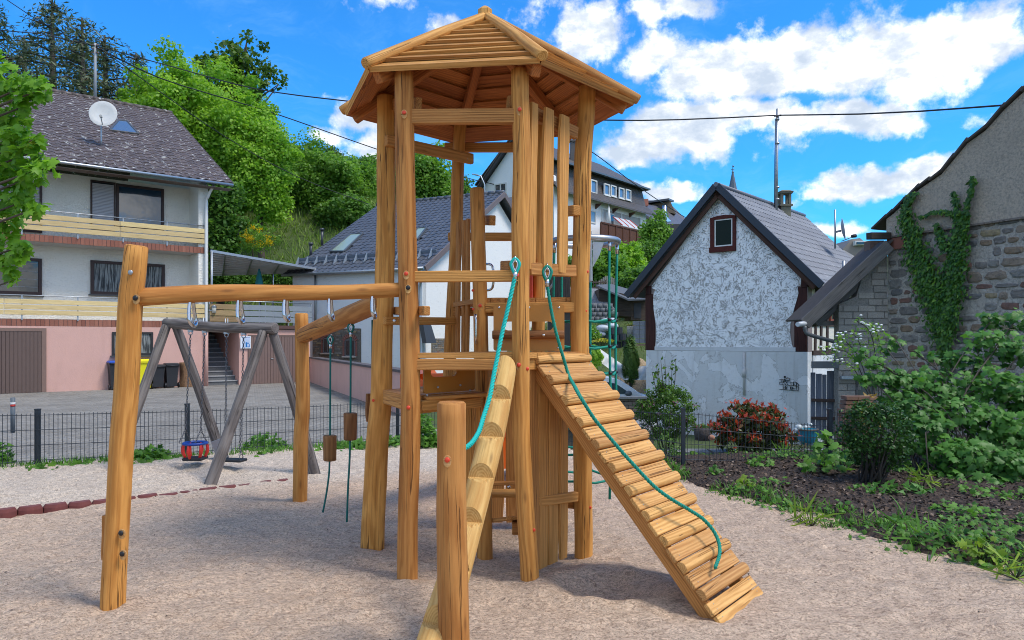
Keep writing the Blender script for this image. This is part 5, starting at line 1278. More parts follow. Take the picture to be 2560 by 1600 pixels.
# low pink terrace wall towards the camera
pwl = thing('terrace_wall', 'low pink rendered wall with grey coping running beside the paved yard', 'wall', (-6.4, 26, YZ))
wa, wb = V(-8.36, 30.6, 0), V(-2.4, 16.8, 0); dwl = (wb-wa); nwl = V(-dwl.y, dwl.x, 0).normalized()*-1
if nwl.x > 0: nwl = -nwl
part(MB().obox((wa.x, wa.y, -.4), dwl, -nwl*.25, V(0, 0, 1.24)), 'wall', PINKP(), pwl)
part(MB().obox(V(wa.x, wa.y, .845)+nwl*.04, dwl, -nwl*.36, V(0, 0, .06)), 'coping', flat((.10, .085, .085), .8), pwl)
# awning
aw = thing('terrace_awning', 'sloping translucent corrugated terrace roof on thin grey posts between house and cottage', 'awning', (-9.5, 31, 2.1))
q0, q1, q2, q3 = P(526, 626, 28.4), P(800, 673, 32.6), P(792, 679, 34.5), P(526, 688, 36.5)
nstr = 11; m = MB()
for i in range(nstr):
    t0, t1 = i/nstr, (i+.72)/nstr; m.prism([q0.lerp(q3, t0), q1.lerp(q2, t0), q1.lerp(q2, t1), q0.lerp(q3, t1)], (0, 0, .02))
part(m, 'roof_sheet', flat((.22, .26, .30), .4, .3), aw)
m = MB()
for i in range(nstr): t0, t1 = (i+.72)/nstr, (i+1.0)/nstr; m.prism([q0.lerp(q3, t0), q1.lerp(q2, t0), q1.lerp(q2, t1), q0.lerp(q3, t1)], (0, 0, -.05))
part(m, 'rib', flat((.75, .77, .78), .5), aw, kind='stuff')
part(MB().beam(q0-V(0, 0, .02), q1-V(0, 0, .02), .07, .10), 'gutter', GALV(), aw)
for s in (.12, .35, .6, .85): part(MB().beam(q0.lerp(q1, s)-V(0, 0, .05), q3.lerp(q2, s)-V(0, 0, .05), .05, .08), 'rafter', GALV(), aw)
for p in (q1.lerp(q0, .05), q0.lerp(q1, .01), q3.lerp(q2, .6)): part(MB().cyl(V(p.x, p.y, 2.05), p-V(0, 0, .02), .045, n=8), 'post', GALV(), aw)
um_ = thing('parasol', 'closed turquoise parasol standing under the terrace roof', 'parasol', tuple(P(648, 720, 32)))
pc = P(648, 672, 32); m = MB(); rings = []
for z, r in ((0, .03), (-.12, .05), (-.4, .10), (-.8, .16), (-1.15, .20)):
    rings.append([pc+V(math.cos(t*math.pi/6)*r*(1+.25*(t % 2)), math.sin(t*math.pi/6)*r*(1+.25*(t % 2)), z) for t in range(12)])
part(m.loft(rings, rings), 'folded_cover', flat((.03, .26, .30), .8), um_); part(MB().cyl(pc-V(0, 0, 1.15), V(pc.x, pc.y, 2.18), .025, n=8), 'pole', GALV(), um_)
lt = thing('wall_lamp', 'small white wall lantern at the corner of the left house', 'lamp', tuple(f0.p(-.15, 2.75, .1)))
part(MB().cyl(f0.p(-.18, 2.62, .1), f0.p(-.18, 2.86, .1), .07, .09, 10), 'shade', flat((.55, .53, .45)), lt); part(MB().cyl(f0.p(-.18, 2.86, .1), f0.p(-.18, 2.92, .1), .12, .03, 10), 'cap', GALV(), lt); part(MB().beam(f0.p(0, 2.72, .06), f0.p(-.14, 2.72, .1), .03, .03), 'arm', GALV(), lt)
# ------------------------------------------------------------ cottage with grey roof
M0 = V(-3.65, 30, 0); el = V(-.894, .449, 0); eg = V(.449, .894, 0); nl = V(-.449, -.894, 0); ng = V(.894, -.449, 0)
ch_ = thing('cottage', 'white cottage with slate-grey pantile roof and patch of bare stonework', 'house', (-5, 33, .3))
fl2 = FR(M0, el, nl); fg2 = FR(M0, eg, ng); CW = plaster((.72, .75, .77), 7.0, (1, 1, 2), .012, .10, (.5, .5, .5)); CW2 = plaster((.82, .81, .78), 6.0, (1, 1, 2), .012, .06, (.6, .6, .56))  # one white plaster: CW has shade, CW2 sunlight put into the colour
part(fl2.slab(0, 6.9, -.6, 4.45, -.3, 0), 'wall', CW, ch_)
part(fg2.poly([(.02, -.6), (12.9, -.6), (12.9, 4.5), (6.6, 8.35), (.02, 4.5)], -.3, .0), 'gable_wall', CW2, ch_)
part(FR(M0+el*6.9, eg, -ng).poly([(.3, -.6), (12.9, -.6), (12.9, 4.5), (6.6, 8.35), (.3, 4.5)], -.3, 0), 'gable_wall', CW2, ch_)
eo2 = M0+nl*.35-el*.35; eo2 = V(eo2.x, eo2.y, 4.50); up2 = eg*6.95+V(0, 0, 4.22); un2 = up2.normalized(); nr2 = el.cross(un2); nr2 = nr2 if nr2.z > 0 else -nr2
TM2 = tile_mat((.060, .066, .078), (.105, .112, .130), 0, .38)
rf2 = part(MB().obox(eo2-nr2*.10, el*7.5, up2, nr2*.09), 'roof', TM2, ch_)
part(MB().obox(eo2+up2-V(0, 0, .1), el*7.5, eg*6.95-V(0, 0, 4.22), V(0, 0, .09)), 'rear_roof', TM2, rf2)
def polypix(pts, o, n): return [onp(x, y, o, n) for x, y in pts]
s1 = polypix([(827, 632), (878, 589), (907, 587), (861, 632)], eo2, nr2); s2 = polypix([(1020, 604), (1046, 574), (1068, 572), (1044, 603)], eo2, nr2)
c1_, c2_ = sum(s1, Vector())/4, sum(s2, Vector())/4
def inpoly(q, c, s):
    return all((s[(i+1) % 4]-s[i]).cross(q-s[i]).dot(nr2)*(s[1]-s[0]).cross(s[2]-s[0]).dot(nr2) > 0 for i in range(4))
tile_roof(ch_, eo2, el, un2, 25, 24, .30, up2.length/24, TM2, 8, skip=lambda q: inpoly(q, c1_, s1) or inpoly(q, c2_, s2))
m = MB()
for i in range(18): m.cyl(eo2+up2+el*(i*.42)+V(0, 0, .02), eo2+up2+el*(i*.42+.44)+V(0, 0, .03), .11, .12, 8)
part(m, 'ridge_tiles', TM2, rf2, kind='stuff')
for s in (s1, s2):
    m = MB()
    for i in range(4): m.beam(s[i]+nr2*.06, s[(i+1) % 4]+nr2*.06, .09, .10, up=nr2, ch=.01)
    w = part(m, 'skylight', flat((.07, .08, .09), .4), ch_); part(MB().prism([p+nr2*.07 for p in s], nr2*.012), 'pane', glass_mat((.30, .38, .30)), w)
g = part(MB().tube([eo2+nl*.06-V(0, 0, .03), eo2+nl*.06-V(0, 0, .03)+el*7.5], .06, 8), 'gutter', GALV(), ch_)
part(MB().tube(smooth_path([eo2+el*.15-V(0, 0, .05), eo2+el*.25-nl*.25-V(0, 0, .35)-el*.1, V(M0.x, M0.y, 3.7)+nl*.06+el*.12, V(M0.x, M0.y, .6)+nl*.06+el*.12], .2), .05, 8), 'downpipe', GALV(), ch_)
part(MB().beam(eo2-nr2*.06-ng*-.03, eo2+up2-nr2*.06-ng*-.03, .05, .24, up=nr2), 'verge_board', flat((.16, .12, .11), .6), ch_)
part(MB().beam(eo2+up2-nr2*.0-ng*-.03-V(0, 0, .1), eo2+up2+eg*6.95-V(0, 0, 4.32)-ng*-.03, .05, .24), 'verge_board', flat((.16, .12, .11), .6), ch_)
sgd = part(MB().beam(eo2+un2*1.15+nr2*.17, eo2+un2*1.15+nr2*.17+el*7.4, .014, .16, up=nr2, ch=.002), 'snow_guard', flat((.17, .21, .27), .4), ch_)
for i in range(14): part(MB().prism([eo2+un2*.75+el*(.2+i*.55)+nr2*.05, eo2+un2*1.15+el*(.2+i*.55)+nr2*.05, eo2+un2*1.17+el*(.2+i*.55)+nr2*.30], el*.035), 'bracket', flat((.25, .30, .36), .4), sgd)
for x, y0, y1 in ((777, 612, 640), (805, 576, 614)):
    b_ = onp(x, y1, eo2, nr2); t_ = P(x, y0, b_.y); part(MB().cyl(b_, t_, .07, n=10).cyl(t_, t_+V(0, 0, .10), .11, .10, 10), 'vent_pipe', flat((.05, .055, .065), .4), ch_)
# bare stone patch
a, b, z0, z1 = pw_(fl2, 783, 903, 822, 912, 0)
part(fl2.slab(a, b, -.5, z1, 0, .04), 'stone_patch', mortar_mat((.17, .15, .125)), ch_)
rs = random.Random(4); me_s = mesh_of(MB().obox((0, 0, 0), (1, 0, 0), (0, .03, 0), (0, 0, 1)), 'stone', V(0, 0, 0), [stone_mat()]); z = .45; cnt = 0
wins = [(*pw_(fl2, 810, 832, 846, 882, 0),), (*pw_(fl2, 864, 890, 850, 890, 0),)]
while z < z1-.02:
    h_ = rs.uniform(.055, .10); u = a+.02
    while u < b-.06:
        w_ = min(rs.uniform(.12, .36), b-.02-u)
        if not any(u+w_ > q[0]-.12 and u < q[1]+.12 and z+h_ > q[2]-.1 and z < q[3]+.28 for q in wins):
            inst(me_s, 'stone', ch_, basis(fl2.p(u, z, .035), el*(w_-.018), nl*rs.uniform(.7, 1.6), V(0, 0, h_-.016))); cnt += 1
        u += w_
    z += h_
RB = flat((.25, .10, .08), .9, .4)
for q in wins:
    w = window(fl2, ch_, q[0], q[1], q[2], q[3]+.02, .045, mull=(.5,), fm=flat((.13, .13, .14)), fw=.04, sill=flat((.45, .40, .36)), pd=.02)
    um2 = (q[0]+q[1])/2; W2 = (q[1]-q[0])/2
    for k in range(9):
        t = R(25+130*k/8); c = V(um2+math.cos(t)*(W2+.05), 0, 0).x; zz = q[3]-.10+math.sin(t)*(W2*.55+.12)
        part(MB().beam(fl2.p(um2+math.cos(t)*(W2+.02), q[3]-.14+math.sin(t)*(W2*.6+.08), .06), fl2.p(um2+math.cos(t)*(W2+.17), q[3]-.14+math.sin(t)*(W2*.6+.26), .06), .06, .05, up=nl, ch=.003), 'arch_brick', RB, w)
    for sdd in (q[0]-.10, q[1]+.03):
        for k in range(7): part(fl2.slab(sdd, sdd+.075, q[2]+k*.09, q[2]+k*.09+.075, .04, .075), 'arch_brick', RB, w)
sp_ = [onp(x, y, M0, ng) for x, y in ((1078, 846), (1135, 846), (1135, 882), (1078, 882))]
part(MB().prism(sp_, ng*.03), 'stone_patch', mortar_mat((.38, .30, .20), 14, .06), ch_)
m = MB(); rs = random.Random(2); d = 0
for k in range(7):
    u = 0
    while u < 1:
        w_ = rs.uniform(.08, .2); z0_, z1_ = k/7+.01, (k+1)/7-.015; a0, b0 = u+.008, min(u+w_, 1)
        bl = lambda s, t: sp_[0].lerp(sp_[1], s).lerp(sp_[3].lerp(sp_[2], s), t)
        part(MB().prism([bl(a0, z0_)+ng*.025, bl(b0, z0_)+ng*.025, bl(b0, z1_)+ng*.025, bl(a0, z1_)+ng*.025], ng*.025), 'stone', stone_mat(), ch_); u += w_
part(MB().prism([onp(1040, 798, M0, ng)+ng*.1, onp(1058, 798, M0, ng)+ng*.1, onp(1066, 858, M0, ng)+ng*.3, onp(1040, 858, M0, ng)+ng*.3], ng*.2), 'cellar_hatch', DGREY, ch_)
# ------------------------------------------------------------ big white house on the slope
C0 = V(3.12, 55, 0); ef = V(.634, .773, 0); eb_ = V(-.773, .634, 0); nf = V(.773, -.634, 0); nb2 = V(-.634, -.773, 0)
bh = thing('hillside_house', 'large white house with dark tiled attic and brown balcony on the slope', 'house', (6, 59, 8))
ff = FR(C0, ef, nf); fb = FR(C0, eb_, nb2); WP = plaster((.88, .89, .90), 20, (1, 1, 1), .004, .05); SL = tile_mat((.060, .052, .048), (.115, .10, .092), 0, .6)
def fz(px, py): return ff.px(px, py)[1]
part(ff.slab(0, 13.9, 5.5, 13.0, -.3, 0), 'wall', WP, bh)
part(fb.poly([(.01, 5.5), (7.1, 5.5), (7.1, 13.8), (3.55, 17.2), (.01, 13.8)], -.3, 0), 'gable_wall', WP, bh)
part(fb.slab(6.8, 7.1, 5.5, 13.8, -14, -.31), 'wall', WP, bh)
# attic storey with tile hanging, slightly leaning back
at0 = [ff.p(-.2, 13.05, .05), ff.p(13.9, 13.05, .05), ff.p(13.6, 14.95, -.35), ff.p(-.2, 14.95, -.35)]
av = part(MB().prism(at0, -nf*.3), 'attic_wall', SL, bh)
m = MB()
for k in range(12):
    z = 13.2+k*.148; dd = .05-(z-13.05)*.21; j = 0; u = -.2
    while u < 13.5: m.obox(ff.p(u+.01+(k % 2)*.12, z, dd), ef*.235, V(0, 0, .14)-nf*.028, nf*.02); u += .25
part(m, 'tile_hanging', SL, av, kind='stuff')
sk0 = [ff.p(-.4, 12.55, .75), ff.p(14.4, 12.55, .75), ff.p(14.0, 13.30, .06), ff.p(-.3, 13.30, .06)]
skr = part(MB().prism(sk0, V(0, 0, .08)), 'skirt_roof', SL, bh)
m = MB()
for k in range(5):
    t = k/5; a_ = sk0[0].lerp(sk0[3], t)+V(0, 0, .09); b_ = sk0[1].lerp(sk0[2], t)+V(0, 0, .09); n_ = 58
    for i in range(n_): p_ = a_.lerp(b_, (i+(k % 2)*.5)/n_); m.obox(p_, (b_-a_)/n_*.93, (sk0[3]-sk0[0])*.22, V(0, 0, .025))
part(m, 'tiles', SL, skr, kind='stuff')
for u in (5.6, 8.2, 10.9, 2.9): part(MB().prism([ff.p(u, 12.5, 0), ff.p(u, 12.5, .6), ff.p(u, 12.1, 0)], ef*.12), 'eave_bracket', flat((.10, .045, .03)), bh)
# upper roof
rz0 = [ff.p(-.5, 14.85, .25), ff.p(13.9, 14.85, .25), ff.p(11.8, 17.25, -3.55), ff.p(-.5, 17.35, -3.55)]
ur = part(MB().prism(rz0, V(0, 0, .10)), 'roof', SL, bh)
m = MB()
for k in range(15):
    t = k/15; a_ = rz0[0].lerp(rz0[3], t)+V(0, 0, .11); b_ = rz0[1].lerp(rz0[2], t)+V(0, 0, .11); n_ = 56-k
    for i in range(n_): p_ = a_.lerp(b_, (i+(k % 2)*.5)/n_); m.obox(p_, (b_-a_)/n_*.93, (rz0[3]-rz0[0])*.07, V(0, 0, .025))
part(m, 'tiles', SL, ur, kind='stuff')
part(MB().prism([rz0[1], rz0[2], ff.p(13.9, 14.85, -7)], V(0, 0, .08)), 'hip_end', SL, ur)
part(MB().prism([ff.p(-.5, 17.35, -3.55), ff.p(12, 17.25, -3.55), ff.p(14, 14.0, -7.5), ff.p(-.5, 14.0, -7.5)], V(0, 0, .10)), 'rear_roof', SL, ur)
part(MB().prism([ff.p(13.9, 13.0, .03), ff.p(13.6, 14.9, -.33), ff.p(13.6, 14.9, -6.8), ff.p(13.9, 13, -7)], ef*.1), 'end_wall', SL, bh)
part(MB().beam(ff.p(-.45, 14.95, .35), ff.p(13.95, 14.95, .35), .12, .14), 'gutter', flat((.10, .12, .14), .4), ur)
part(MB().beam(fb.p(7.7, 13.3, .35), fb.p(3.55, 17.30, .35), .22, .30), 'verge_board', flat((.035, .03, .03)), bh); part(MB().beam(fb.p(-.1, 13.8, .35), fb.p(3.55, 17.30, .35), .22, .30), 'verge_board', flat((.035, .03, .03)), bh)
part(MB().prism([fb.p(7.9, 13.2, .5), fb.p(3.55, 17.45, .5), fb.p(3.55, 17.45, -4), fb.p(7.9, 13.2, -4)], (0, 0, .1)), 'roof_side', SL, ur)
chm = P(1434, 372, 59); part(MB().box((chm.x, chm.y, 15.6), .55, .55, 3.6).box((chm.x, chm.y, 17.45), .7, .7, .12), 'chimney', SL, ur)
for x0, x1, y0, y1 in ((1474, 1490, 450, 484), (1508, 1522, 460, 489), (1525, 1538, 464, 492), (1545, 1558, 470, 497), (1562, 1575, 474, 501)):
    a, b, z0, z1 = pw_(ff, x0, x1, y0, y1, 0); window(ff, bh, a, b, z0, z1, .03, fm=WHITE, gm=glass_mat((.12, .20, .32)), fw=.10, pd=.10, sill=WHITE)
a, b, z0, z1 = pw_(ff, 1473, 1489, 526, 558, 0); window(ff, bh, a, b, z0, z1, 0, fm=WHITE, gm=glass_mat((.2, .26, .32)), fw=.10, pd=.06)
a, b, z0, z1 = pw_(ff, 1562, 1581, 608, 628, 0); window(ff, bh, a, b, z0, z1, 0, mull=(.5,), fm=WHITE, gm=glass_mat((.08, .12, .16)), fw=.08, pd=.06)
a, b, z0, z1 = pw_(fb, 1237, 1267, 458, 488, 0); window(fb, bh, a, b, z0, z1, 0, mull=(.5,), fm=WHITE, gm=glass_mat((.04, .05, .06)), fw=.10, pd=.06, sill=WHITE)
a, b, z0, z1 = pw_(ff, 1504, 1600, 534, 575, 0); lg = part(ff.slab(a, b, z0, z1, .0, .012), 'loggia', plaster((.42, .42, .42), 10), bh, 'flat grey sheet with painted shade for the loggia behind the balcony')  # flat sheet on the wall; shade of the recess put into its grey
m = MB(); f_ = .16
for u_ in (a-.02, a+(b-a)*.47, b-.12): ff.slab(u_, u_+.14, z0, z1, .0, .10, m)
part(m, 'pillar', WHITE, lg); window(ff, bh, a+.7, a+1.9, z0-.2, z1-.2, .014, fm=WHITE, gm=glass_mat((.06, .07, .08)), fw=.08, pd=.02)
a, b, z0, z1 = pw_(ff, 1502, 1607, 566, 606, 1.1); BBR = wood((.14, .055, .03), (.07, .028, .016), knots=False)
bal = part(ff.slab(a, b, z0-.15, z0-.02, .02, 1.1), 'balcony', flat((.4, .38, .35)), bh); nbp = 6
for k in range(nbp):
    u0_ = a+(b-a)*k/nbp; part(ff.slab(u0_+.06, u0_+(b-a)/nbp-.06, z0+.1, z1-.1, 1.08, 1.13), 'balcony_panel', BBR, bal)
m = MB(); ff.slab(a, b, z1-.12, z1, 1.05, 1.18, m); ff.slab(a, b, z0-.05, z0+.08, 1.05, 1.18, m)
for k in range(nbp+1): u0_ = a+(b-a)*k/nbp; ff.slab(u0_-.05, u0_+.05, z0+.08, z1-.12, 1.05, 1.18, m)
part(m, 'balcony_rail', BBR, bal)
pp = ff.p(a+(b-a)*.30, z1-.1, .6); t = thing('parasol', 'closed white striped parasol on the brown balcony', 'parasol', tuple(pp)); part(MB().cyl(pp, pp+V(0, 0, 1.7), .24, .03, 10), 'folded_cover', WHITE, t); part(MB().cyl(pp+V(0, 0, 1.7), pp+V(0, 0, 1.9), .03, n=6), 'pole', GALV(), t)
t = thing('cold_frame', 'clear plastic mini greenhouse with red edges on the balcony rail', 'greenhouse', tuple(ff.p(b-2.2, z1, .9))); part(MB().prism([ff.p(b-4.2, z1+.7, .7), ff.p(b-1.5, z1+.75, .7), ff.p(b-.4, z1+.05, 1.15), ff.p(b-3.4, z1+.05, 1.15)], V(0, 0, .04)), 'cover', flat((.62, .62, .60), .3), t)
m = MB()
for i in range(4): s = i/3; m.beam(ff.p(b-4.2+2.7*s, z1+.74+.05*s, .7), ff.p(b-3.4+3.0*s, z1+.10, 1.15), .07, .07)
part(m, 'frame', flat((.55, .06, .05)), t)
# ------------------------------------------------------------ house further up
h3 = thing('grey_roof_house', 'cream house with broad dark grey roof and brick chimney beyond the balcony house', 'house', (13.5, 75, 7))
Yh = 74
part(MB().prism([P(1588, 640, Yh), P(1650, 640, Yh), P(1650, 556, Yh), P(1610, 534, Yh), P(1588, 545, Yh)], (0, 8, 0)), 'wall', plaster((.68, .66, .56), 12), h3)
part(MB().prism([P(1650, 640, Yh+.5), P(1720, 640, Yh+.5), P(1720, 560, Yh+.5), P(1650, 560, Yh+.5)], (0, 6, 0)), 'timber_wall', flat((.06, .055, .055)), h3)
g3 = tile_mat((.055, .055, .062), (.105, .10, .11), 0, .5)
pA, pB, pC, pD = P(1598, 512, 76), P(1677, 573, 72), P(1730, 585, 80), P(1668, 520, 84)
rf3 = part(MB().prism([P(1590, 527, 73), P(1672, 580, 73), P(1722, 578, 80), P(1722, 560, 84), P(1668, 508, 86), P(1600, 505, 84)], (0, 0, .25)), 'roof', g3, h3)
part(MB().prism([P(1620, 512, 82), P(1676, 503, 82), P(1690, 535, 82), P(1668, 530, 82)], (0, 3, 0)), 'dormer', flat((.16, .12, .08)), h3)
part(MB().prism([P(1615, 508, 82), P(1672, 500, 80), P(1685, 505, 86), P(1628, 512, 88)], (0, 0, .2)), 'dormer_roof', g3, h3)
part(MB().prism([P(1607, 514, 77), P(1621, 514, 77), P(1621, 497, 77), P(1607, 497, 77)], (0, .6, 0)), 'chimney', flat((.42, .16, .11), .9, .3), h3)
part(MB().cyl(P(1662, 562, 74.2), P(1661, 514, 74.2), .22, n=10), 'flue_pipe', STEEL(), h3)
part(MB().prism([P(1648, 542, 74.5), P(1663, 541, 75), P(1678, 556, 74.5), P(1668, 557, 74)], (0, -.1, .1)), 'skylight', glass_mat((.25, .45, .6)), h3)
# low outbuilding roof seen between cottage and big house
ob_ = thing('outbuilding', 'small outbuilding with grey roof squeezed between the cottage gable and the white house', 'outbuilding', tuple(P(1275, 560, 45)))
part(MB().prism([P(1245, 600, 45), P(1330, 600, 45), P(1330, 520, 45), P(1262, 520, 45)], (0, 4, 0)), 'wall', flat((.35, .16, .10)), ob_); part(MB().prism([P(1250, 524, 44.5), P(1340, 500, 44.5), P(1340, 488, 49), P(1262, 503, 49)], (0, 0, .2)), 'roof', SL, ob_)
# ------------------------------------------------------------ right house with scratched plaster gable
R0 = V(4.19, 23, 0); er = V(.755, -.656, 0); edr = V(.656, .755, 0); nr_ = V(-.656, -.755, 0); WD_ = 4.93
gh = thing('gable_house', 'old half-timbered house with scratched white gable, grey base wall and blue-grey corrugated roof', 'house', (6.5, 22.5, -1.25))
fr_ = FR(R0, er, nr_); fs_ = FR(R0+er*WD_, edr, V(.755, -.656, 0)); fls = FR(R0, edr, V(-.755, .656, 0))
AP = (2.46, 5.92)
part(fr_.slab(0, WD_, -1.6, 1.28, -.3, .035), 'base_wall', base_plaster(), gh, 'grey patched base wall')
part(fr_.poly([(.0, 1.283), (WD_, 1.283), (WD_, 3.2), AP, (0, 3.2)], -.3, 0), 'wall', flat((.26, .20, .18)), gh)
def cu(base, amp, ph): return [(base+amp*math.sin(3.1*(i/10)+ph)+.02*math.sin(i*2.3), 1.30+(3.02-1.30)*i/10) for i in range(11)]
lft = [(.30+.055*math.sin(i*.55), 1.30+1.75*i/10) for i in range(11)]; rgt = [(WD_-.34-.13*math.sin(i*.42+.2)+(.0 if i < 10 else -.05), 1.29+1.75*i/10) for i in range(11)]
lft += [(.32, 3.15), (.20, 3.2), (.20, 3.28)]; rgt += [(WD_-.05, 3.1), (WD_-.05, 3.22)]
part(fr_.poly(lft+[(AP[0], AP[1]-.02)]+rgt[::-1], .0, .03), 'scratched_plaster', straw_plaster(), gh, 'white plaster scored all over with brown straw-like marks')
part(fr_.slab(.30, WD_-.32, 1.285, 1.40, .03, .042), 'plaster_band', plaster((.66, .68, .70), 14, depth=.01), gh)
TIM = wood((.075, .028, .024), (.035, .014, .013), (.01, .006, .005), .8, .1, knots=False)
for u in (.13, WD_-.19): part(MB().beam(fr_.p(u, 1.285, -.02), fr_.p(u, 3.02, -.02), .34, .09, up=nr_, ch=.01), 'corner_post', TIM, gh)
for u in (.08, WD_-.08): part(MB().beam(fr_.p(u, 3.02, .0), fr_.p(u, 3.28, .0), .17, .12, up=nr_), 'beam_end', TIM, gh)
wn_ = pw_(fr_, 1778, 1840, 540, 628, .03)
w = window(fr_, gh, wn_[0]+.12, wn_[1]-.09, wn_[2]+.14, wn_[3]-.09, .045, fm=WHITE, gm=glass_mat((.010, .016, .010), .15, 0.0, .3), fw=.035, pd=.02)
m = MB(); u0_, u1_, z0_, z1_ = wn_
pts_ = [(u0_, z0_), (u0_+.02, z1_-.06)]+[(u0_+(u1_-u0_)*k/8, z1_-.05+.05*math.sin(math.pi*k/8)) for k in range(1, 8)]+[(u1_-.01, z1_-.06), (u1_, z0_)]
FRM = wood((.14, .035, .028), (.06, .018, .016), (.02, .008, .008), .8, .1, knots=False)
for a_, b_, c_, d_ in ((u0_-.01, u0_+.115, z0_, z1_-.05), (u1_-.085, u1_+.01, z0_, z1_-.05)): fr_.slab(a_, b_, c_, d_, .02, .085, m)
fr_.slab(u0_-.03, u1_+.01, z0_-.02, z0_+.13, .02, .11, m)
fr_.poly([(u0_-.01, z1_-.09)]+[(u0_-.01+(u1_-u0_+.02)*k/8, z1_-.03+.05*math.sin(math.pi*k/8)) for k in range(9)]+[(u1_+.01, z1_-.09)], .02, .09, m)
part(m, 'window_surround', FRM, gh, 'dark red wooden attic window surround')
part(MB().cyl(fr_.p(3.18, 1.26, .07), fr_.p(3.18, .05, .07), .035, n=8).cyl(fr_.p(3.18, .8, .075), fr_.p(3.18, .55, .075), .05, n=8), 'wall_pipe', flat((.55, .55, .54)), gh)
# roof
ap3 = fr_.p(AP[0], AP[1]+.07, .30); Ln = 7.0
slopeR = fr_.p(WD_+.42, 3.02, .30)-ap3; slopeL = fr_.p(-.50, 2.98, .30)-ap3
RT = tile_mat((.085, .10, .135), (.16, .18, .22), .2, .5)
for nm, S_ in (('roof', slopeR), ('rear_roof', slopeL)):
    nn_ = edr.cross(S_).normalized(); nn_ = nn_ if nn_.z > 0 else -nn_
    rfo = part(MB().obox(ap3-nn_*.05, edr*Ln, S_, nn_*.04), nm, flat((.07, .075, .09)), gh)
    nrow = 15
    for k in range(nrow):
        t0 = k/nrow; t1 = (k+1.12)/nrow; m = MB(); nc = 78; r0_, r1_ = [], []
        for i in range(nc+1):
            u = Ln*i/nc; wv_ = .022*math.cos(2*math.pi*i/2.0)+.016
            r0_.append(ap3+edr*u+S_*t0+nn_*(wv_+.004)); r1_.append(ap3+edr*u+S_*min(t1, 1.01)+nn_*(wv_+.026))
        n2 = nc+1; lo_ = [p-nn_*.02 for p in r1_]
        m.add(r0_+r1_+lo_, [(i, n2+i, n2+i+1, i+1) for i in range(nc)]+[(n2+i, 2*n2+i, 2*n2+i+1, n2+i+1) for i in range(nc)], smooth=False)
        part(m, 'corrugated_sheet', RT, rfo)
    part(MB().beam(ap3+nn_*.03-edr*.02, ap3+S_*1.01+nn_*.03-edr*.02, .05, .20, up=nn_), 'verge_board', flat((.018, .024, .040), .4), gh)
    part(MB().beam(ap3-nn_*.16+edr*.10, ap3+S_*.98-nn_*.16+edr*.10, .05, .13, up=nn_), 'rafter', wood((.10, .05, .035), (.05, .025, .02), knots=False), gh)
part(MB().tube([ap3+V(0, 0, .06)-edr*.05, ap3+V(0, 0, .06)+edr*Ln], .07, 8), 'ridge_cap', RT, gh)
part(MB().tube([ap3+slopeR+V(.02, 0, -.02), ap3+slopeR+edr*Ln+V(.02, 0, -.02)], .05, 8), 'gutter', GALV(), gh)
# right side wall with framing
part(fs_.slab(.31, 6.6, 1.2, 3.15, -.25, 0), 'side_wall', plaster((.72, .70, .62), 10, depth=.01), gh); part(fs_.slab(.31, 6.6, -1.6, 1.18, -.25, .03), 'side_base', base_plaster(), gh)
part(fls.slab(.31, 6.6, -1.6, 3.2, -.25, 0), 'side_wall', plaster((.72, .70, .62), 10, depth=.01), gh)
TIM2 = wood((.09, .06, .05), (.045, .03, .026), (.01, .006, .005), .8, .1, knots=False)
for u in (.5, .95, 1.5, 2.2, 2.9, 3.8, 4.8, 5.8): part(MB().beam(fs_.p(u, 1.2, .01), fs_.p(u+(.12 if u < 1.2 else 0), 3.1, .01), .13, .05, up=fs_.n), 'stud', TIM2, gh)
for z in (1.25, 2.05, 3.05): part(MB().beam(fs_.p(.3, z, .015), fs_.p(6.5, z, .015), .05, .13, up=V(0, 0, 1)), 'cross_rail', TIM2, gh)
a_ = fs_.px(2050, 735)[0]; window(fs_, gh, 1.65, 2.15, 2.12, 2.95, .01, mull=(), fm=flat((.30, .07, .03)), fw=.07, pd=.05)
# chimney and masts
ck = P(1961, 520, 24.6); chy = part(MB().prism([V(ck.x-.16, ck.y-.16, 5.2), V(ck.x+.16, ck.y-.16, 5.2), V(ck.x+.16, ck.y+.16, 5.2), V(ck.x-.16, ck.y+.16, 5.2)], (0, 0, .82)), 'chimney', flat((.20, .19, .14), .9, .5), gh)
CKM = flat((.17, .16, .12), .9, .5)
m = MB().box((ck.x, ck.y, 6.06), .42, .42, .06)
for sx_, sy_ in ((-1, -1), (1, -1), (1, 1), (-1, 1)): m.box((ck.x+sx_*.13, ck.y+sy_*.13, 6.27), .08, .08, .36)
m.box((ck.x, ck.y, 6.47), .42, .42, .05); m.loft([[V(ck.x+a*.24, ck.y+b*.24, 6.50) for a, b in ((-1, -1), (1, -1), (1, 1), (-1, 1))], [V(ck.x+a*.12, ck.y+b*.12, 6.57) for a, b in ((-1, -1), (1, -1), (1, 1), (-1, 1))]], [[(0, 0, 0)]*4]*2, smooth=False)
part(m, 'chimney_cap', CKM, chy)
mp = P(1940, 538, 24.0); pm_ = thing('roof_mast', 'tall galvanised roof mast carrying the wire beside the chimney of the gable house', 'mast', tuple(mp)); part(MB().cyl(mp-V(0, 0, .1), P(1944, 272, 24.0), .052, .045, 10), 'pole', GALV(), pm_)
for y in (300, 360, 470, 500): part(MB().cyl(P(1943, y, 24), P(1943, y-3, 24), .075, n=10), 'clamp', GALV(), pm_)
part(MB().tube([P(1936, 520, 23.9), P(1937, 400, 23.9), P(1939, 300, 23.9), P(1943, 290, 23.95)], .012, 5), 'cable', BLACK, pm_)
part(MB().cyl(P(1936, 290, 23.95), P(1953, 288, 23.95), .03, n=8), 'insulator', flat((.12, .1, .1)), pm_)
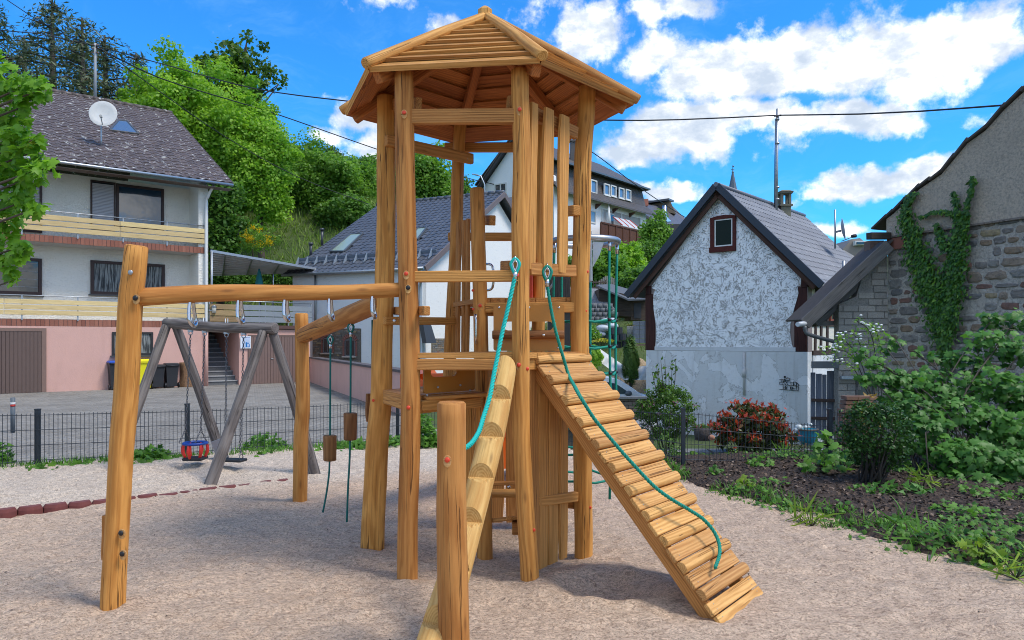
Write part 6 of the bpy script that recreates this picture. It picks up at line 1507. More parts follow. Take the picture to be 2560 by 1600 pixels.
d2 = P(2104, 573, 23.5); m2_ = P(2088, 606, 23.7)
dsh = thing('satellite_dish', 'grey satellite dish seen edge-on beside a thin mast above the corrugated roof', 'satellite dish', tuple(m2_)); nn_ = V(.93, -.34, .15).normalized(); u_ = V(0, 0, 1).cross(nn_).normalized(); w_ = nn_.cross(u_); rings = []
for fr2, dp in ((.02, 0), (.5, .03), (1.0, .12), (1.02, .11), (.5, .01), (.02, -.02)): rings.append([d2+(u_*math.cos(j*math.pi/9)+w_*math.sin(j*math.pi/9))*.34*fr2+nn_*(dp*.5) for j in range(18)])
part(MB().loft(rings, rings), 'reflector', flat((.33, .38, .43), .4), dsh); part(MB().cyl(m2_-V(0, 0, .2), P(2088, 524, 23.7), .03, n=8), 'mast', GALV(), dsh); part(MB().tube([P(2104, 603, 23.5), P(2132, 592, 23.0)], .014, 6), 'feed_arm', GALV(), dsh); part(MB().cyl(P(2129, 591, 23.0), P(2140, 589, 23.0), .05, .06, 8), 'feed_head', BLACK, dsh); part(MB().beam(P(2089, 580, 23.7), P(2102, 577, 23.5), .06, .06), 'bracket', GALV(), dsh)
single(MB().cyl(P(2109, 700, 21.5), P(2109, 652, 21.5), .045, n=8), 'flue_pipe', GALV(), 'short grey vent pipe standing on the low end of the corrugated roof', 'pipe')
# wrought iron emblem
em = thing('iron_emblem', 'black wrought-iron house emblem with letters and the year 1613 on the grey base wall', 'wall emblem', tuple(fr_.p(4.2, .3, .06)))
IR = flat((.006, .006, .007), .5, 0)
def ep(x, y): u, z = fr_.px(1930+x/12.4, 920+y/12.4, .05); return fr_.p(u, z, .06)
text('16', .145, basis(ep(390, 600), er, V(0, 0, 1), nr_), IR, em, ext=.008); text('13', .10, basis(ep(600, 630), er, V(0, 0, 1), nr_), IR, em, ext=.008); text('A', .17, basis(ep(400, 400), er, V(0, 0, 1), nr_), IR, em, ext=.008); text('D', .17, basis(ep(720, 500), er, V(0, 0, 1), nr_), IR, em, ext=.008)
def iron(pts, r=.007): part(MB().tube(smooth_path([ep(*p) for p in pts], .02), r, 6), 'bar', IR, em)
for q in ([(235, 350), (330, 360), (460, 380), (560, 385)], [(240, 400), (320, 400)], [(235, 515), (420, 520), (560, 540)], [(235, 660), (350, 665), (600, 690), (820, 710)], [(440, 340), (490, 300), (550, 330), (540, 370), (470, 380)], [(470, 420), (620, 440), (740, 440), (820, 500), (825, 560)], [(560, 550), (700, 550), (820, 590)], [(250, 500), (240, 450), (310, 430)], [(310, 370), (320, 520)], [(470, 430), (480, 510), (560, 540)], [(590, 440), (590, 690)], [(760, 470), (770, 690)], [(640, 490), (700, 510)], [(610, 610), (690, 650), (730, 620)], [(350, 440), (400, 470), (430, 520)], [(820, 560), (830, 670), (780, 710)]): iron(q)
part(MB().sphere(ep(400, 275), .03, 8, 6), 'boss', IR, em)
# ------------------------------------------------------------ church spire
Ys = 150; spc = P(1832, 475, Ys); spi = thing('church_spire', 'slender slate church spire with a cross rising behind the gable house ridge', 'church spire', (spc.x, spc.y, 0))
z0_ = P(0, 475, Ys).z; zt_ = P(0, 423, Ys).z; rings = [[V(spc.x+.95*s*math.cos(j*math.pi/4), spc.y+.95*s*math.sin(j*math.pi/4), z) for j in range(8)] for s, z in ((2.6, 0.0), (2.6, z0_-14), (1.3, z0_-3), (.95, z0_), (.04, zt_))]
part(MB().loft(rings, rings, smooth=False), 'spire', flat((.09, .12, .16), .5), spi); part(MB().cyl(V(spc.x, spc.y, zt_-.1), P(1832, 413, Ys), .07, n=6).cyl(P(1828, 424, Ys), P(1836, 424, Ys), .07, n=6).sphere(P(1832, 431, Ys), .25, 8, 6).sphere(P(1833, 416, Ys), .2, 6, 4), 'cross', flat((.12, .16, .2)), spi)
# distant roofs right
dr = thing('distant_house', 'distant house with white dormer and brown roof glimpsed between dish and barn', 'house', tuple(P(2140, 640, 45)))
part(MB().prism([P(2100, 650, 45), P(2180, 660, 45), P(2180, 620, 45), P(2150, 595, 45), P(2128, 598, 45), P(2108, 622, 45)], (0, 6, 0)), 'roof', tile_mat((.16, .13, .11), (.28, .24, .21)), dr)
part(MB().prism([P(2138, 613, 44.7), P(2175, 612, 44.7), P(2175, 602, 44.7), P(2138, 602, 44.7)], (0, .3, 0)), 'dormer_front', WHITE, dr); part(MB().prism([P(2143, 610, 44.6), P(2170, 609, 44.6), P(2170, 605, 44.6), P(2143, 605, 44.6)], (0, .1, 0)), 'window', glass_mat(), dr)
dr2 = thing('distant_house', 'distant low grey-brown roof just above the corrugated eave', 'house', tuple(P(2110, 660, 34)))
part(MB().prism([P(2065, 640, 34), P(2110, 625, 36), P(2170, 660, 36), P(2150, 700, 34)], (0, 1, -.3)), 'roof', tile_mat((.14, .13, .12), (.25, .23, .2)), dr2)
# ------------------------------------------------------------ stone barn at the right
B0 = V(8.64, 17, 0); eb = V(.409, -.913, 0); nbn = V(-.913, -.409, 0); bn = thing('stone_barn', 'old barn with rubble stone lower wall and rough grey rendered gable overgrown by ivy', 'barn', (9.5, 15, -.8))
fbn = FR(B0, eb, nbn); vg = [fbn.px(x, y) for x, y in ((2222, 548), (2238, 534), (2302, 474), (2358, 436), (2423, 359), (2469, 326), (2515, 275), (2560, 234))]
sl2 = (vg[-1][1]-vg[-3][1])/(vg[-1][0]-vg[-3][0]); vg.append((vg[-1][0]+2.2, vg[-1][1]+2.2*sl2)); vg[0] = (0, vg[0][1])
part(fbn.poly([(0, -1.5), (vg[-1][0], -1.5), (vg[-1][0], 3.95), (0, 3.95)], -.5, 0), 'wall', mortar_mat((.62, .57, .50), 16.0, .08), bn, 'rubble stone lower wall')
part(fbn.poly([(0, 3.95), (vg[-1][0], 3.95), (vg[-1][0], vg[-1][1])]+[q for q in reversed(vg[:-1])], -.5, .05), 'rendered_gable', mortar_mat((.78, .67, .54), 20.0, .12, .62), bn, 'coarse grey-beige rendered gable')
part(fbn.slab(0, vg[-1][0], 3.93, 3.97, .05, .085), 'string_course', mortar_mat((.25, .21, .18), 13.0, .04), bn)
SLT = flat((.075, .062, .055), .8, .5, 9)
vl = [(-.35, fbn.px(2178, 578)[1]+.0)]+vg
for i in range(len(vl)-1):
    a_, b_ = fbn.p(vl[i][0], vl[i][1]+.03, -.2), fbn.p(vl[i+1][0], vl[i+1][1]+.03, -.2); L_ = (b_-a_).length; k = max(1, int(L_/.28))
    for j in range(k):
        p_, q_ = a_.lerp(b_, j/k), a_.lerp(b_, (j+1.15)/k); up_ = V(0, 0, .02*(hsh(i*9+j)))
        part(MB().beam(p_+up_, q_+up_+V(0, 0, .03), .66, .05, ch=.008), 'verge_tile', SLT, bn)
sp2 = [fbn.p(q[0], q[1], -.5) for q in vl]
part(MB().add([p for p in sp2]+[p-nbn*5 for p in sp2], [(i, i+1, len(sp2)+i+1, len(sp2)+i) for i in range(len(sp2)-1)]), 'roof', SLT, bn)
# rubble stones, irregular outlines
rs = random.Random(12); variants = []
for q in range(14):
    n_ = 11; pts_ = []
    for j in range(n_):
        t = 2*math.pi*j/n_; c_, s_ = math.cos(t), math.sin(t); sq = max(abs(c_), abs(s_)); rr = (.5/sq)*rs.uniform(.74, 1.0)*(.55+.5*sq); pts_.append((c_*rr, s_*rr))
    lo_ = [V(a, 0, b) for a, b in pts_]; mid_ = [V(a*.97, .55, b*.97) for a, b in pts_]; hi_ = [V(a*.72, 1+rs.uniform(-.25, .15), b*.70) for a, b in pts_]
    m = MB().loft([lo_, mid_, hi_], [lo_, mid_, hi_], False, True, False); variants.append(mesh_of(m, 'stone', V(0, 0, 0), [stone_mat()]))
z = -.5; cnt = 0
while z < 3.86:
    hh_ = rs.uniform(.15, .25); u = rs.uniform(0, .06)
    while u < 3.55:
        w_ = rs.uniform(.18, .55); h2 = hh_*rs.uniform(.62, 1.12)
        if rs.random() < .90: inst(rs.choice(variants), 'stone', bn, basis(fbn.p(u+w_/2, z+hh_/2+rs.uniform(-.015, .015), -.02), eb*(w_-.012), nbn*rs.uniform(.035, .06), V(0, 0, h2-.008))); cnt += 1
        u += w_
    z += hh_
part(MB().beam(P(2172, 590, 16.7), P(2222, 590, 16.9), .16, .15), 'wall_plate', wood((.09, .07, .06), (.05, .04, .035), knots=False), bn); part(MB().box((P(2185, 0, 17.6).x, 17.6, 3.3), .33, .3, 1.3), 'brick_pier', flat((.17, .12, .10), .9, .5), bn)
part(fbn.slab(.02, .46, 3.66, 3.92, .0, .06), 'brick_course', flat((.26, .10, .07), .9, .5), bn)
# ------------------------------------------------------------ block-walled lean-to
lt_ = thing('lean_to', 'small lean-to of rough concrete blocks with a weathered sloping roof plank against the barn', 'outbuilding', (8.0, 17, -.9))
fc = FR((P(2095, 0, 17).x, 17, 0), (1, 0, 0), (0, -1, 0)); Wc = 8.64-fc.o.x-.005; vt = lambda u: 2.45+u*(3.86-2.45)/Wc
part(fc.poly([(0, -1.5), (Wc, -1.5), (Wc, 3.80), (.55, 3.02), (.42, 2.60), (.02, 2.42)], -.25, 0), 'wall', mortar_mat((.34, .32, .29), 26.0, .03), lt_)
mb_ = mesh_of(MB().loft([[V(0, 0, 0), V(1, 0, 0), V(1, 0, 1), V(0, 0, 1)], [V(.02, 1, .04), V(.98, 1, .04), V(.98, 1, .96), V(.02, 1, .96)]], [[(0, 0, 0)]*4]*2, False, True, False), 'block', V(0, 0, 0), [cmu_mat()])
z = -.6; row = 0
while z < 3.7:
    u = -.2*(row % 2)
    while u < Wc:
        w_ = [.36, .30, .40, .33][int(hsh(row*5+u*3)*4) % 4]; a0, b0 = max(u, 0)+.006, min(u+w_, Wc)-.006
        top = (2.42 if a0 < .42 else 3.0+(a0-.55)*.98)
        if b0-a0 > .05 and z+.15 < top+.03 and not (z < 1.0 and a0 > .32 and z > -.1 and b0 < .92): inst(mb_, 'block', lt_, basis(fc.p(a0, z, -.004), V(b0-a0, 0, 0), V(0, -.022-hsh(u+z)*.018, 0), V(0, 0, .138)))
        u += w_
    z += .150; row += 1
WEA = wood((.20, .19, .18), (.09, .085, .085), (.015, .013, .012), .85, .2, knots=False)
part(MB().beam(P(2012, 810, 16.6), P(2224, 612, 16.6), .06, .27), 'verge_plank', WEA, lt_); part(MB().beam(P(2012, 800, 16.9)-V(0, -.5, 0), P(2224, 602, 16.9)-V(0, -.5, 0), 1.3, .05), 'roof', SLT, lt_)
for k in range(2): part(MB().beam(P(2040+k*14, 812-k*8, 17.1+k*.3), P(2200, 662-k*8, 17.1+k*.3), .09, .12), 'rafter', WEA, lt_)
part(MB().beam(P(2030, 812, 17.3), P(2098, 806, 17.3), .08, .10), 'wall_plate', WEA, lt_)
part(MB().tube([P(1994, 811, 16.4), P(2012, 809, 16.6), P(2030, 808, 18.0)], .055, 8), 'gutter', flat((.55, .58, .62), .4), lt_)
part(MB().tube(smooth_path([P(2012, 815, 16.5), P(2014, 828, 16.5), P(2028, 838, 16.5), P(2092, 856, 16.7)], .05), .045, 10), 'drain_pipe', flat((.10, .11, .12), .4), lt_)
w = window(fc, lt_, *[(a_) for a_ in (fc.px(2138, 970)[0], fc.px(2184, 970)[0])], fc.px(2150, 1003)[1], fc.px(2150, 946)[1], .01, fm=WEA, gm=glass_mat((.13, .14, .14)), fw=.04, pd=.05)
part(MB().beam(P(2102, 944, 16.85), P(2190, 944, 16.85), .10, .08), 'lintel_gutter', GALV(), lt_)
t = thing('security_camera', 'white bulb-shaped lamp housing fixed on the corner of the block wall', 'lamp', tuple(P(2086, 873, 16.8))); part(MB().sphere(P(2088, 864, 16.8), .07, 10, 7), 'housing', WHITE, t); part(MB().sphere(P(2086, 874, 16.75), .055, 10, 7), 'lens', BLACK, t)
gt = thing('plank_gate', 'tall weathered blue-grey plank gate between the gable house and the lean-to', 'gate', (7.4, 17.2, -1))
x = 2026; k = 0
while x < 2140:
    w_ = [13, 16, 12, 19, 15, 22, 17][k % 7]; yt = 930 if x < 2060 else (922 if x < 2095 else 945); part(MB().beam(P(x+w_/2, 1090, 17.3), P(x+w_/2, yt+hsh(k)*8, 17.3), (w_-1.5)*17.3/F, .03, up=(0, -1, 0)), 'plank', wood((.16, .18, .22), (.085, .095, .12), (.02, .02, .025), .85, .3, knots=False), gt); x += w_; k += 1
for y in (1000, 1045): part(MB().beam(P(2028, y, 17.2), P(2100, y+2, 17.2), .03, .07), 'cross_rail', TIM2, gt)
part(MB().beam(P(2030, 912, 17.0), P(2095, 912, 17.0), .10, .16), 'lintel', flat((.12, .13, .14)), gt)
# brick pier
bpr = thing('brick_pier', 'crumbling stepped pier of reddish bricks beside the dense bush', 'brick pier', (5.9, 12.7, -.6))
BKM = brick_mat((.13, .07, .055), (.30, .17, .12)); k = 0; z = -.75; Yp = 12.6
while z < .60:
    x0 = P(2092+(6 if z > .1 else 0)+(8 if z > .42 else 0), 0, Yp).x+hsh(k)*.03; u = x0
    while u < P(2168, 0, Yp).x:
        w_ = .20 if hsh(u+k) > .5 else .13; part(MB().box((u+w_/2, Yp+hsh(u)*.03, z+.034), w_-.012, .22, .060, rz=(hsh(u*3)-.5)*.05), 'brick', BKM, bpr); u += w_
    z += .074; k += 1
# ------------------------------------------------------------ lane, car and gardens seen between tower and gable house
car = thing('parked_car', 'silver blue hatchback parked behind the brick wall left of the gable house', 'car', tuple(P(1490, 0, 25)))
Yc = 25.0; zc = lambda y: P(0, y, Yc).z; xc = lambda x: P(x, 0, Yc).x
prof = [(1365, 1075), (1365, 1010), (1372, 985), (1400, 955), (1440, 946), (1490, 943), (1525, 945), (1552, 953), (1582, 972), (1603, 988), (1635, 996), (1652, 1012), (1655, 1045), (1652, 1075)]
CARP = flat((.80, .86, .92), .35, .02)
def rowc(dy, s=1.0, zs=0): return [V(xc(x), Yc+dy, zc(y)+zs*(1 if y < 1000 else 0)) for x, y in prof]
part(MB().loft([rowc(.0), rowc(.12, zs=.03), rowc(1.5, zs=.03), rowc(1.65)], [rowc(0)]*4, smooth=False), 'body', CARP, car)
for pts_ in ([(1458, 984), (1462, 964), (1476, 955), (1512, 954), (1518, 984)], [(1524, 984), (1518, 955), (1540, 959), (1572, 981), (1570, 985)]):
    part(MB().prism([V(xc(x), Yc-.012, zc(y)) for x, y in pts_], (0, .02, 0)), 'side_window', glass_mat((.05, .08, .10)), car)
part(MB().beam(V(xc(1460), Yc-.02, zc(993)), V(xc(1572), Yc-.02, zc(993)), .03, .04), 'trim', DGREY, car)
part(MB().tube([V(xc(1450), Yc+.1, zc(942)), V(xc(1520), Yc+.1, zc(945)), V(xc(1545), Yc+.1, zc(954))], .02, 6), 'roof_rail', STEEL(), car)
part(MB().sphere(V(xc(1570), Yc-.12, zc(983)), .12, 10, 6, sx=1, sy=.6, sz=.8), 'mirror', flat((.10, .12, .14), .3), car)
part(MB().sphere(V(xc(1640), Yc-.01, zc(1015)), .12, 8, 6, sy=.3, sz=.6), 'headlight', flat((.6, .62, .62), .2), car)
for x in (1410, 1610): part(MB().cyl(V(xc(x), Yc-.03, zc(1062)), V(xc(x), Yc+.2, zc(1062)), .31, n=18), 'wheel', BLACK, car)
for x in (1395, 1600): part(MB().cyl(V(xc(x), Yc+.1, .0), V(xc(x)+.01, Yc+.1, .01), .01), 'antenna', BLACK, car) if False else None
# retaining walls of brick / blocks in front of the car
bw = thing('garden_wall', 'low wall of brown blocks below the parked car', 'wall', tuple(P(1560, 1040, 19))); Yw = 19.0
z = P(0, 1075, Yw).z; BWM = brick_mat((.12, .095, .08), (.22, .17, .14)); k = 0; part(MB().box((P(1480, 0, Yw).x, Yw+.16, (P(0, 996, Yw).z-1.3)/2-.02), 3.2, .24, P(0, 996, Yw).z+1.25), 'core', mortar_mat((.14, .12, .10)), bw)
while z < P(0, 1000, Yw).z:
    u = P(1405, 0, Yw).x-(k % 2)*.11
    while u < P(1628, 0, Yw).x: part(MB().box((u+.105, Yw, z+.045), .20, .10, .078), 'brick', BWM, bw); u += .212
    z += .092; k += 1
part(MB().box((P(1515, 0, Yw).x, Yw+.05, P(0, 994, Yw).z), 2.5, .34, .05), 'coping', flat((.14, .15, .16)), bw)
single(MB().sphere(P(1612, 1072, 13.2), .22, 10, 7, sx=1.3, sz=.8), 'boulder', flat((.33, .34, .35), .9, .4), 'pale grey boulder at the foot of the flowering shrub', 'rock')
# palisade blocks on the slope
pb = thing('palisade_wall', 'stacked rows of grey round concrete planting blocks on the slope', 'retaining wall', tuple(P(1500, 800, 33))); PBM = mortar_mat((.17, .18, .19), 30, .01)
for r_ in range(4):
    for i in range(9):
        c = P(1425+i*13.5+(r_ % 2)*6, 798-r_*11, 33+r_*.35)
        if c.x < P(1545, 0, 33).x: part(MB().cyl(c-V(0, 0, .1), c+V(0, 0, .11), .115, n=10), 'planting_block', PBM, pb)
single(MB().prism([P(1405, 775, 35), P(1535, 770, 35), P(1520, 745, 37), P(1500, 722, 38.5), P(1405, 716, 38.5)], (0, .6, -.5)), 'gravel_slope', mortar_mat((.34, .35, .37), 16, .12), 'slope of loose grey gravel above the planting blocks', 'gravel slope')
# black planting rings
for i, (x, y) in enumerate([(1522, 845), (1539, 845), (1556, 842), (1530, 828), (1548, 826), (1563, 860), (1545, 862), (1582, 838)]):
    c = P(x, y, 28.0+i*.05); single(MB().loft([[c+V(.13*math.cos(j*.7854), .13*math.sin(j*.7854), z) for j in range(8)] for z in (-.12, .0, .12)], [[(0, 0, 0)]*8]*3, smooth=False), 'planting_ring', flat((.035, .04, .05), .7, .3), ' '.join(['dark concrete planting ring', ['at the lower left of the stack', 'at the lower middle of the stack', 'at the middle right of the stack', 'topmost left of the stack', 'topmost middle of the stack', 'at the bottom right of the stack', 'at the bottom centre of the stack', 'standing apart at the right'][i]]), 'planting ring', 'stacked dark planting rings')
wb_ = thing('white_sack', 'pile of white building sacks beside the dark planting rings', 'sacks', tuple(P(1518, 835, 29)))
for x, y, s in ((1508, 820, 1), (1530, 815, .9), (1515, 803, .8), (1500, 835, .8), (1532, 800, .6)): part(MB().sphere(P(x, y, 29), .24*s, 10, 6, sx=1.2, sz=.6), 'sack', flat((.55, .60, .66), .6), wb_)
pal = thing('wrapped_pallet', 'pallet of grey blocks wrapped in foil beside the corner of the gable house', 'pallet', tuple(P(1604, 862, 27)))
for r_ in range(5):
    for i in range(3): part(MB().box((P(1590+i*13, 0, 27).x, 27, P(0, 852-r_*11, 27).z), .18, .35, .15), 'block', flat((.16, .19, .24), .35, .3), pal)
part(MB().box((P(1603, 0, 27).x, 27, P(0, 862, 27).z), .62, .5, .06), 'pallet_base', flat((.20, .15, .10)), pal)
cp = thing('concrete_planter', 'round fluted concrete planter with orange flowers', 'planter', tuple(P(1579, 843, 27.4))); c = P(1579, 0, 27.4)
part(MB().cyl((c.x, c.y, P(0, 842, 27.4).z), (c.x, c.y, P(0, 815, 27.4).z), .17, .18, 14), 'pot', mortar_mat((.34, .34, .31)), cp)
# shed with dark roof
sh = thing('garden_shed', 'dark wooden garden shed with flat grey felt roof below the hedge', 'shed', tuple(P(1570, 795, 36))); Yq = 36
part(MB().prism([P(1497, 722, Yq), P(1578, 738, Yq), P(1578, 792, Yq), P(1497, 785, Yq)], (0, 2.4, 0)), 'wall', wood((.08, .06, .045), (.045, .034, .028), knots=False), sh)
part(MB().prism([P(1578, 748, Yq+.02), P(1617, 748, Yq+.02), P(1617, 800, Yq+.02), P(1578, 800, Yq+.02)], (0, 2.2, 0)), 'wall', wood((.10, .07, .05), (.06, .045, .035), knots=False), sh)
part(MB().prism([P(1490, 716, Yq-.4), P(1571, 752, Yq-.6), P(1625, 750, Yq-.6), P(1600, 735, Yq+2.6), P(1530, 714, Yq+2.6)], (0, 0, .08)), 'roof', flat((.105, .115, .13), .8, .3), sh)
part(MB().prism([P(1585, 758, Yq), P(1603, 758, Yq), P(1603, 796, Yq), P(1585, 796, Yq)], (0, -.03, 0)), 'door', flat((.04, .04, .045)), sh)
shb = thing('timber_shed', 'tall dark plank shed glimpsed between rope eye and right tower post', 'shed', tuple(P(1400, 800, 30)))
for i in range(9): part(MB().beam(P(1372+i*6.3, 780, 30), P(1372+i*6.3, 683+abs(i-3)*3, 30), .095, .05, up=(0, -1, 0)), 'plank', wood((.06, .05, .045), (.03, .026, .024), knots=False), shb)
part(MB().box((P(1397, 0, 30.3).x, 30.4, 2.6), .9, .5, 3.4), 'core', flat((.03, .027, .025)), shb)
pf = thing('picket_fence', 'weathered pale picket gate with rounded top in front of the hedge', 'fence', tuple(P(1518, 722, 39)))
for i in range(9): x = 1499+i*5; part(MB().beam(P(x, 722, 39), P(x, 704-14*math.sin(math.pi*(i+.5)/9.5), 39), .088, .03, up=(0, -1, 0)), 'picket', wood((.34, .32, .28), (.22, .20, .18), knots=False), pf)
pf2 = thing('picket_fence', 'small dark wooden railing left of the pale picket gate', 'fence', tuple(P(1478, 725, 38.8)))
for i in range(9): x = 1466+i*6; part(MB().beam(P(x, 727, 38.8), P(x, 700+(i % 2)*2, 38.8), .05, .03, up=(0, -1, 0)), 'picket', wood((.12, .09, .07), (.07, .055, .045), knots=False), pf2)
for y in (706, 719): part(MB().beam(P(1464, y, 38.75), P(1517, y, 38.75), .03, .06), 'rail', wood((.12, .09, .07), (.07, .055, .045), knots=False), pf2)
# sand heap with white tarpaulin
sp_h = thing('sand_heap', 'heap of yellow sand behind the white tarpaulin', 'sand heap', tuple(P(1590, 905, 27)))
def blob(c, rx_, ry_, rz_, amp, seed, nu=26, nv=12):
    vs, fs = [], []
    for i in range(nv+1):
        for j in range(nu):
            t = 2*math.pi*j/nu; s = i/nv; r = s; z = math.cos(s*math.pi/2)**1.2; w = 1+amp*float(vnoise(np.array([math.cos(t)*2+seed]), np.array([math.sin(t)*2+s*2]), 3)[0]); vs.append(V(c.x+math.cos(t)*rx_*r*w, c.y+math.sin(t)*ry_*r*w, c.z+rz_*z*w))
    for i in range(nv):
        for j in range(nu): fs.append((i*nu+j, (i+1)*nu+j, (i+1)*nu+(j+1) % nu, i*nu+(j+1) % nu))
    return MB().add(vs, fs, smooth=True)
part(blob(V(P(1590, 0, 27).x, 27.4, -.3), 1.2, 1.2, 1.15, .25, 4), 'heap', mortar_mat((.52, .40, .26), 20, .03), sp_h)
tp = thing('tarpaulin', 'crumpled white tarpaulin draped over the bank beside the conifer', 'tarpaulin', tuple(P(1540, 940, 26.2)))
vs, fs = [], []; nx_, ny_ = 24, 10
for i in range(ny_+1):
    for j in range(nx_+1):
        s, t = j/nx_, i/ny_; x = 1500+120*s; yt_ = 872+60*min(s*1.6, .9)-12*s; yb_ = 905+45*min(1, s*2); q = P(x, yt_+(yb_-yt_)*t, 26.3-.6*t+.12*math.sin(s*23+t*5)+.06*math.sin(s*51)); vs.append(q)
for i in range(ny_):
    for j in range(nx_): a_ = i*(nx_+1)+j; fs.append((a_, a_+1, a_+nx_+2, a_+nx_+1))
part(MB().add(vs, fs, smooth=True), 'sheet', flat((.62, .64, .64), .5, .15), tp)
# pots
p1_ = thing('flower_tub', 'brown wooden-look tub of red and green plants against the base wall', 'plant pot', tuple(P(1757, 1098, 12.4))); c = P(1757, 0, 12.4); zb, zt = P(0, 1100, 12.4).z, P(0, 1068, 12.4).z
part(MB().cyl((c.x, c.y, zb), (c.x, c.y, zt), .13, .165, 12), 'tub', mortar_mat((.10, .085, .08), 20), p1_)
ORI_ = None
for x, y in ((1779, 1094), (1802, 1092)): single(MB().sphere(P(x, y, 12.0), .055, 10, 7, sz=.85), 'stone_ball', flat((.45, .22, .14), .9, .3), 'orange-brown rounded stone %s the flower tub' % ('close beside' if x < 1790 else 'further right of'), 'rock')
p2_ = thing('blue_planter', 'large turquoise glazed planter with white stones near the plank gate', 'plant pot', tuple(P(2017, 1112, 11.9))); c = P(2017, 0, 11.9); zb, zt = P(0, 1112, 11.9).z, P(0, 1076, 11.9).z
rings = [[V(c.x+r*math.cos(j*math.pi/10), c.y+r*math.sin(j*math.pi/10), z) for j in range(20)] for r, z in ((.09, zb), (.135, zb+.06), (.162, zb+.16), (.165, zt), (.175, zt+.01), (.175, zt+.025), (.15, zt+.025), (.145, zt-.02))]
part(MB().loft(rings, rings), 'pot', flat((.01, .18, .27), .2, .2), p2_); part(MB().torus(V(c.x, c.y, zt+.02), .168, .014, n=24, m=6), 'rim', flat((.10, .08, .06), .5), p2_)
for i, (x, y, r) in enumerate(((1997, 1068, .06), (2014, 1068, .035), (2026, 1061, .032), (1990, 1074, .045))): part(MB().sphere(P(x, y, 11.85), r, 10, 7, sz=.8), 'white_stone', flat((.60, .66, .66), .5), p2_)
single(MB().cyl((P(1985, 0, 12.1).x, 12.1, P(0, 1104, 12.1).z), (P(1985, 0, 12.1).x, 12.1, P(0, 1084, 12.1).z), .08, .11, 12), 'plant_pot', mortar_mat((.13, .13, .11)), 'small grey-green pot left of the turquoise planter', 'plant pot')
yt = thing('yellow_toy', 'bright yellow plastic tray lying behind the dense bush', 'tray', tuple(P(2155, 1040, 12)));
part(MB().prism([P(2128, 1034, 12.2), P(2182, 1032, 12.2), P(2178, 1026, 12.5), P(2135, 1028, 12.5)], (0, 0, .03)), 'tray', flat((.75, .62, .02), .4), yt)
single(blob(P(1780, 1162, 10.4)+V(0, 0, -.12), .38, .3, .2, .2, 2), 'boulder', flat((.05, .055, .06), .7, .4), 'dark low boulder behind the sagging fence', 'rock')
single(blob(P(1905, 1175, 10.3)+V(0, 0, -.12), .3, .25, .16, .2, 6), 'boulder', mortar_mat((.20, .20, .20)), 'light grey low boulder under the red-leaved shrub', 'rock')
# street lamp far behind
sl3 = thing('street_lamp', 'curved street lamp head between tower and white house', 'street lamp', tuple(P(1212, 600, 50))); part(MB().tube(smooth_path([P(1212, 600, 50), P(1211, 460, 50), P(1202, 440, 50), P(1185, 436, 50)], .3), .05, 6), 'pole', GALV(), sl3); part(MB().beam(P(1194, 437, 50), P(1180, 435, 50), .12, .06), 'lamp_head', GALV(), sl3)
# ------------------------------------------------------------ overhead wires
def wire(name, label, pts, r, par=None):
    t = single(MB().tube(smooth_path([P(*p) for p in pts], 1.2), r, 5), name, flat((.015, .016, .02), .6, 0), label, 'overhead wire', 'overhead wires')
wire('overhead_wire', 'thick overhead wire from the left edge over the roof to the tower', [(-40, 72, 30), (100, 84, 31.5), (240, 115, 33), (450, 172, 30), (640, 222, 27.5), (880, 254, 25), (1200, 286, 24), (1500, 300, 23.6), (1700, 299, 23.6), (1946, 288, 24)], .022)
wire('overhead_wire', 'overhead wire from the galvanised mast to the stone barn gable', [(1946, 288, 24), (2150, 285, 21), (2300, 278, 19), (2520, 262, 16)], .022)
wire('overhead_wire', 'thin overhead wire dropping from the top left corner to the roof mast', [(0, -12, 28), (70, 35, 29.5), (150, 82, 31), (238, 116, 33.2)], .016)
wire('overhead_wire', 'thin overhead wire passing from the roof mast behind the tower posts', [(240, 118, 33), (400, 195, 38), (560, 245, 42), (700, 288, 46), (940, 372, 52), (1150, 440, 57), (1290, 474, 60), (1480, 530, 66), (1700, 575, 76)], .035)
wire('overhead_wire', 'thin overhead wire sagging low across the green hillside', [(250, 120, 33), (380, 215, 36), (560, 340, 40), (740, 440, 43), (920, 510, 46)], .022)
wire('overhead_wire', 'thin overhead wire running down right of the tower to the far roof', [(1400, 340, 50), (1480, 380, 52), (1580, 455, 58), (1660, 510, 66), (1740, 560, 76)], .035)
# ------------------------------------------------------------ trees on the hillside
BRIGHT = leaf_mat((.16, .34, .03), (.42, .64, .08), .5); MIDG = leaf_mat((.10, .23, .03), (.27, .47, .075), .48); DEEP = leaf_mat((.065, .16, .025), (.19, .36, .06), .45)
BLUEC = leaf_mat((.05, .08, .045), (.18, .23, .13), .2, warm=(.20, .15, .09), wf=.22); OLIVE = leaf_mat((.05, .11, .015), (.15, .26, .04), .4)
def ptree(name, label, x, y, Y, rx, rz, mat, **kw):
    kw.setdefault('lobes', .42); kw.setdefault('shell', .38)
    c = P(x, y, Y); s = Y/F; bz = Tz(c.x, c.y); return tree(name, label, 'tree', (c.x, c.y, bz), tuple(c), (rx*s, rx*s*.8, rz*s), mat, **kw)
GT = 'deciduous trees on the hillside'
ptree('broadleaf_tree', 'bright green tree rising right behind the brown roof ridge', 420, 285, 44, 95, 125, BRIGHT, ncl=130, per=190, cr=.85, leaf=.20, group=GT)
ptree('broadleaf_tree', 'tall light green tree left of the sparse-crowned tree', 495, 330, 47, 95, 170, BRIGHT, ncl=180, per=190, cr=.9, leaf=.20, group=GT)
ptree('broadleaf_tree', 'broad yellow-green tree right of the roof verge', 580, 375, 45, 100, 150, BRIGHT, ncl=190, per=190, cr=.85, leaf=.19, group=GT, lobes=.34)
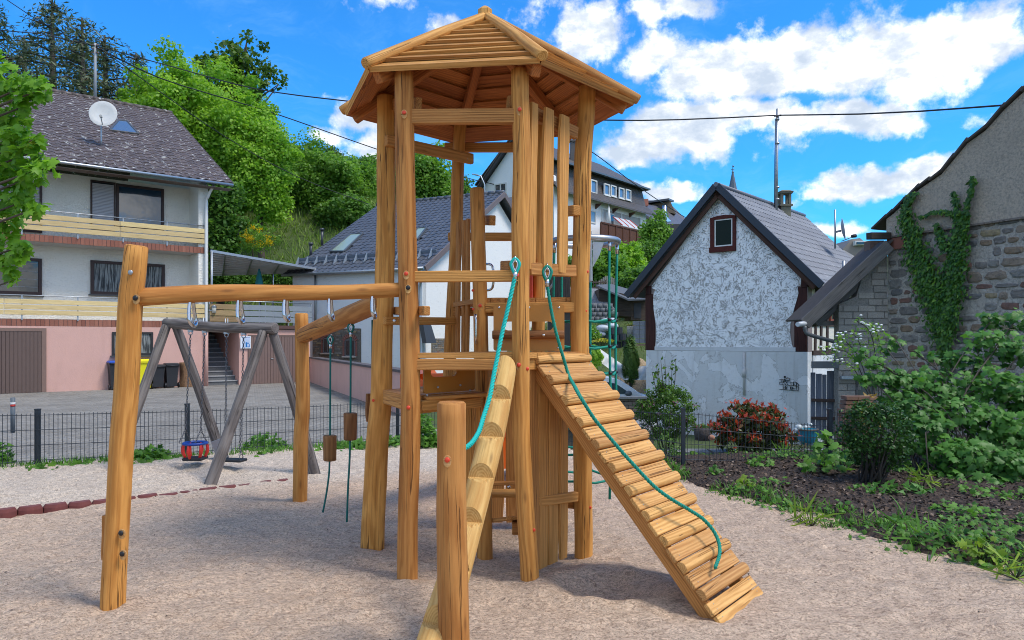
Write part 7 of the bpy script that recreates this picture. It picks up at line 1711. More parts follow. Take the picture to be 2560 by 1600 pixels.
ptree('broadleaf_tree', 'lower light green tree at the right end of the bright tree group', 655, 425, 44, 60, 110, BRIGHT, ncl=130, per=190, cr=.75, leaf=.18, group=GT)
ptree('broadleaf_tree', 'dark green bush-like tree behind the downpipe of the left house', 548, 540, 38.5, 45, 95, DEEP, ncl=90, per=110, cr=.6, leaf=.2, group=GT)
# sparse tree with visible limbs
ptree('sparse_tree', 'tall open-crowned tree with darker leaves and bare twigs against the sky', 590, 205, 50, 88, 100, OLIVE, ncl=110, per=38, cr=.55, leaf=.30, shell=.35, lobes=.5, branches=46, trunk=.3, group=GT)
for i, (x, y, Y, rx, rz, mt_, lb) in enumerate([(735, 440, 53, 70, 75, MIDG, 'rounded green shrub tree at the crest left of the tower'), (812, 470, 50, 72, 85, MIDG, 'green shrub tree in the middle of the slope left of the tower'), (880, 480, 56, 60, 70, MIDG, 'small green tree directly left of the rear tower post'),
    (775, 505, 52, 70, 44, DEEP, 'dark low thicket above the cottage roof'), (695, 480, 50, 50, 62, MIDG, 'medium green shrub between bright trees and thicket'), (860, 535, 48, 60, 40, DEEP, 'dark thicket behind the cottage ridge'),
    (915, 440, 64, 55, 40, DEEP, 'far dark tree line piece on the hill crest'), (990, 480, 60, 60, 50, MIDG, 'tree seen between the two left tower posts'), (700, 385, 60, 30, 30, DEEP, 'small dark treetop on the crest beside the bright group'), (830, 415, 60, 35, 28, OLIVE, 'light treetop poking above the crest left of the tower')]):
    ptree('hillside_tree', lb, x, y, Y, rx, rz, mt_, ncl=int(40+rx*rz/55), per=170, cr=.8, leaf=.20, group='bushy trees on the slope left of the tower')
ptree('broadleaf_tree', 'dense green tree seen through the tower above the cottage roof', 1062, 455, 52, 60, 68, MIDG, ncl=130, per=100, cr=.7, leaf=.24, group=GT)
ptree('broadleaf_tree', 'green treetop just right of the rear left tower post', 1130, 480, 56, 40, 30, DEEP, ncl=50, per=90, cr=.7, leaf=.24, group=GT)
for i, (x, y, Y, rx, rz, mt_, lb) in enumerate([(1505, 680, 43, 48, 52, MIDG, 'light green hedge tree behind the net and picket gate'), (1450, 690, 44, 40, 45, MIDG, 'green hedge tree seen left of the right tower post'), (1560, 660, 46, 44, 50, BRIGHT, 'bright green hedge tree above the garden shed'), (1612, 655, 50, 34, 42, DEEP, 'dark dense shrub below the grey roof house'),
    (1640, 600, 54, 28, 62, MIDG, 'slender light tree beside the brown balcony'), (1680, 640, 56, 38, 50, MIDG, 'green tree just above the left eave of the gable house'), (1590, 710, 41, 30, 28, DEEP, 'low dark shrub right of the picket gate')]):
    ptree('garden_tree', lb, x, y, Y, rx, rz, mt_, ncl=90, per=95, cr=.55, leaf=.20, group='trees on the slope below the balcony house')
# old conifers
def conifer(label, x, ytop, ybase, Y, hw, seed):
    c0 = P(x, ybase, Y); zt = P(x, ytop, Y).z; bz = Tz(c0.x, c0.y); r = np.random.default_rng(seed); t = thing('conifer', label, 'tree', (c0.x, c0.y, bz), 'old dark conifers behind the left house'); m = MB(); pts, nr, lr = [], [], []
    m.tube([V(c0.x, c0.y, bz), V(c0.x+.1, c0.y, (bz+zt)/2), V(c0.x, c0.y, zt)], [.42, .28, .05], 8); s = Y/F; z = zt-.2; H_ = zt-(c0.z)
    while z > c0.z-1:
        f = (zt-z)/H_; L = hw*s*(.18+.95*min(1, f*1.5)**.7)*r.uniform(.55, 1.15); a = r.uniform(0, 6.283)
        for j in range(2):
            a += r.uniform(1.6, 3.2); d = np.array([math.cos(a), math.sin(a)]); e0 = V(c0.x, c0.y, z); dr = r.uniform(-.22, .12)
            mid = e0+V(d[0]*L*.55, d[1]*L*.55, L*.10); end = e0+V(d[0]*L, d[1]*L, L*dr); m.tube([e0, mid, end], [.07, .045, .015], 4)
            n_ = int(110*L/3+25); u = r.uniform(.15, 1, n_)**.8; q = np.array(e0)+np.outer(u, np.array(end-e0)); q[:, 2] += .25*L*np.sin(u*math.pi)*.4; q += r.normal(0, 1, (n_, 3))*np.array([.26, .26, .13])*(1+.5*u[:, None]); q[:, 2] -= r.uniform(0, .35, n_)
            pts.append(q); nr.append(np.tile([d[0]*.3, d[1]*.3, .8], (n_, 1))); lr.append(np.clip(r.uniform(.2, .8)+r.normal(0, .15, n_), 0, 1))
        z -= r.uniform(.22, .42)
    leaves('foliage', np.concatenate(pts), .36, 'needle', BLUEC, t, nrm=np.concatenate(nr), spread=.5, lr=np.concatenate(lr), seed=seed)
    part(m, 'trunk', bark((.07, .06, .055)), t)
conifer('dark ragged conifer at the far left edge', -10, 8, 330, 46, 90, 1)
conifer('dark conifer with a forked open top left of the roof mast', 130, 0, 330, 44, 95, 2)
conifer('dark bluish conifer directly behind the roof mast', 205, 45, 330, 42, 85, 3)
conifer('lower dark conifer right of the roof mast above the ridge', 262, 88, 340, 47, 70, 4)
conifer('rust-tinged conifer right of the satellite dish', 340, 132, 340, 49, 62, 5)
conifer('small dark conifer standing behind the left end of the roof', 60, 90, 340, 52, 80, 6)
# broom in flower, hedge, slope grass
YEL = leaf_mat((.62, .40, .0), (.85, .62, .01), .3)
bc = P(632, 600, 41); br_ = thing('broom_bush', 'broom bush full of yellow flowers on the grassy slope above the terrace roof', 'bush', tuple(bc-V(0, 0, 1)))
pt, nr, lr, cc = clump_points((bc.x, bc.y, bc.z), (1.35, 1.1, .65), 50, 50, .32, 3); leaves('foliage', pt, .12, 'oval', MIDG, br_, nrm=nr, lr=lr)
pt, nr, lr, cc = clump_points((bc.x+.25, bc.y-.35, bc.z+.12), (1.25, .9, .55), 34, 45, .22, 5); leaves('flowers', pt, .10, 'oval', YEL, br_, nrm=nr, lr=lr)
part(MB().cyl(bc-V(0, 0, 1.5), bc, .06, .03, 6), 'stem', bark(), br_)
for x, Y, w, lb in ((560, 38, 52, 'dark clipped hedge piece behind the terrace beside the house corner'), (650, 38.5, 60, 'dark hedge behind the closed turquoise parasol'), (715, 38.5, 40, 'dark hedge end beside the cottage wall')):
    c = P(x, 700, Y); s = Y/F; tree('hedge', lb, 'hedge', (c.x, c.y, Tz(c.x, c.y)), tuple(c), (w*s, .7, 42*s), DEEP, ncl=110, per=60, cr=.32, leaf=.12, trunk=.05, branches=6, lobes=.12, group='hedges behind the terrace')
r = np.random.default_rng(9); n = 15000; gx_ = r.uniform(-24, -3, n); gy_ = r.uniform(37, 62, n); gz = T(gx_, gy_)
GRM = leaf_mat((.09, .17, .02), (.24, .36, .055), .35)
leaves('slope_grass', np.stack([gx_, gy_, gz-.02], -1), .55, 'blade', GRM, None, nrm=np.tile([0, -1, .2], (n, 1)), axis=[0, 0, 1], aspread=.3, as_kind='stuff', seed=3)
n = 9000; gx_ = r.uniform(1, 22, n); gy_ = r.uniform(24, 50, n); gz = T(gx_, gy_)
leaves('slope_grass', np.stack([gx_, gy_, gz-.02], -1), .35, 'blade', leaf_mat((.07, .12, .02), (.17, .24, .05), .35), None, nrm=np.tile([0, -1, .2], (n, 1)), axis=[0, 0, 1], aspread=.3, as_kind='stuff', seed=4)
# ------------------------------------------------------------ maple hanging in from the left
MAPLE = leaf_mat((.10, .25, .012), (.27, .50, .05), .5, .45, warm=(.42, .44, .05), wf=.07)
def clumps_px(lst, per, leaf, seed, kind='maple', mat=None, parent=None, name='crown', up=.8, spread=.45, flat_=.6, pool=60):
    r = np.random.default_rng(seed); pts, nr, lr, cen = [], [], [], []
    for x, y, rr, Y in lst:
        s = Y/F; c = np.array(P(x, y, Y)); n_ = max(4, int(per*(rr/40)**2)); e = r.normal(0, 1, (n_, 3)); e /= np.linalg.norm(e, axis=1)[:, None]; e *= r.uniform(.15, 1, (n_, 1))**.45
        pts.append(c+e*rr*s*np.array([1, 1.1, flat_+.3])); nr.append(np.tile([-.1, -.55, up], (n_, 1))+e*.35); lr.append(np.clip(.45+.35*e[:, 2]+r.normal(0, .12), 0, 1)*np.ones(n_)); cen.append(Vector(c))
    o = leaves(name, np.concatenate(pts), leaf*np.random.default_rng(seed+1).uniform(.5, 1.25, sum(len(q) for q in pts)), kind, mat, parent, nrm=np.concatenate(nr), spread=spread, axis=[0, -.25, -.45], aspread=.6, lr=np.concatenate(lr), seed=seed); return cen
mp_ = thing('maple_tree', 'maple with fresh green lobed leaves hanging in at the left edge', 'tree', (-6.6, 7.8, 0))
ML = [(-40, 180, 50, 7.9), (15, 205, 48, 7.7), (65, 215, 38, 7.5), (105, 222, 30, 7.4), (20, 275, 52, 7.9), (70, 262, 26, 7.6), (-10, 340, 60, 8.0), (40, 345, 44, 7.6), (70, 385, 38, 7.6), (105, 420, 28, 7.4), (20, 420, 55, 7.8), (82, 350, 20, 7.5), (75, 445, 32, 7.5), (10, 490, 52, 7.9), (55, 505, 34, 7.6), (95, 520, 22, 7.4), (15, 555, 40, 7.8), (-10, 130, 22, 7.8), (10, 145, 12, 7.6), (15, 600, 36, 7.7), (45, 630, 28, 7.5), (20, 660, 32, 7.6), (32, 700, 12, 7.5), (60, 612, 16, 7.5), (-60, 420, 70, 8.1), (-60, 280, 70, 8.2), (-70, 560, 60, 8.0)]
cen = clumps_px(ML, 60, .115, 21, mat=MAPLE, parent=mp_, up=.55)
m = MB(); m.tube(smooth_path([V(-6.6, 7.8, -.3), V(-6.55, 7.85, 1.5), V(-6.5, 7.9, 3.2), V(-6.5, 7.9, 5)], .3), .13, 8)
for c in cen: s = V(-6.5, 7.9, max(.9, c.z-.6)); m.tube([s, s.lerp(c, .55)+V(0, 0, .08), c], [.035, .02, .006], 5)
part(m, 'trunk', bark((.10, .08, .06)), mp_)
# ------------------------------------------------------------ big maple bush, right
MAPR = leaf_mat((.035, .115, .018), (.13, .31, .05), .4, .45)
mb2 = thing('maple_bush', 'large spreading maple bush covering the right edge before the stone barn', 'bush', (5.3, 8.6, 0))
ML2 = [(2150, 880, 16, 9.6), (2185, 905, 24, 9.5), (2165, 945, 22, 9.5), (2205, 950, 30, 9.4), (2240, 940, 30, 9.4), (2280, 955, 38, 9.3), (2235, 990, 34, 9.3), (2320, 940, 34, 9.4), (2340, 985, 46, 9.2), (2285, 1010, 40, 9.0), (2260, 1060, 30, 9.0), (2400, 960, 44, 9.2), (2390, 900, 30, 9.6), (2440, 850, 34, 9.5), (2440, 905, 36, 9.4), (2500, 860, 44, 9.3), (2480, 800, 30, 9.7), (2540, 800, 38, 9.5), (2555, 880, 50, 9.2), (2480, 960, 56, 9.0), (2550, 980, 60, 8.8), (2400, 1030, 56, 8.9), (2330, 1060, 46, 8.8), (2470, 1060, 60, 8.7), (2550, 1080, 60, 8.5), (2290, 1110, 34, 8.8), (2360, 1130, 52, 8.6), (2440, 1140, 60, 8.4), (2530, 1170, 62, 8.2), (2400, 1200, 46, 8.3), (2480, 1230, 56, 8.0), (2550, 1270, 56, 7.8), (2440, 1280, 34, 7.9), (2520, 1330, 40, 7.5), (2560, 1390, 36, 7.2), (2500, 1290, 40, 7.8), (2350, 1180, 26, 8.5), (2620, 1000, 90, 8.8), (2640, 1180, 90, 8.2), (2470, 1350, 34, 7.5), (2560, 1330, 50, 7.4), (2580, 1440, 40, 6.9), (2390, 1260, 34, 7.9), (2430, 1330, 26, 7.6), (2330, 890, 16, 9.7), (2290, 880, 12, 9.7), (2240, 850, 20, 11), (2215, 870, 18, 11)]
cen = clumps_px(ML2, 82, .100, 22, mat=MAPR, parent=mb2, up=.9, flat_=.55)
m = MB(); rs = random.Random(5)
for i, c in enumerate(cen): s = V(5.2+rs.uniform(-.5, .7), 8.6+rs.uniform(-.3, .4), -.05); m.tube(smooth_path([s, s.lerp(c, .5)+V(rs.uniform(-.1, .1), 0, .25), c], .25), .008, 5)
part(m, 'branches', bark((.075, .06, .045)), mb2)
# dense privet-like bush with trunk
db = thing('dense_bush', 'dense dark green small-leaved bush on short stems in the mulch bed', 'bush', (3.85, 7.95, 0)); DB = leaf_mat((.016, .05, .012), (.075, .19, .03), .3, .4)
c = P(2195, 1090, 8.1); pt, nr, lr, cc = clump_points(tuple(c), (.36, .36, .36), 230, 26, .085, 8, lobes=.12, shell=.6); leaves('crown', pt, .042, 'oval', DB, db, nrm=nr, spread=.5, lr=lr)
m = MB(); rs = random.Random(8)
for i in range(26): e = Vector(cc[i]); s = V(3.85+rs.uniform(-.13, .13), 7.95+rs.uniform(-.1, .1), -.05); m.tube([s, s.lerp(e, .45)+V(rs.uniform(-.06, .06), 0, .02), e], [.016, .012, .004], 5)
part(m, 'stems', bark((.035, .028, .022)), db)
def low_cover(name, label, cat, c, rx, ry, h, n, size, kind, mat, seed, kind_=None, group=None, up=.8):
    r = np.random.default_rng(seed); a = r.uniform(0, 6.283, n); q = r.uniform(0, 1, n)**.5; pts = np.stack([c[0]+np.cos(a)*q*rx, c[1]+np.sin(a)*q*ry, c[2]+r.uniform(.2, 1, n)*h*(1-q**2*.7)], -1)
    if kind_: return leaves(name, pts, size, kind, mat, None, nrm=np.tile([0, -.35, up], (n, 1)), spread=.45, as_kind=kind_, seed=seed)
    t = thing(name, label, cat, (c[0], c[1], c[2]), group); leaves('foliage', pts, size, kind, mat, t, nrm=np.tile([0, -.35, up], (n, 1)), spread=.5, seed=seed); m = MB()
    for i in range(0, n, max(1, n//10)): m.tube([V(c[0], c[1], c[2]-.03), Vector(pts[i])], [.006, .003], 4)
    part(m, 'stems', bark((.05, .06, .025)), t); return t
WEED = leaf_mat((.05, .14, .018), (.17, .36, .05), .4); WEEDY = leaf_mat((.12, .22, .02), (.30, .42, .05), .4)
low_cover('ivy_patch', 'ivy leaves creeping round the foot of the dense bush', 'ivy', (3.9, 7.6, .05), .42, .25, .07, 110, .07, 'ivy', MAPR, 31)
low_cover('maple_seedling', 'maple seedling with big pale leaves in front of the right fence post', 'seedling', (gx(2068, 8.9), 8.9, bed_z(np.array([3.8]), np.array([8.9]))[0]+.30), .17, .1, .16, 13, .13, 'maple', WEED, 32, group='maple seedlings')
low_cover('maple_seedling', 'low cluster of maple seedling leaves left of the dense bush', 'seedling', (gx(2062, 8.7), 8.7, .06), .30, .2, .24, 46, .10, 'maple', WEED, 33, group='maple seedlings')
low_cover('hop_plant', 'leafy creeping plant between the low maple seedlings and the dense bush', 'plant', (gx(2105, 9.0), 9.0, .04), .30, .2, .30, 90, .075, 'maple', MAPR, 34)
for i, (x, y, s, k, lb) in enumerate([(2028, 1304, 1.0, 'blade', 'dock plant with long leaves at the sand edge'), (2075, 1312, .5, 'blade', 'tiny upright weed on the sand below the dock plant'), (1955, 1270, .6, 'maple', 'small leafy weed at the sand edge left of the dock plant'), (2305, 1220, 1.0, 'blade', 'narrow-leaved weed under the maple bush'), (2330, 1370, 1.1, 'blade', 'spiky weed at the bed edge right of centre'), (2240, 1320, .9, 'blade', 'grassy weed tuft at the bed edge'), (2450, 1400, 1.0, 'maple', 'leafy weed beneath the maple bush at the sand edge'), (2100, 1285, .8, 'maple', 'yellow-green weed right of the dock plant'), (1790, 1190, .8, 'maple', 'pale weed near the sagging fence'), (1860, 1225, .8, 'maple', 'weed in the middle of the mulch'), (1900, 1170, .9, 'maple', 'weed just before the sagging fence panel'), (1700, 1190, .7, 'maple', 'small weed at the left tip of the mulch bed'), (2540, 1440, 1.0, 'blade', 'weed tuft at the right picture edge')]):
    g_ = G(x, y, .03); low_cover('weed_plant', lb, 'weed', (g_.x, g_.y, .0 if y > 1300 and x < 2100 else .04), .16*s, .11*s, .17*s, int(26*s)+8, (.19 if k == 'blade' else .075)*s, k, WEED if i % 3 else WEEDY, 40+i, group='weeds at the edge of the mulch bed', up=.7 if k != 'blade' else .25)
# ground cover in the bed and along fences
r = np.random.default_rng(77); x, y = scatter(8200, .9, 8, 3.7, 11.4, lambda x, y: (in_bed(x, y) > -.12) & (y < fence_y(x)+.2) & ((vnoise(x*1.5, y*1.5, 5)+.75*np.exp(-(in_bed(x, y)/.25)**2)+.7*sstep(-.7, -.05, y-fence_y(x))+.55*sstep(4.2, 5.6, x)) > .42), 6)
zz = bed_z(x, y)+r.uniform(0, .07, len(x))
leaves('ground_cover', np.stack([x, y, zz], -1), .048, 'maple', WEED, None, nrm=np.tile([0, -.3, .9], (len(x), 1)), spread=.4, as_kind='stuff', seed=8)
x, y = scatter(6500, 1.4, 8, 3.7, 11.2, lambda x, y: (np.abs(in_bed(x, y)-.1) < .22) & (vnoise(x*2.2, y*2.2, 15) > -.45) & (x > 1.8), 7)
leaves('edge_grass', np.stack([x, y, bed_z(x, y)], -1), .10, 'blade', WEED, None, nrm=np.tile([0, -.9, .2], (len(x), 1)), axis=[0, 0, 1], aspread=.55, as_kind='stuff', seed=9)
# green strip along the left fence
n = 5200; fx = r.uniform(-8.5, -.3, n); fy = fence_y(fx)+r.normal(-.05, .16, n); kk = (vnoise(fx*1.3, fy*.2, 33)+.55+.4*(fx < -4.2)) > r.uniform(0, 1.0, n); fx, fy = fx[kk], fy[kk]; hgt = .03+.13*np.clip(vnoise(fx*2.1, fx*0, 44)+.3, 0, 1)
leaves('fence_weeds', np.stack([fx, fy, hgt*r.uniform(0, 1, len(fx))+.01], -1), .08, 'maple', WEED, None, nrm=np.tile([0, -.3, .9], (len(fx), 1)), spread=.5, as_kind='stuff', seed=10)
n = 3000; fx = r.uniform(-8.5, -.3, n); fy = fence_y(fx)+r.normal(-.02, .1, n); leaves('fence_grass', np.stack([fx, fy, fx*0+.0], -1), .14, 'blade', WEED, None, nrm=np.tile([0, -.9, .2], (n, 1)), axis=[0, 0, 1], aspread=.5, as_kind='stuff', seed=11)
low_cover('leafy_plant', 'lush low green plant behind the fence right of the swing leg', 'plant', (gx(662, 11.4), 11.4, YZ+.02), .36, .22, .30, 420, .07, 'ivy', WEED, 61)
low_cover('leafy_plant', 'upright leafy weed behind the fence near the left picture edge', 'plant', (gx(5, 9.2), 9.25, .0), .12, .1, .36, 120, .07, 'ivy', WEED, 62)
low_cover('leafy_plant', 'leafy green plant at the fence between the front tower post and the nearest post', 'plant', (gx(1062, 11.0), 11.0, .0), .17, .15, .60, 300, .08, 'ivy', WEED, 63)
low_cover('leafy_plant', 'broad-leaved weeds at the fence foot behind the hanging blocks', 'plant', (gx(885, 10.9), 10.9, .0), .40, .14, .12, 150, .10, 'ivy', WEED, 64)
# ------------------------------------------------------------ garden shrubs right
RED = leaf_mat((.04, .06, .02), (.10, .13, .035), .3, .35, warm=(.55, .05, .03), wf=.35)
REDT = leaf_mat((.30, .035, .02), (.62, .10, .05), .35, .35)
c = P(1880, 1085, 10.8); ph = thing('photinia_shrub', 'shrub with glossy red young leaves behind the sagging fence', 'shrub', (c.x, c.y, -.15))
pt, nr, lr, cc = clump_points(tuple(c), (.50, .38, .40), 120, 26, .10, 14, lobes=.2, shell=.45); leaves('crown', pt, .085, 'oval', RED, ph, nrm=nr, spread=.5, lr=lr)
kk = cc[:, 2] > c.z-.12; tips = cc[kk]; rr_ = np.random.default_rng(5); q = np.repeat(tips, 12, 0)+rr_.normal(0, .035, (len(tips)*12, 3))+(np.repeat(tips, 12, 0)-np.array(c))*.10
leaves('red_shoots', q, .075, 'oval', REDT, ph, nrm=rr_.normal(0, 1, (len(q), 3)), axis=[0, 0, 1], aspread=.5, seed=4)
m = MB()
for i in range(20): e = Vector(cc[i*3]); m.tube([V(c.x, c.y, -.2), V(c.x, c.y, 0).lerp(e, .5), e], [.02, .012, .004], 5)
part(m, 'stems', bark(), ph)
c = P(1668, 1030, 11.3); fs = thing('flowering_shrub', 'bushy green shrub with small mauve flowers and tall leafy shoots before the base wall', 'shrub', (c.x, c.y, -.3)); FSM = leaf_mat((.04, .10, .012), (.14, .27, .035), .35)
pt, nr, lr, cc = clump_points(tuple(c), (.46, .38, .40), 150, 34, .09, 17, lobes=.15, shell=.5); leaves('crown', pt, .050, 'oval', FSM, fs, nrm=nr, spread=.5, lr=lr)
rr_ = np.random.default_rng(6); tips = cc[rr_.integers(0, len(cc), 26)]; tips = tips[tips[:, 1] < c.y+.1]; q = np.repeat(tips, 9, 0)+rr_.normal(0, .022, (len(tips)*9, 3))+np.array([0, -.06, 0])
leaves('flowers', q, .035, 'oval', leaf_mat((.30, .09, .17), (.50, .22, .34), .3), fs, nrm=rr_.normal(0, 1, (len(q), 3)), seed=7)
m = MB(); pts, nrs = [], []
for i, (x, yt_) in enumerate([(1640, 908), (1652, 900), (1662, 898), (1680, 905), (1690, 896), (1672, 930), (1630, 930), (1645, 925)]):
    a_, b_ = P(1660+(x-1660)*.6, 1010, 11.3), P(x, yt_, 11.2); m.tube([a_, a_.lerp(b_, .5)+V(.02, 0, 0), b_], [.008, .006, .003], 5)
    for k in range(16): u = rr_.uniform(.0, 1); p = a_.lerp(b_, u); pts.append(np.array(p)+rr_.normal(0, .03*(1.4-u), 3)); nrs.append(rr_.normal(0, .6, 3)+np.array([0, -.3, .6]))
for i in range(14): m.tube([V(c.x, c.y, -.3), Vector(cc[i*7])], [.014, .005], 5)
leaves('shoot_leaves', np.array(pts), .075, 'oval', FSM, fs, nrm=np.array(nrs), seed=8); part(m, 'stems', bark((.07, .06, .03)), fs)
low_cover('rose_bush', 'light green young rose bush just behind the right fence post', 'shrub', (gx(1665, 10.0), 10.0, -.02), .22, .15, .42, 210, .05, 'oval', FSM, 71)
low_cover('iris_plant', 'tuft of sword-shaped leaves under the red-leaved shrub', 'plant', (gx(1962, 10.2), 10.2, -.05), .10, .08, .05, 60, .28, 'blade', WEED, 72, up=.1)
low_cover('ground_shrub', 'low reddish-brown ground shrub left of the second fence post', 'shrub', (gx(2005, 10.4), 10.4, -.08), .28, .15, .26, 320, .04, 'oval', leaf_mat((.05, .035, .02), (.12, .09, .035), .3), 73)
low_cover('ground_shrub', 'small green ground shrub between dark boulder and red-leaved shrub', 'shrub', (gx(1835, 10.0), 10.0, -.06), .25, .15, .2, 220, .04, 'oval', FSM, 74)
low_cover('tub_plants', 'red and green bedding plants growing in the brown tub', 'plant', (P(1757, 0, 12.4).x, 12.4, P(0, 1068, 12.4).z-.01), .17, .14, .07, 130, .05, 'oval', leaf_mat((.05, .12, .02), (.12, .25, .04), .3, warm=(.45, .03, .03), wf=.3), 75)
low_cover('planter_flowers', 'orange flowers in the round concrete planter', 'flowers', (P(1579, 0, 27.4).x, 27.4, P(0, 815, 27.4).z), .16, .14, .16, 110, .07, 'oval', leaf_mat((.08, .16, .03), (.2, .3, .04), .3, warm=(.8, .28, .02), wf=.3), 76)
low_cover('yellow_flowers', 'bed of yellow flowers left of the dark planting rings', 'flowers', (P(1508, 0, 27.5).x, 27.5, P(0, 856, 27.5).z), .45, .3, .16, 420, .07, 'oval', leaf_mat((.14, .22, .03), (.3, .34, .02), .3, warm=(.85, .62, .02), wf=.55), 77)
n = 3000; x_ = r.uniform(1.4, 6.2, n); y_ = r.uniform(9.6, 12.5, n); kk = (y_ > fence_y(x_)+.1) & (vnoise(x_*1.6, y_*1.6, 91) > .0); x_, y_ = x_[kk], y_[kk]
leaves('garden_weeds', np.stack([x_, y_, T(x_, y_)+.06+r.uniform(0, .05, len(x_))], -1), .06, 'ivy', FSM, None, nrm=np.tile([0, -.3, .9], (len(x_), 1)), as_kind='stuff', seed=12)
# stone paving in the right garden
gp = struct(MB().box((4.4, 12.0, -.3), .1, .1, .1), 'garden_path', mortar_mat((.26, .27, .28)))
rs = random.Random(3); k = 0
for i in range(9):
    for j in range(5):
        x_ = 1.9+i*.42+rs.uniform(-.03, .03); y_ = 11.1+j*.40; 
        if y_ < fence_y(np.array([x_]))[0]+.9: continue
        part(MB().box((x_, y_, Tz(x_, y_)+.09), .38, .36, .06, rz=rs.uniform(-.05, .05)), 'paving_slab', mortar_mat((.26, .27, .28), 18, .01), gp); k += 1
# conifer column and ball bush on the lane
def dense(name, label, x, y, Y, rx, rz, mat, n_, size, kind='needle', seed=1):
    c = P(x, y, Y); s = Y/F; t = thing(name, label, 'shrub', (c.x, c.y, c.z-rz*s)); r = np.random.default_rng(seed); d = r.normal(0, 1, (n_, 3)); d /= np.linalg.norm(d, axis=1)[:, None]; q = d*(r.uniform(.5, 1, (n_, 1))**.4)*(1+.12*np.sin(d[:, :1]*9+d[:, 2:]*7))
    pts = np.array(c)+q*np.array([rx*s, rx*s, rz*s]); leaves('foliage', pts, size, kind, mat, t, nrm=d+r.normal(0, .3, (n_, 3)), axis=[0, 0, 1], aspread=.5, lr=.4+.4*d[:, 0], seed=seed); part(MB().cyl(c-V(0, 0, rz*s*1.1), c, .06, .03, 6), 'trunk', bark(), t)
dense('column_conifer', 'narrow upright bright green conifer beside the gable house corner', 1577, 903, 25.8, 20, 60, leaf_mat((.05, .11, .02), (.17, .30, .05), .25), 5200, .12, seed=2)
dense('ball_bush', 'round clipped light green bush behind the net', 1482, 893, 25.6, 26, 30, BRIGHT, 2600, .09, 'oval', 3)
dense('ball_bush', 'small silvery round bush above the planting blocks', 1533, 785, 31, 9, 8, leaf_mat((.2, .25, .2), (.35, .4, .33), .2), 700, .09, 'oval', 4)
low_cover('bank_plants', 'green perennials left of the yellow flowers', 'plants', (P(1478, 0, 28).x, 28, P(0, 850, 28).z), .35, .3, .6, 500, .11, 'ivy', MIDG, 79)
# ------------------------------------------------------------ ivy on the barn
IVY = leaf_mat((.022, .07, .012), (.10, .24, .03), .25, .35, warm=(.18, .32, .03), wf=.15); iv = thing('ivy', 'Y-shaped ivy climbing the barn gable towards the verge', 'ivy', tuple(fbn.p(.9, -.5, .1)))
IP = [[(2290, 478, 10), (2275, 495, 14), (2262, 520, 22), (2268, 560, 30), (2285, 600, 36), (2300, 650, 46), (2318, 700, 50), (2335, 750, 50), (2345, 800, 42), (2352, 850, 30), (2360, 890, 20), (2362, 940, 12)],
      [(2432, 440, 8), (2430, 470, 10), (2420, 505, 10), (2415, 530, 12), (2408, 560, 24), (2398, 590, 34), (2392, 630, 36), (2385, 680, 40), (2378, 730, 42), (2372, 790, 38), (2368, 850, 24), (2364, 900, 14)],
      [(2383, 478, 8), (2388, 500, 12), (2392, 530, 14), (2398, 560, 16)], [(2300, 545, 5), (2330, 530, 8), (2365, 528, 10), (2395, 540, 14)], [(2340, 560, 8), (2352, 590, 14), (2360, 620, 20)]]
pts, ww = [], []; m = MB(); r = np.random.default_rng(15)
for line in IP:
    wl = []
    for i in range(len(line)-1):
        (x0, y0, w0), (x1, y1, w1) = line[i], line[i+1]; n_ = int(math.hypot(x1-x0, y1-y0)*(w0+w1)*.095)+4
        for k in range(n_):
            t = r.uniform(); w = w0+(w1-w0)*t; x = x0+(x1-x0)*t+r.normal(0, w*.36); y = y0+(y1-y0)*t+r.normal(0, w*.2)
            if y > 820 and r.uniform() < .45: continue
            pts.append(np.array(onp(x, y, B0+nbn*(.12+.10*r.uniform()), nbn)))
    q = [onp(x, y, B0+nbn*.10, nbn) for x, y, w in line]; m.tube(smooth_path(q, .1), .012, 5); m.tube(smooth_path([p+eb*.03+nbn*.01 for p in q], .1), .008, 5)
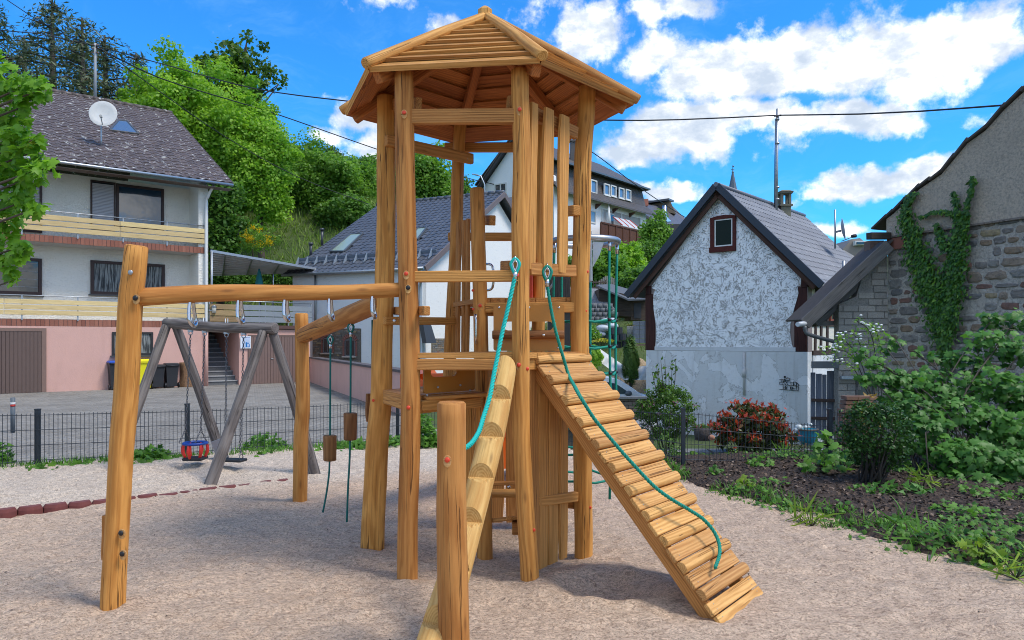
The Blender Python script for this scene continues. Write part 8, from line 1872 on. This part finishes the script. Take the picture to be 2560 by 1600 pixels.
pts = np.array(pts); leaves('foliage', pts, .085, 'ivy', IVY, iv, nrm=np.tile([nbn.x, nbn.y, .35], (len(pts), 1)), spread=.32, axis=[0, 0, -1], aspread=.5, seed=16); part(m, 'stems', bark(), iv)
# ------------------------------------------------------------ white-flowering arching shrub by the lean-to
sh2 = thing('spiraea_shrub', 'arching shrub with white flower clusters before the block wall', 'shrub', (gx(2190, 13), 13, -.3)); m = MB(); pts, nrs, fl2_ = [], [], []; r = np.random.default_rng(19)
for q in [[(2195, 1030), (2165, 960), (2130, 890), (2085, 872), (2060, 880)], [(2195, 1030), (2175, 930), (2145, 850), (2130, 835)], [(2200, 1030), (2190, 900), (2175, 830), (2140, 800)], [(2205, 1030), (2203, 900), (2195, 840), (2180, 815)], [(2195, 1030), (2140, 930), (2110, 905), (2080, 900)], [(2190, 1030), (2150, 900), (2110, 850), (2095, 848)]]:
    c = [P(x, y, 13+r.normal(0, .15)) for x, y in q]; sp2_ = smooth_path(c, .08); m.tube(sp2_, .009, 5); n_ = len(sp2_)
    for i, p in enumerate(sp2_):
        if i > n_*.45:
            for k in range(9): pts.append(np.array(p)+r.normal(0, .055, 3)); nrs.append(r.normal(0, .5, 3)+np.array([0, -.3, .7]))
        if i > n_*.72:
            for k in range(3): fl2_.append(p+V(*r.normal(0, .05, 3))+V(0, -.03, .05))
leaves('foliage', np.array(pts), .06, 'oval', MIDG, sh2, nrm=np.array(nrs), seed=20); part(m, 'stems', bark((.07, .06, .05)), sh2)
fm_ = MB()
for i in range(0, len(fl2_), 2): fm_.sphere(fl2_[i], .028, 7, 4, sz=.6)
part(fm_, 'flower_clusters', flat((.78, .80, .78), .8, .1), sh2, kind='stuff')
low_cover('autumn_shoots', 'thin shoots with orange-brown young leaves beside the arching shrub', 'plant', (gx(2180, 12), 12, .05), .16, .12, .95, 60, .10, 'ivy', leaf_mat((.22, .12, .03), (.4, .26, .06), .3), 82)

# loose bits on the sand
r = np.random.default_rng(101); x, y = scatter(260, -5, 6, 2.0, 9.0, lambda x, y: (in_bed(x, y) < 0), 44)
leaves('sand_litter', np.stack([x, y, sand_z(x, y)+.004], -1), .022, 'oval', chips(), None, spread=.25, as_kind='stuff', seed=45)
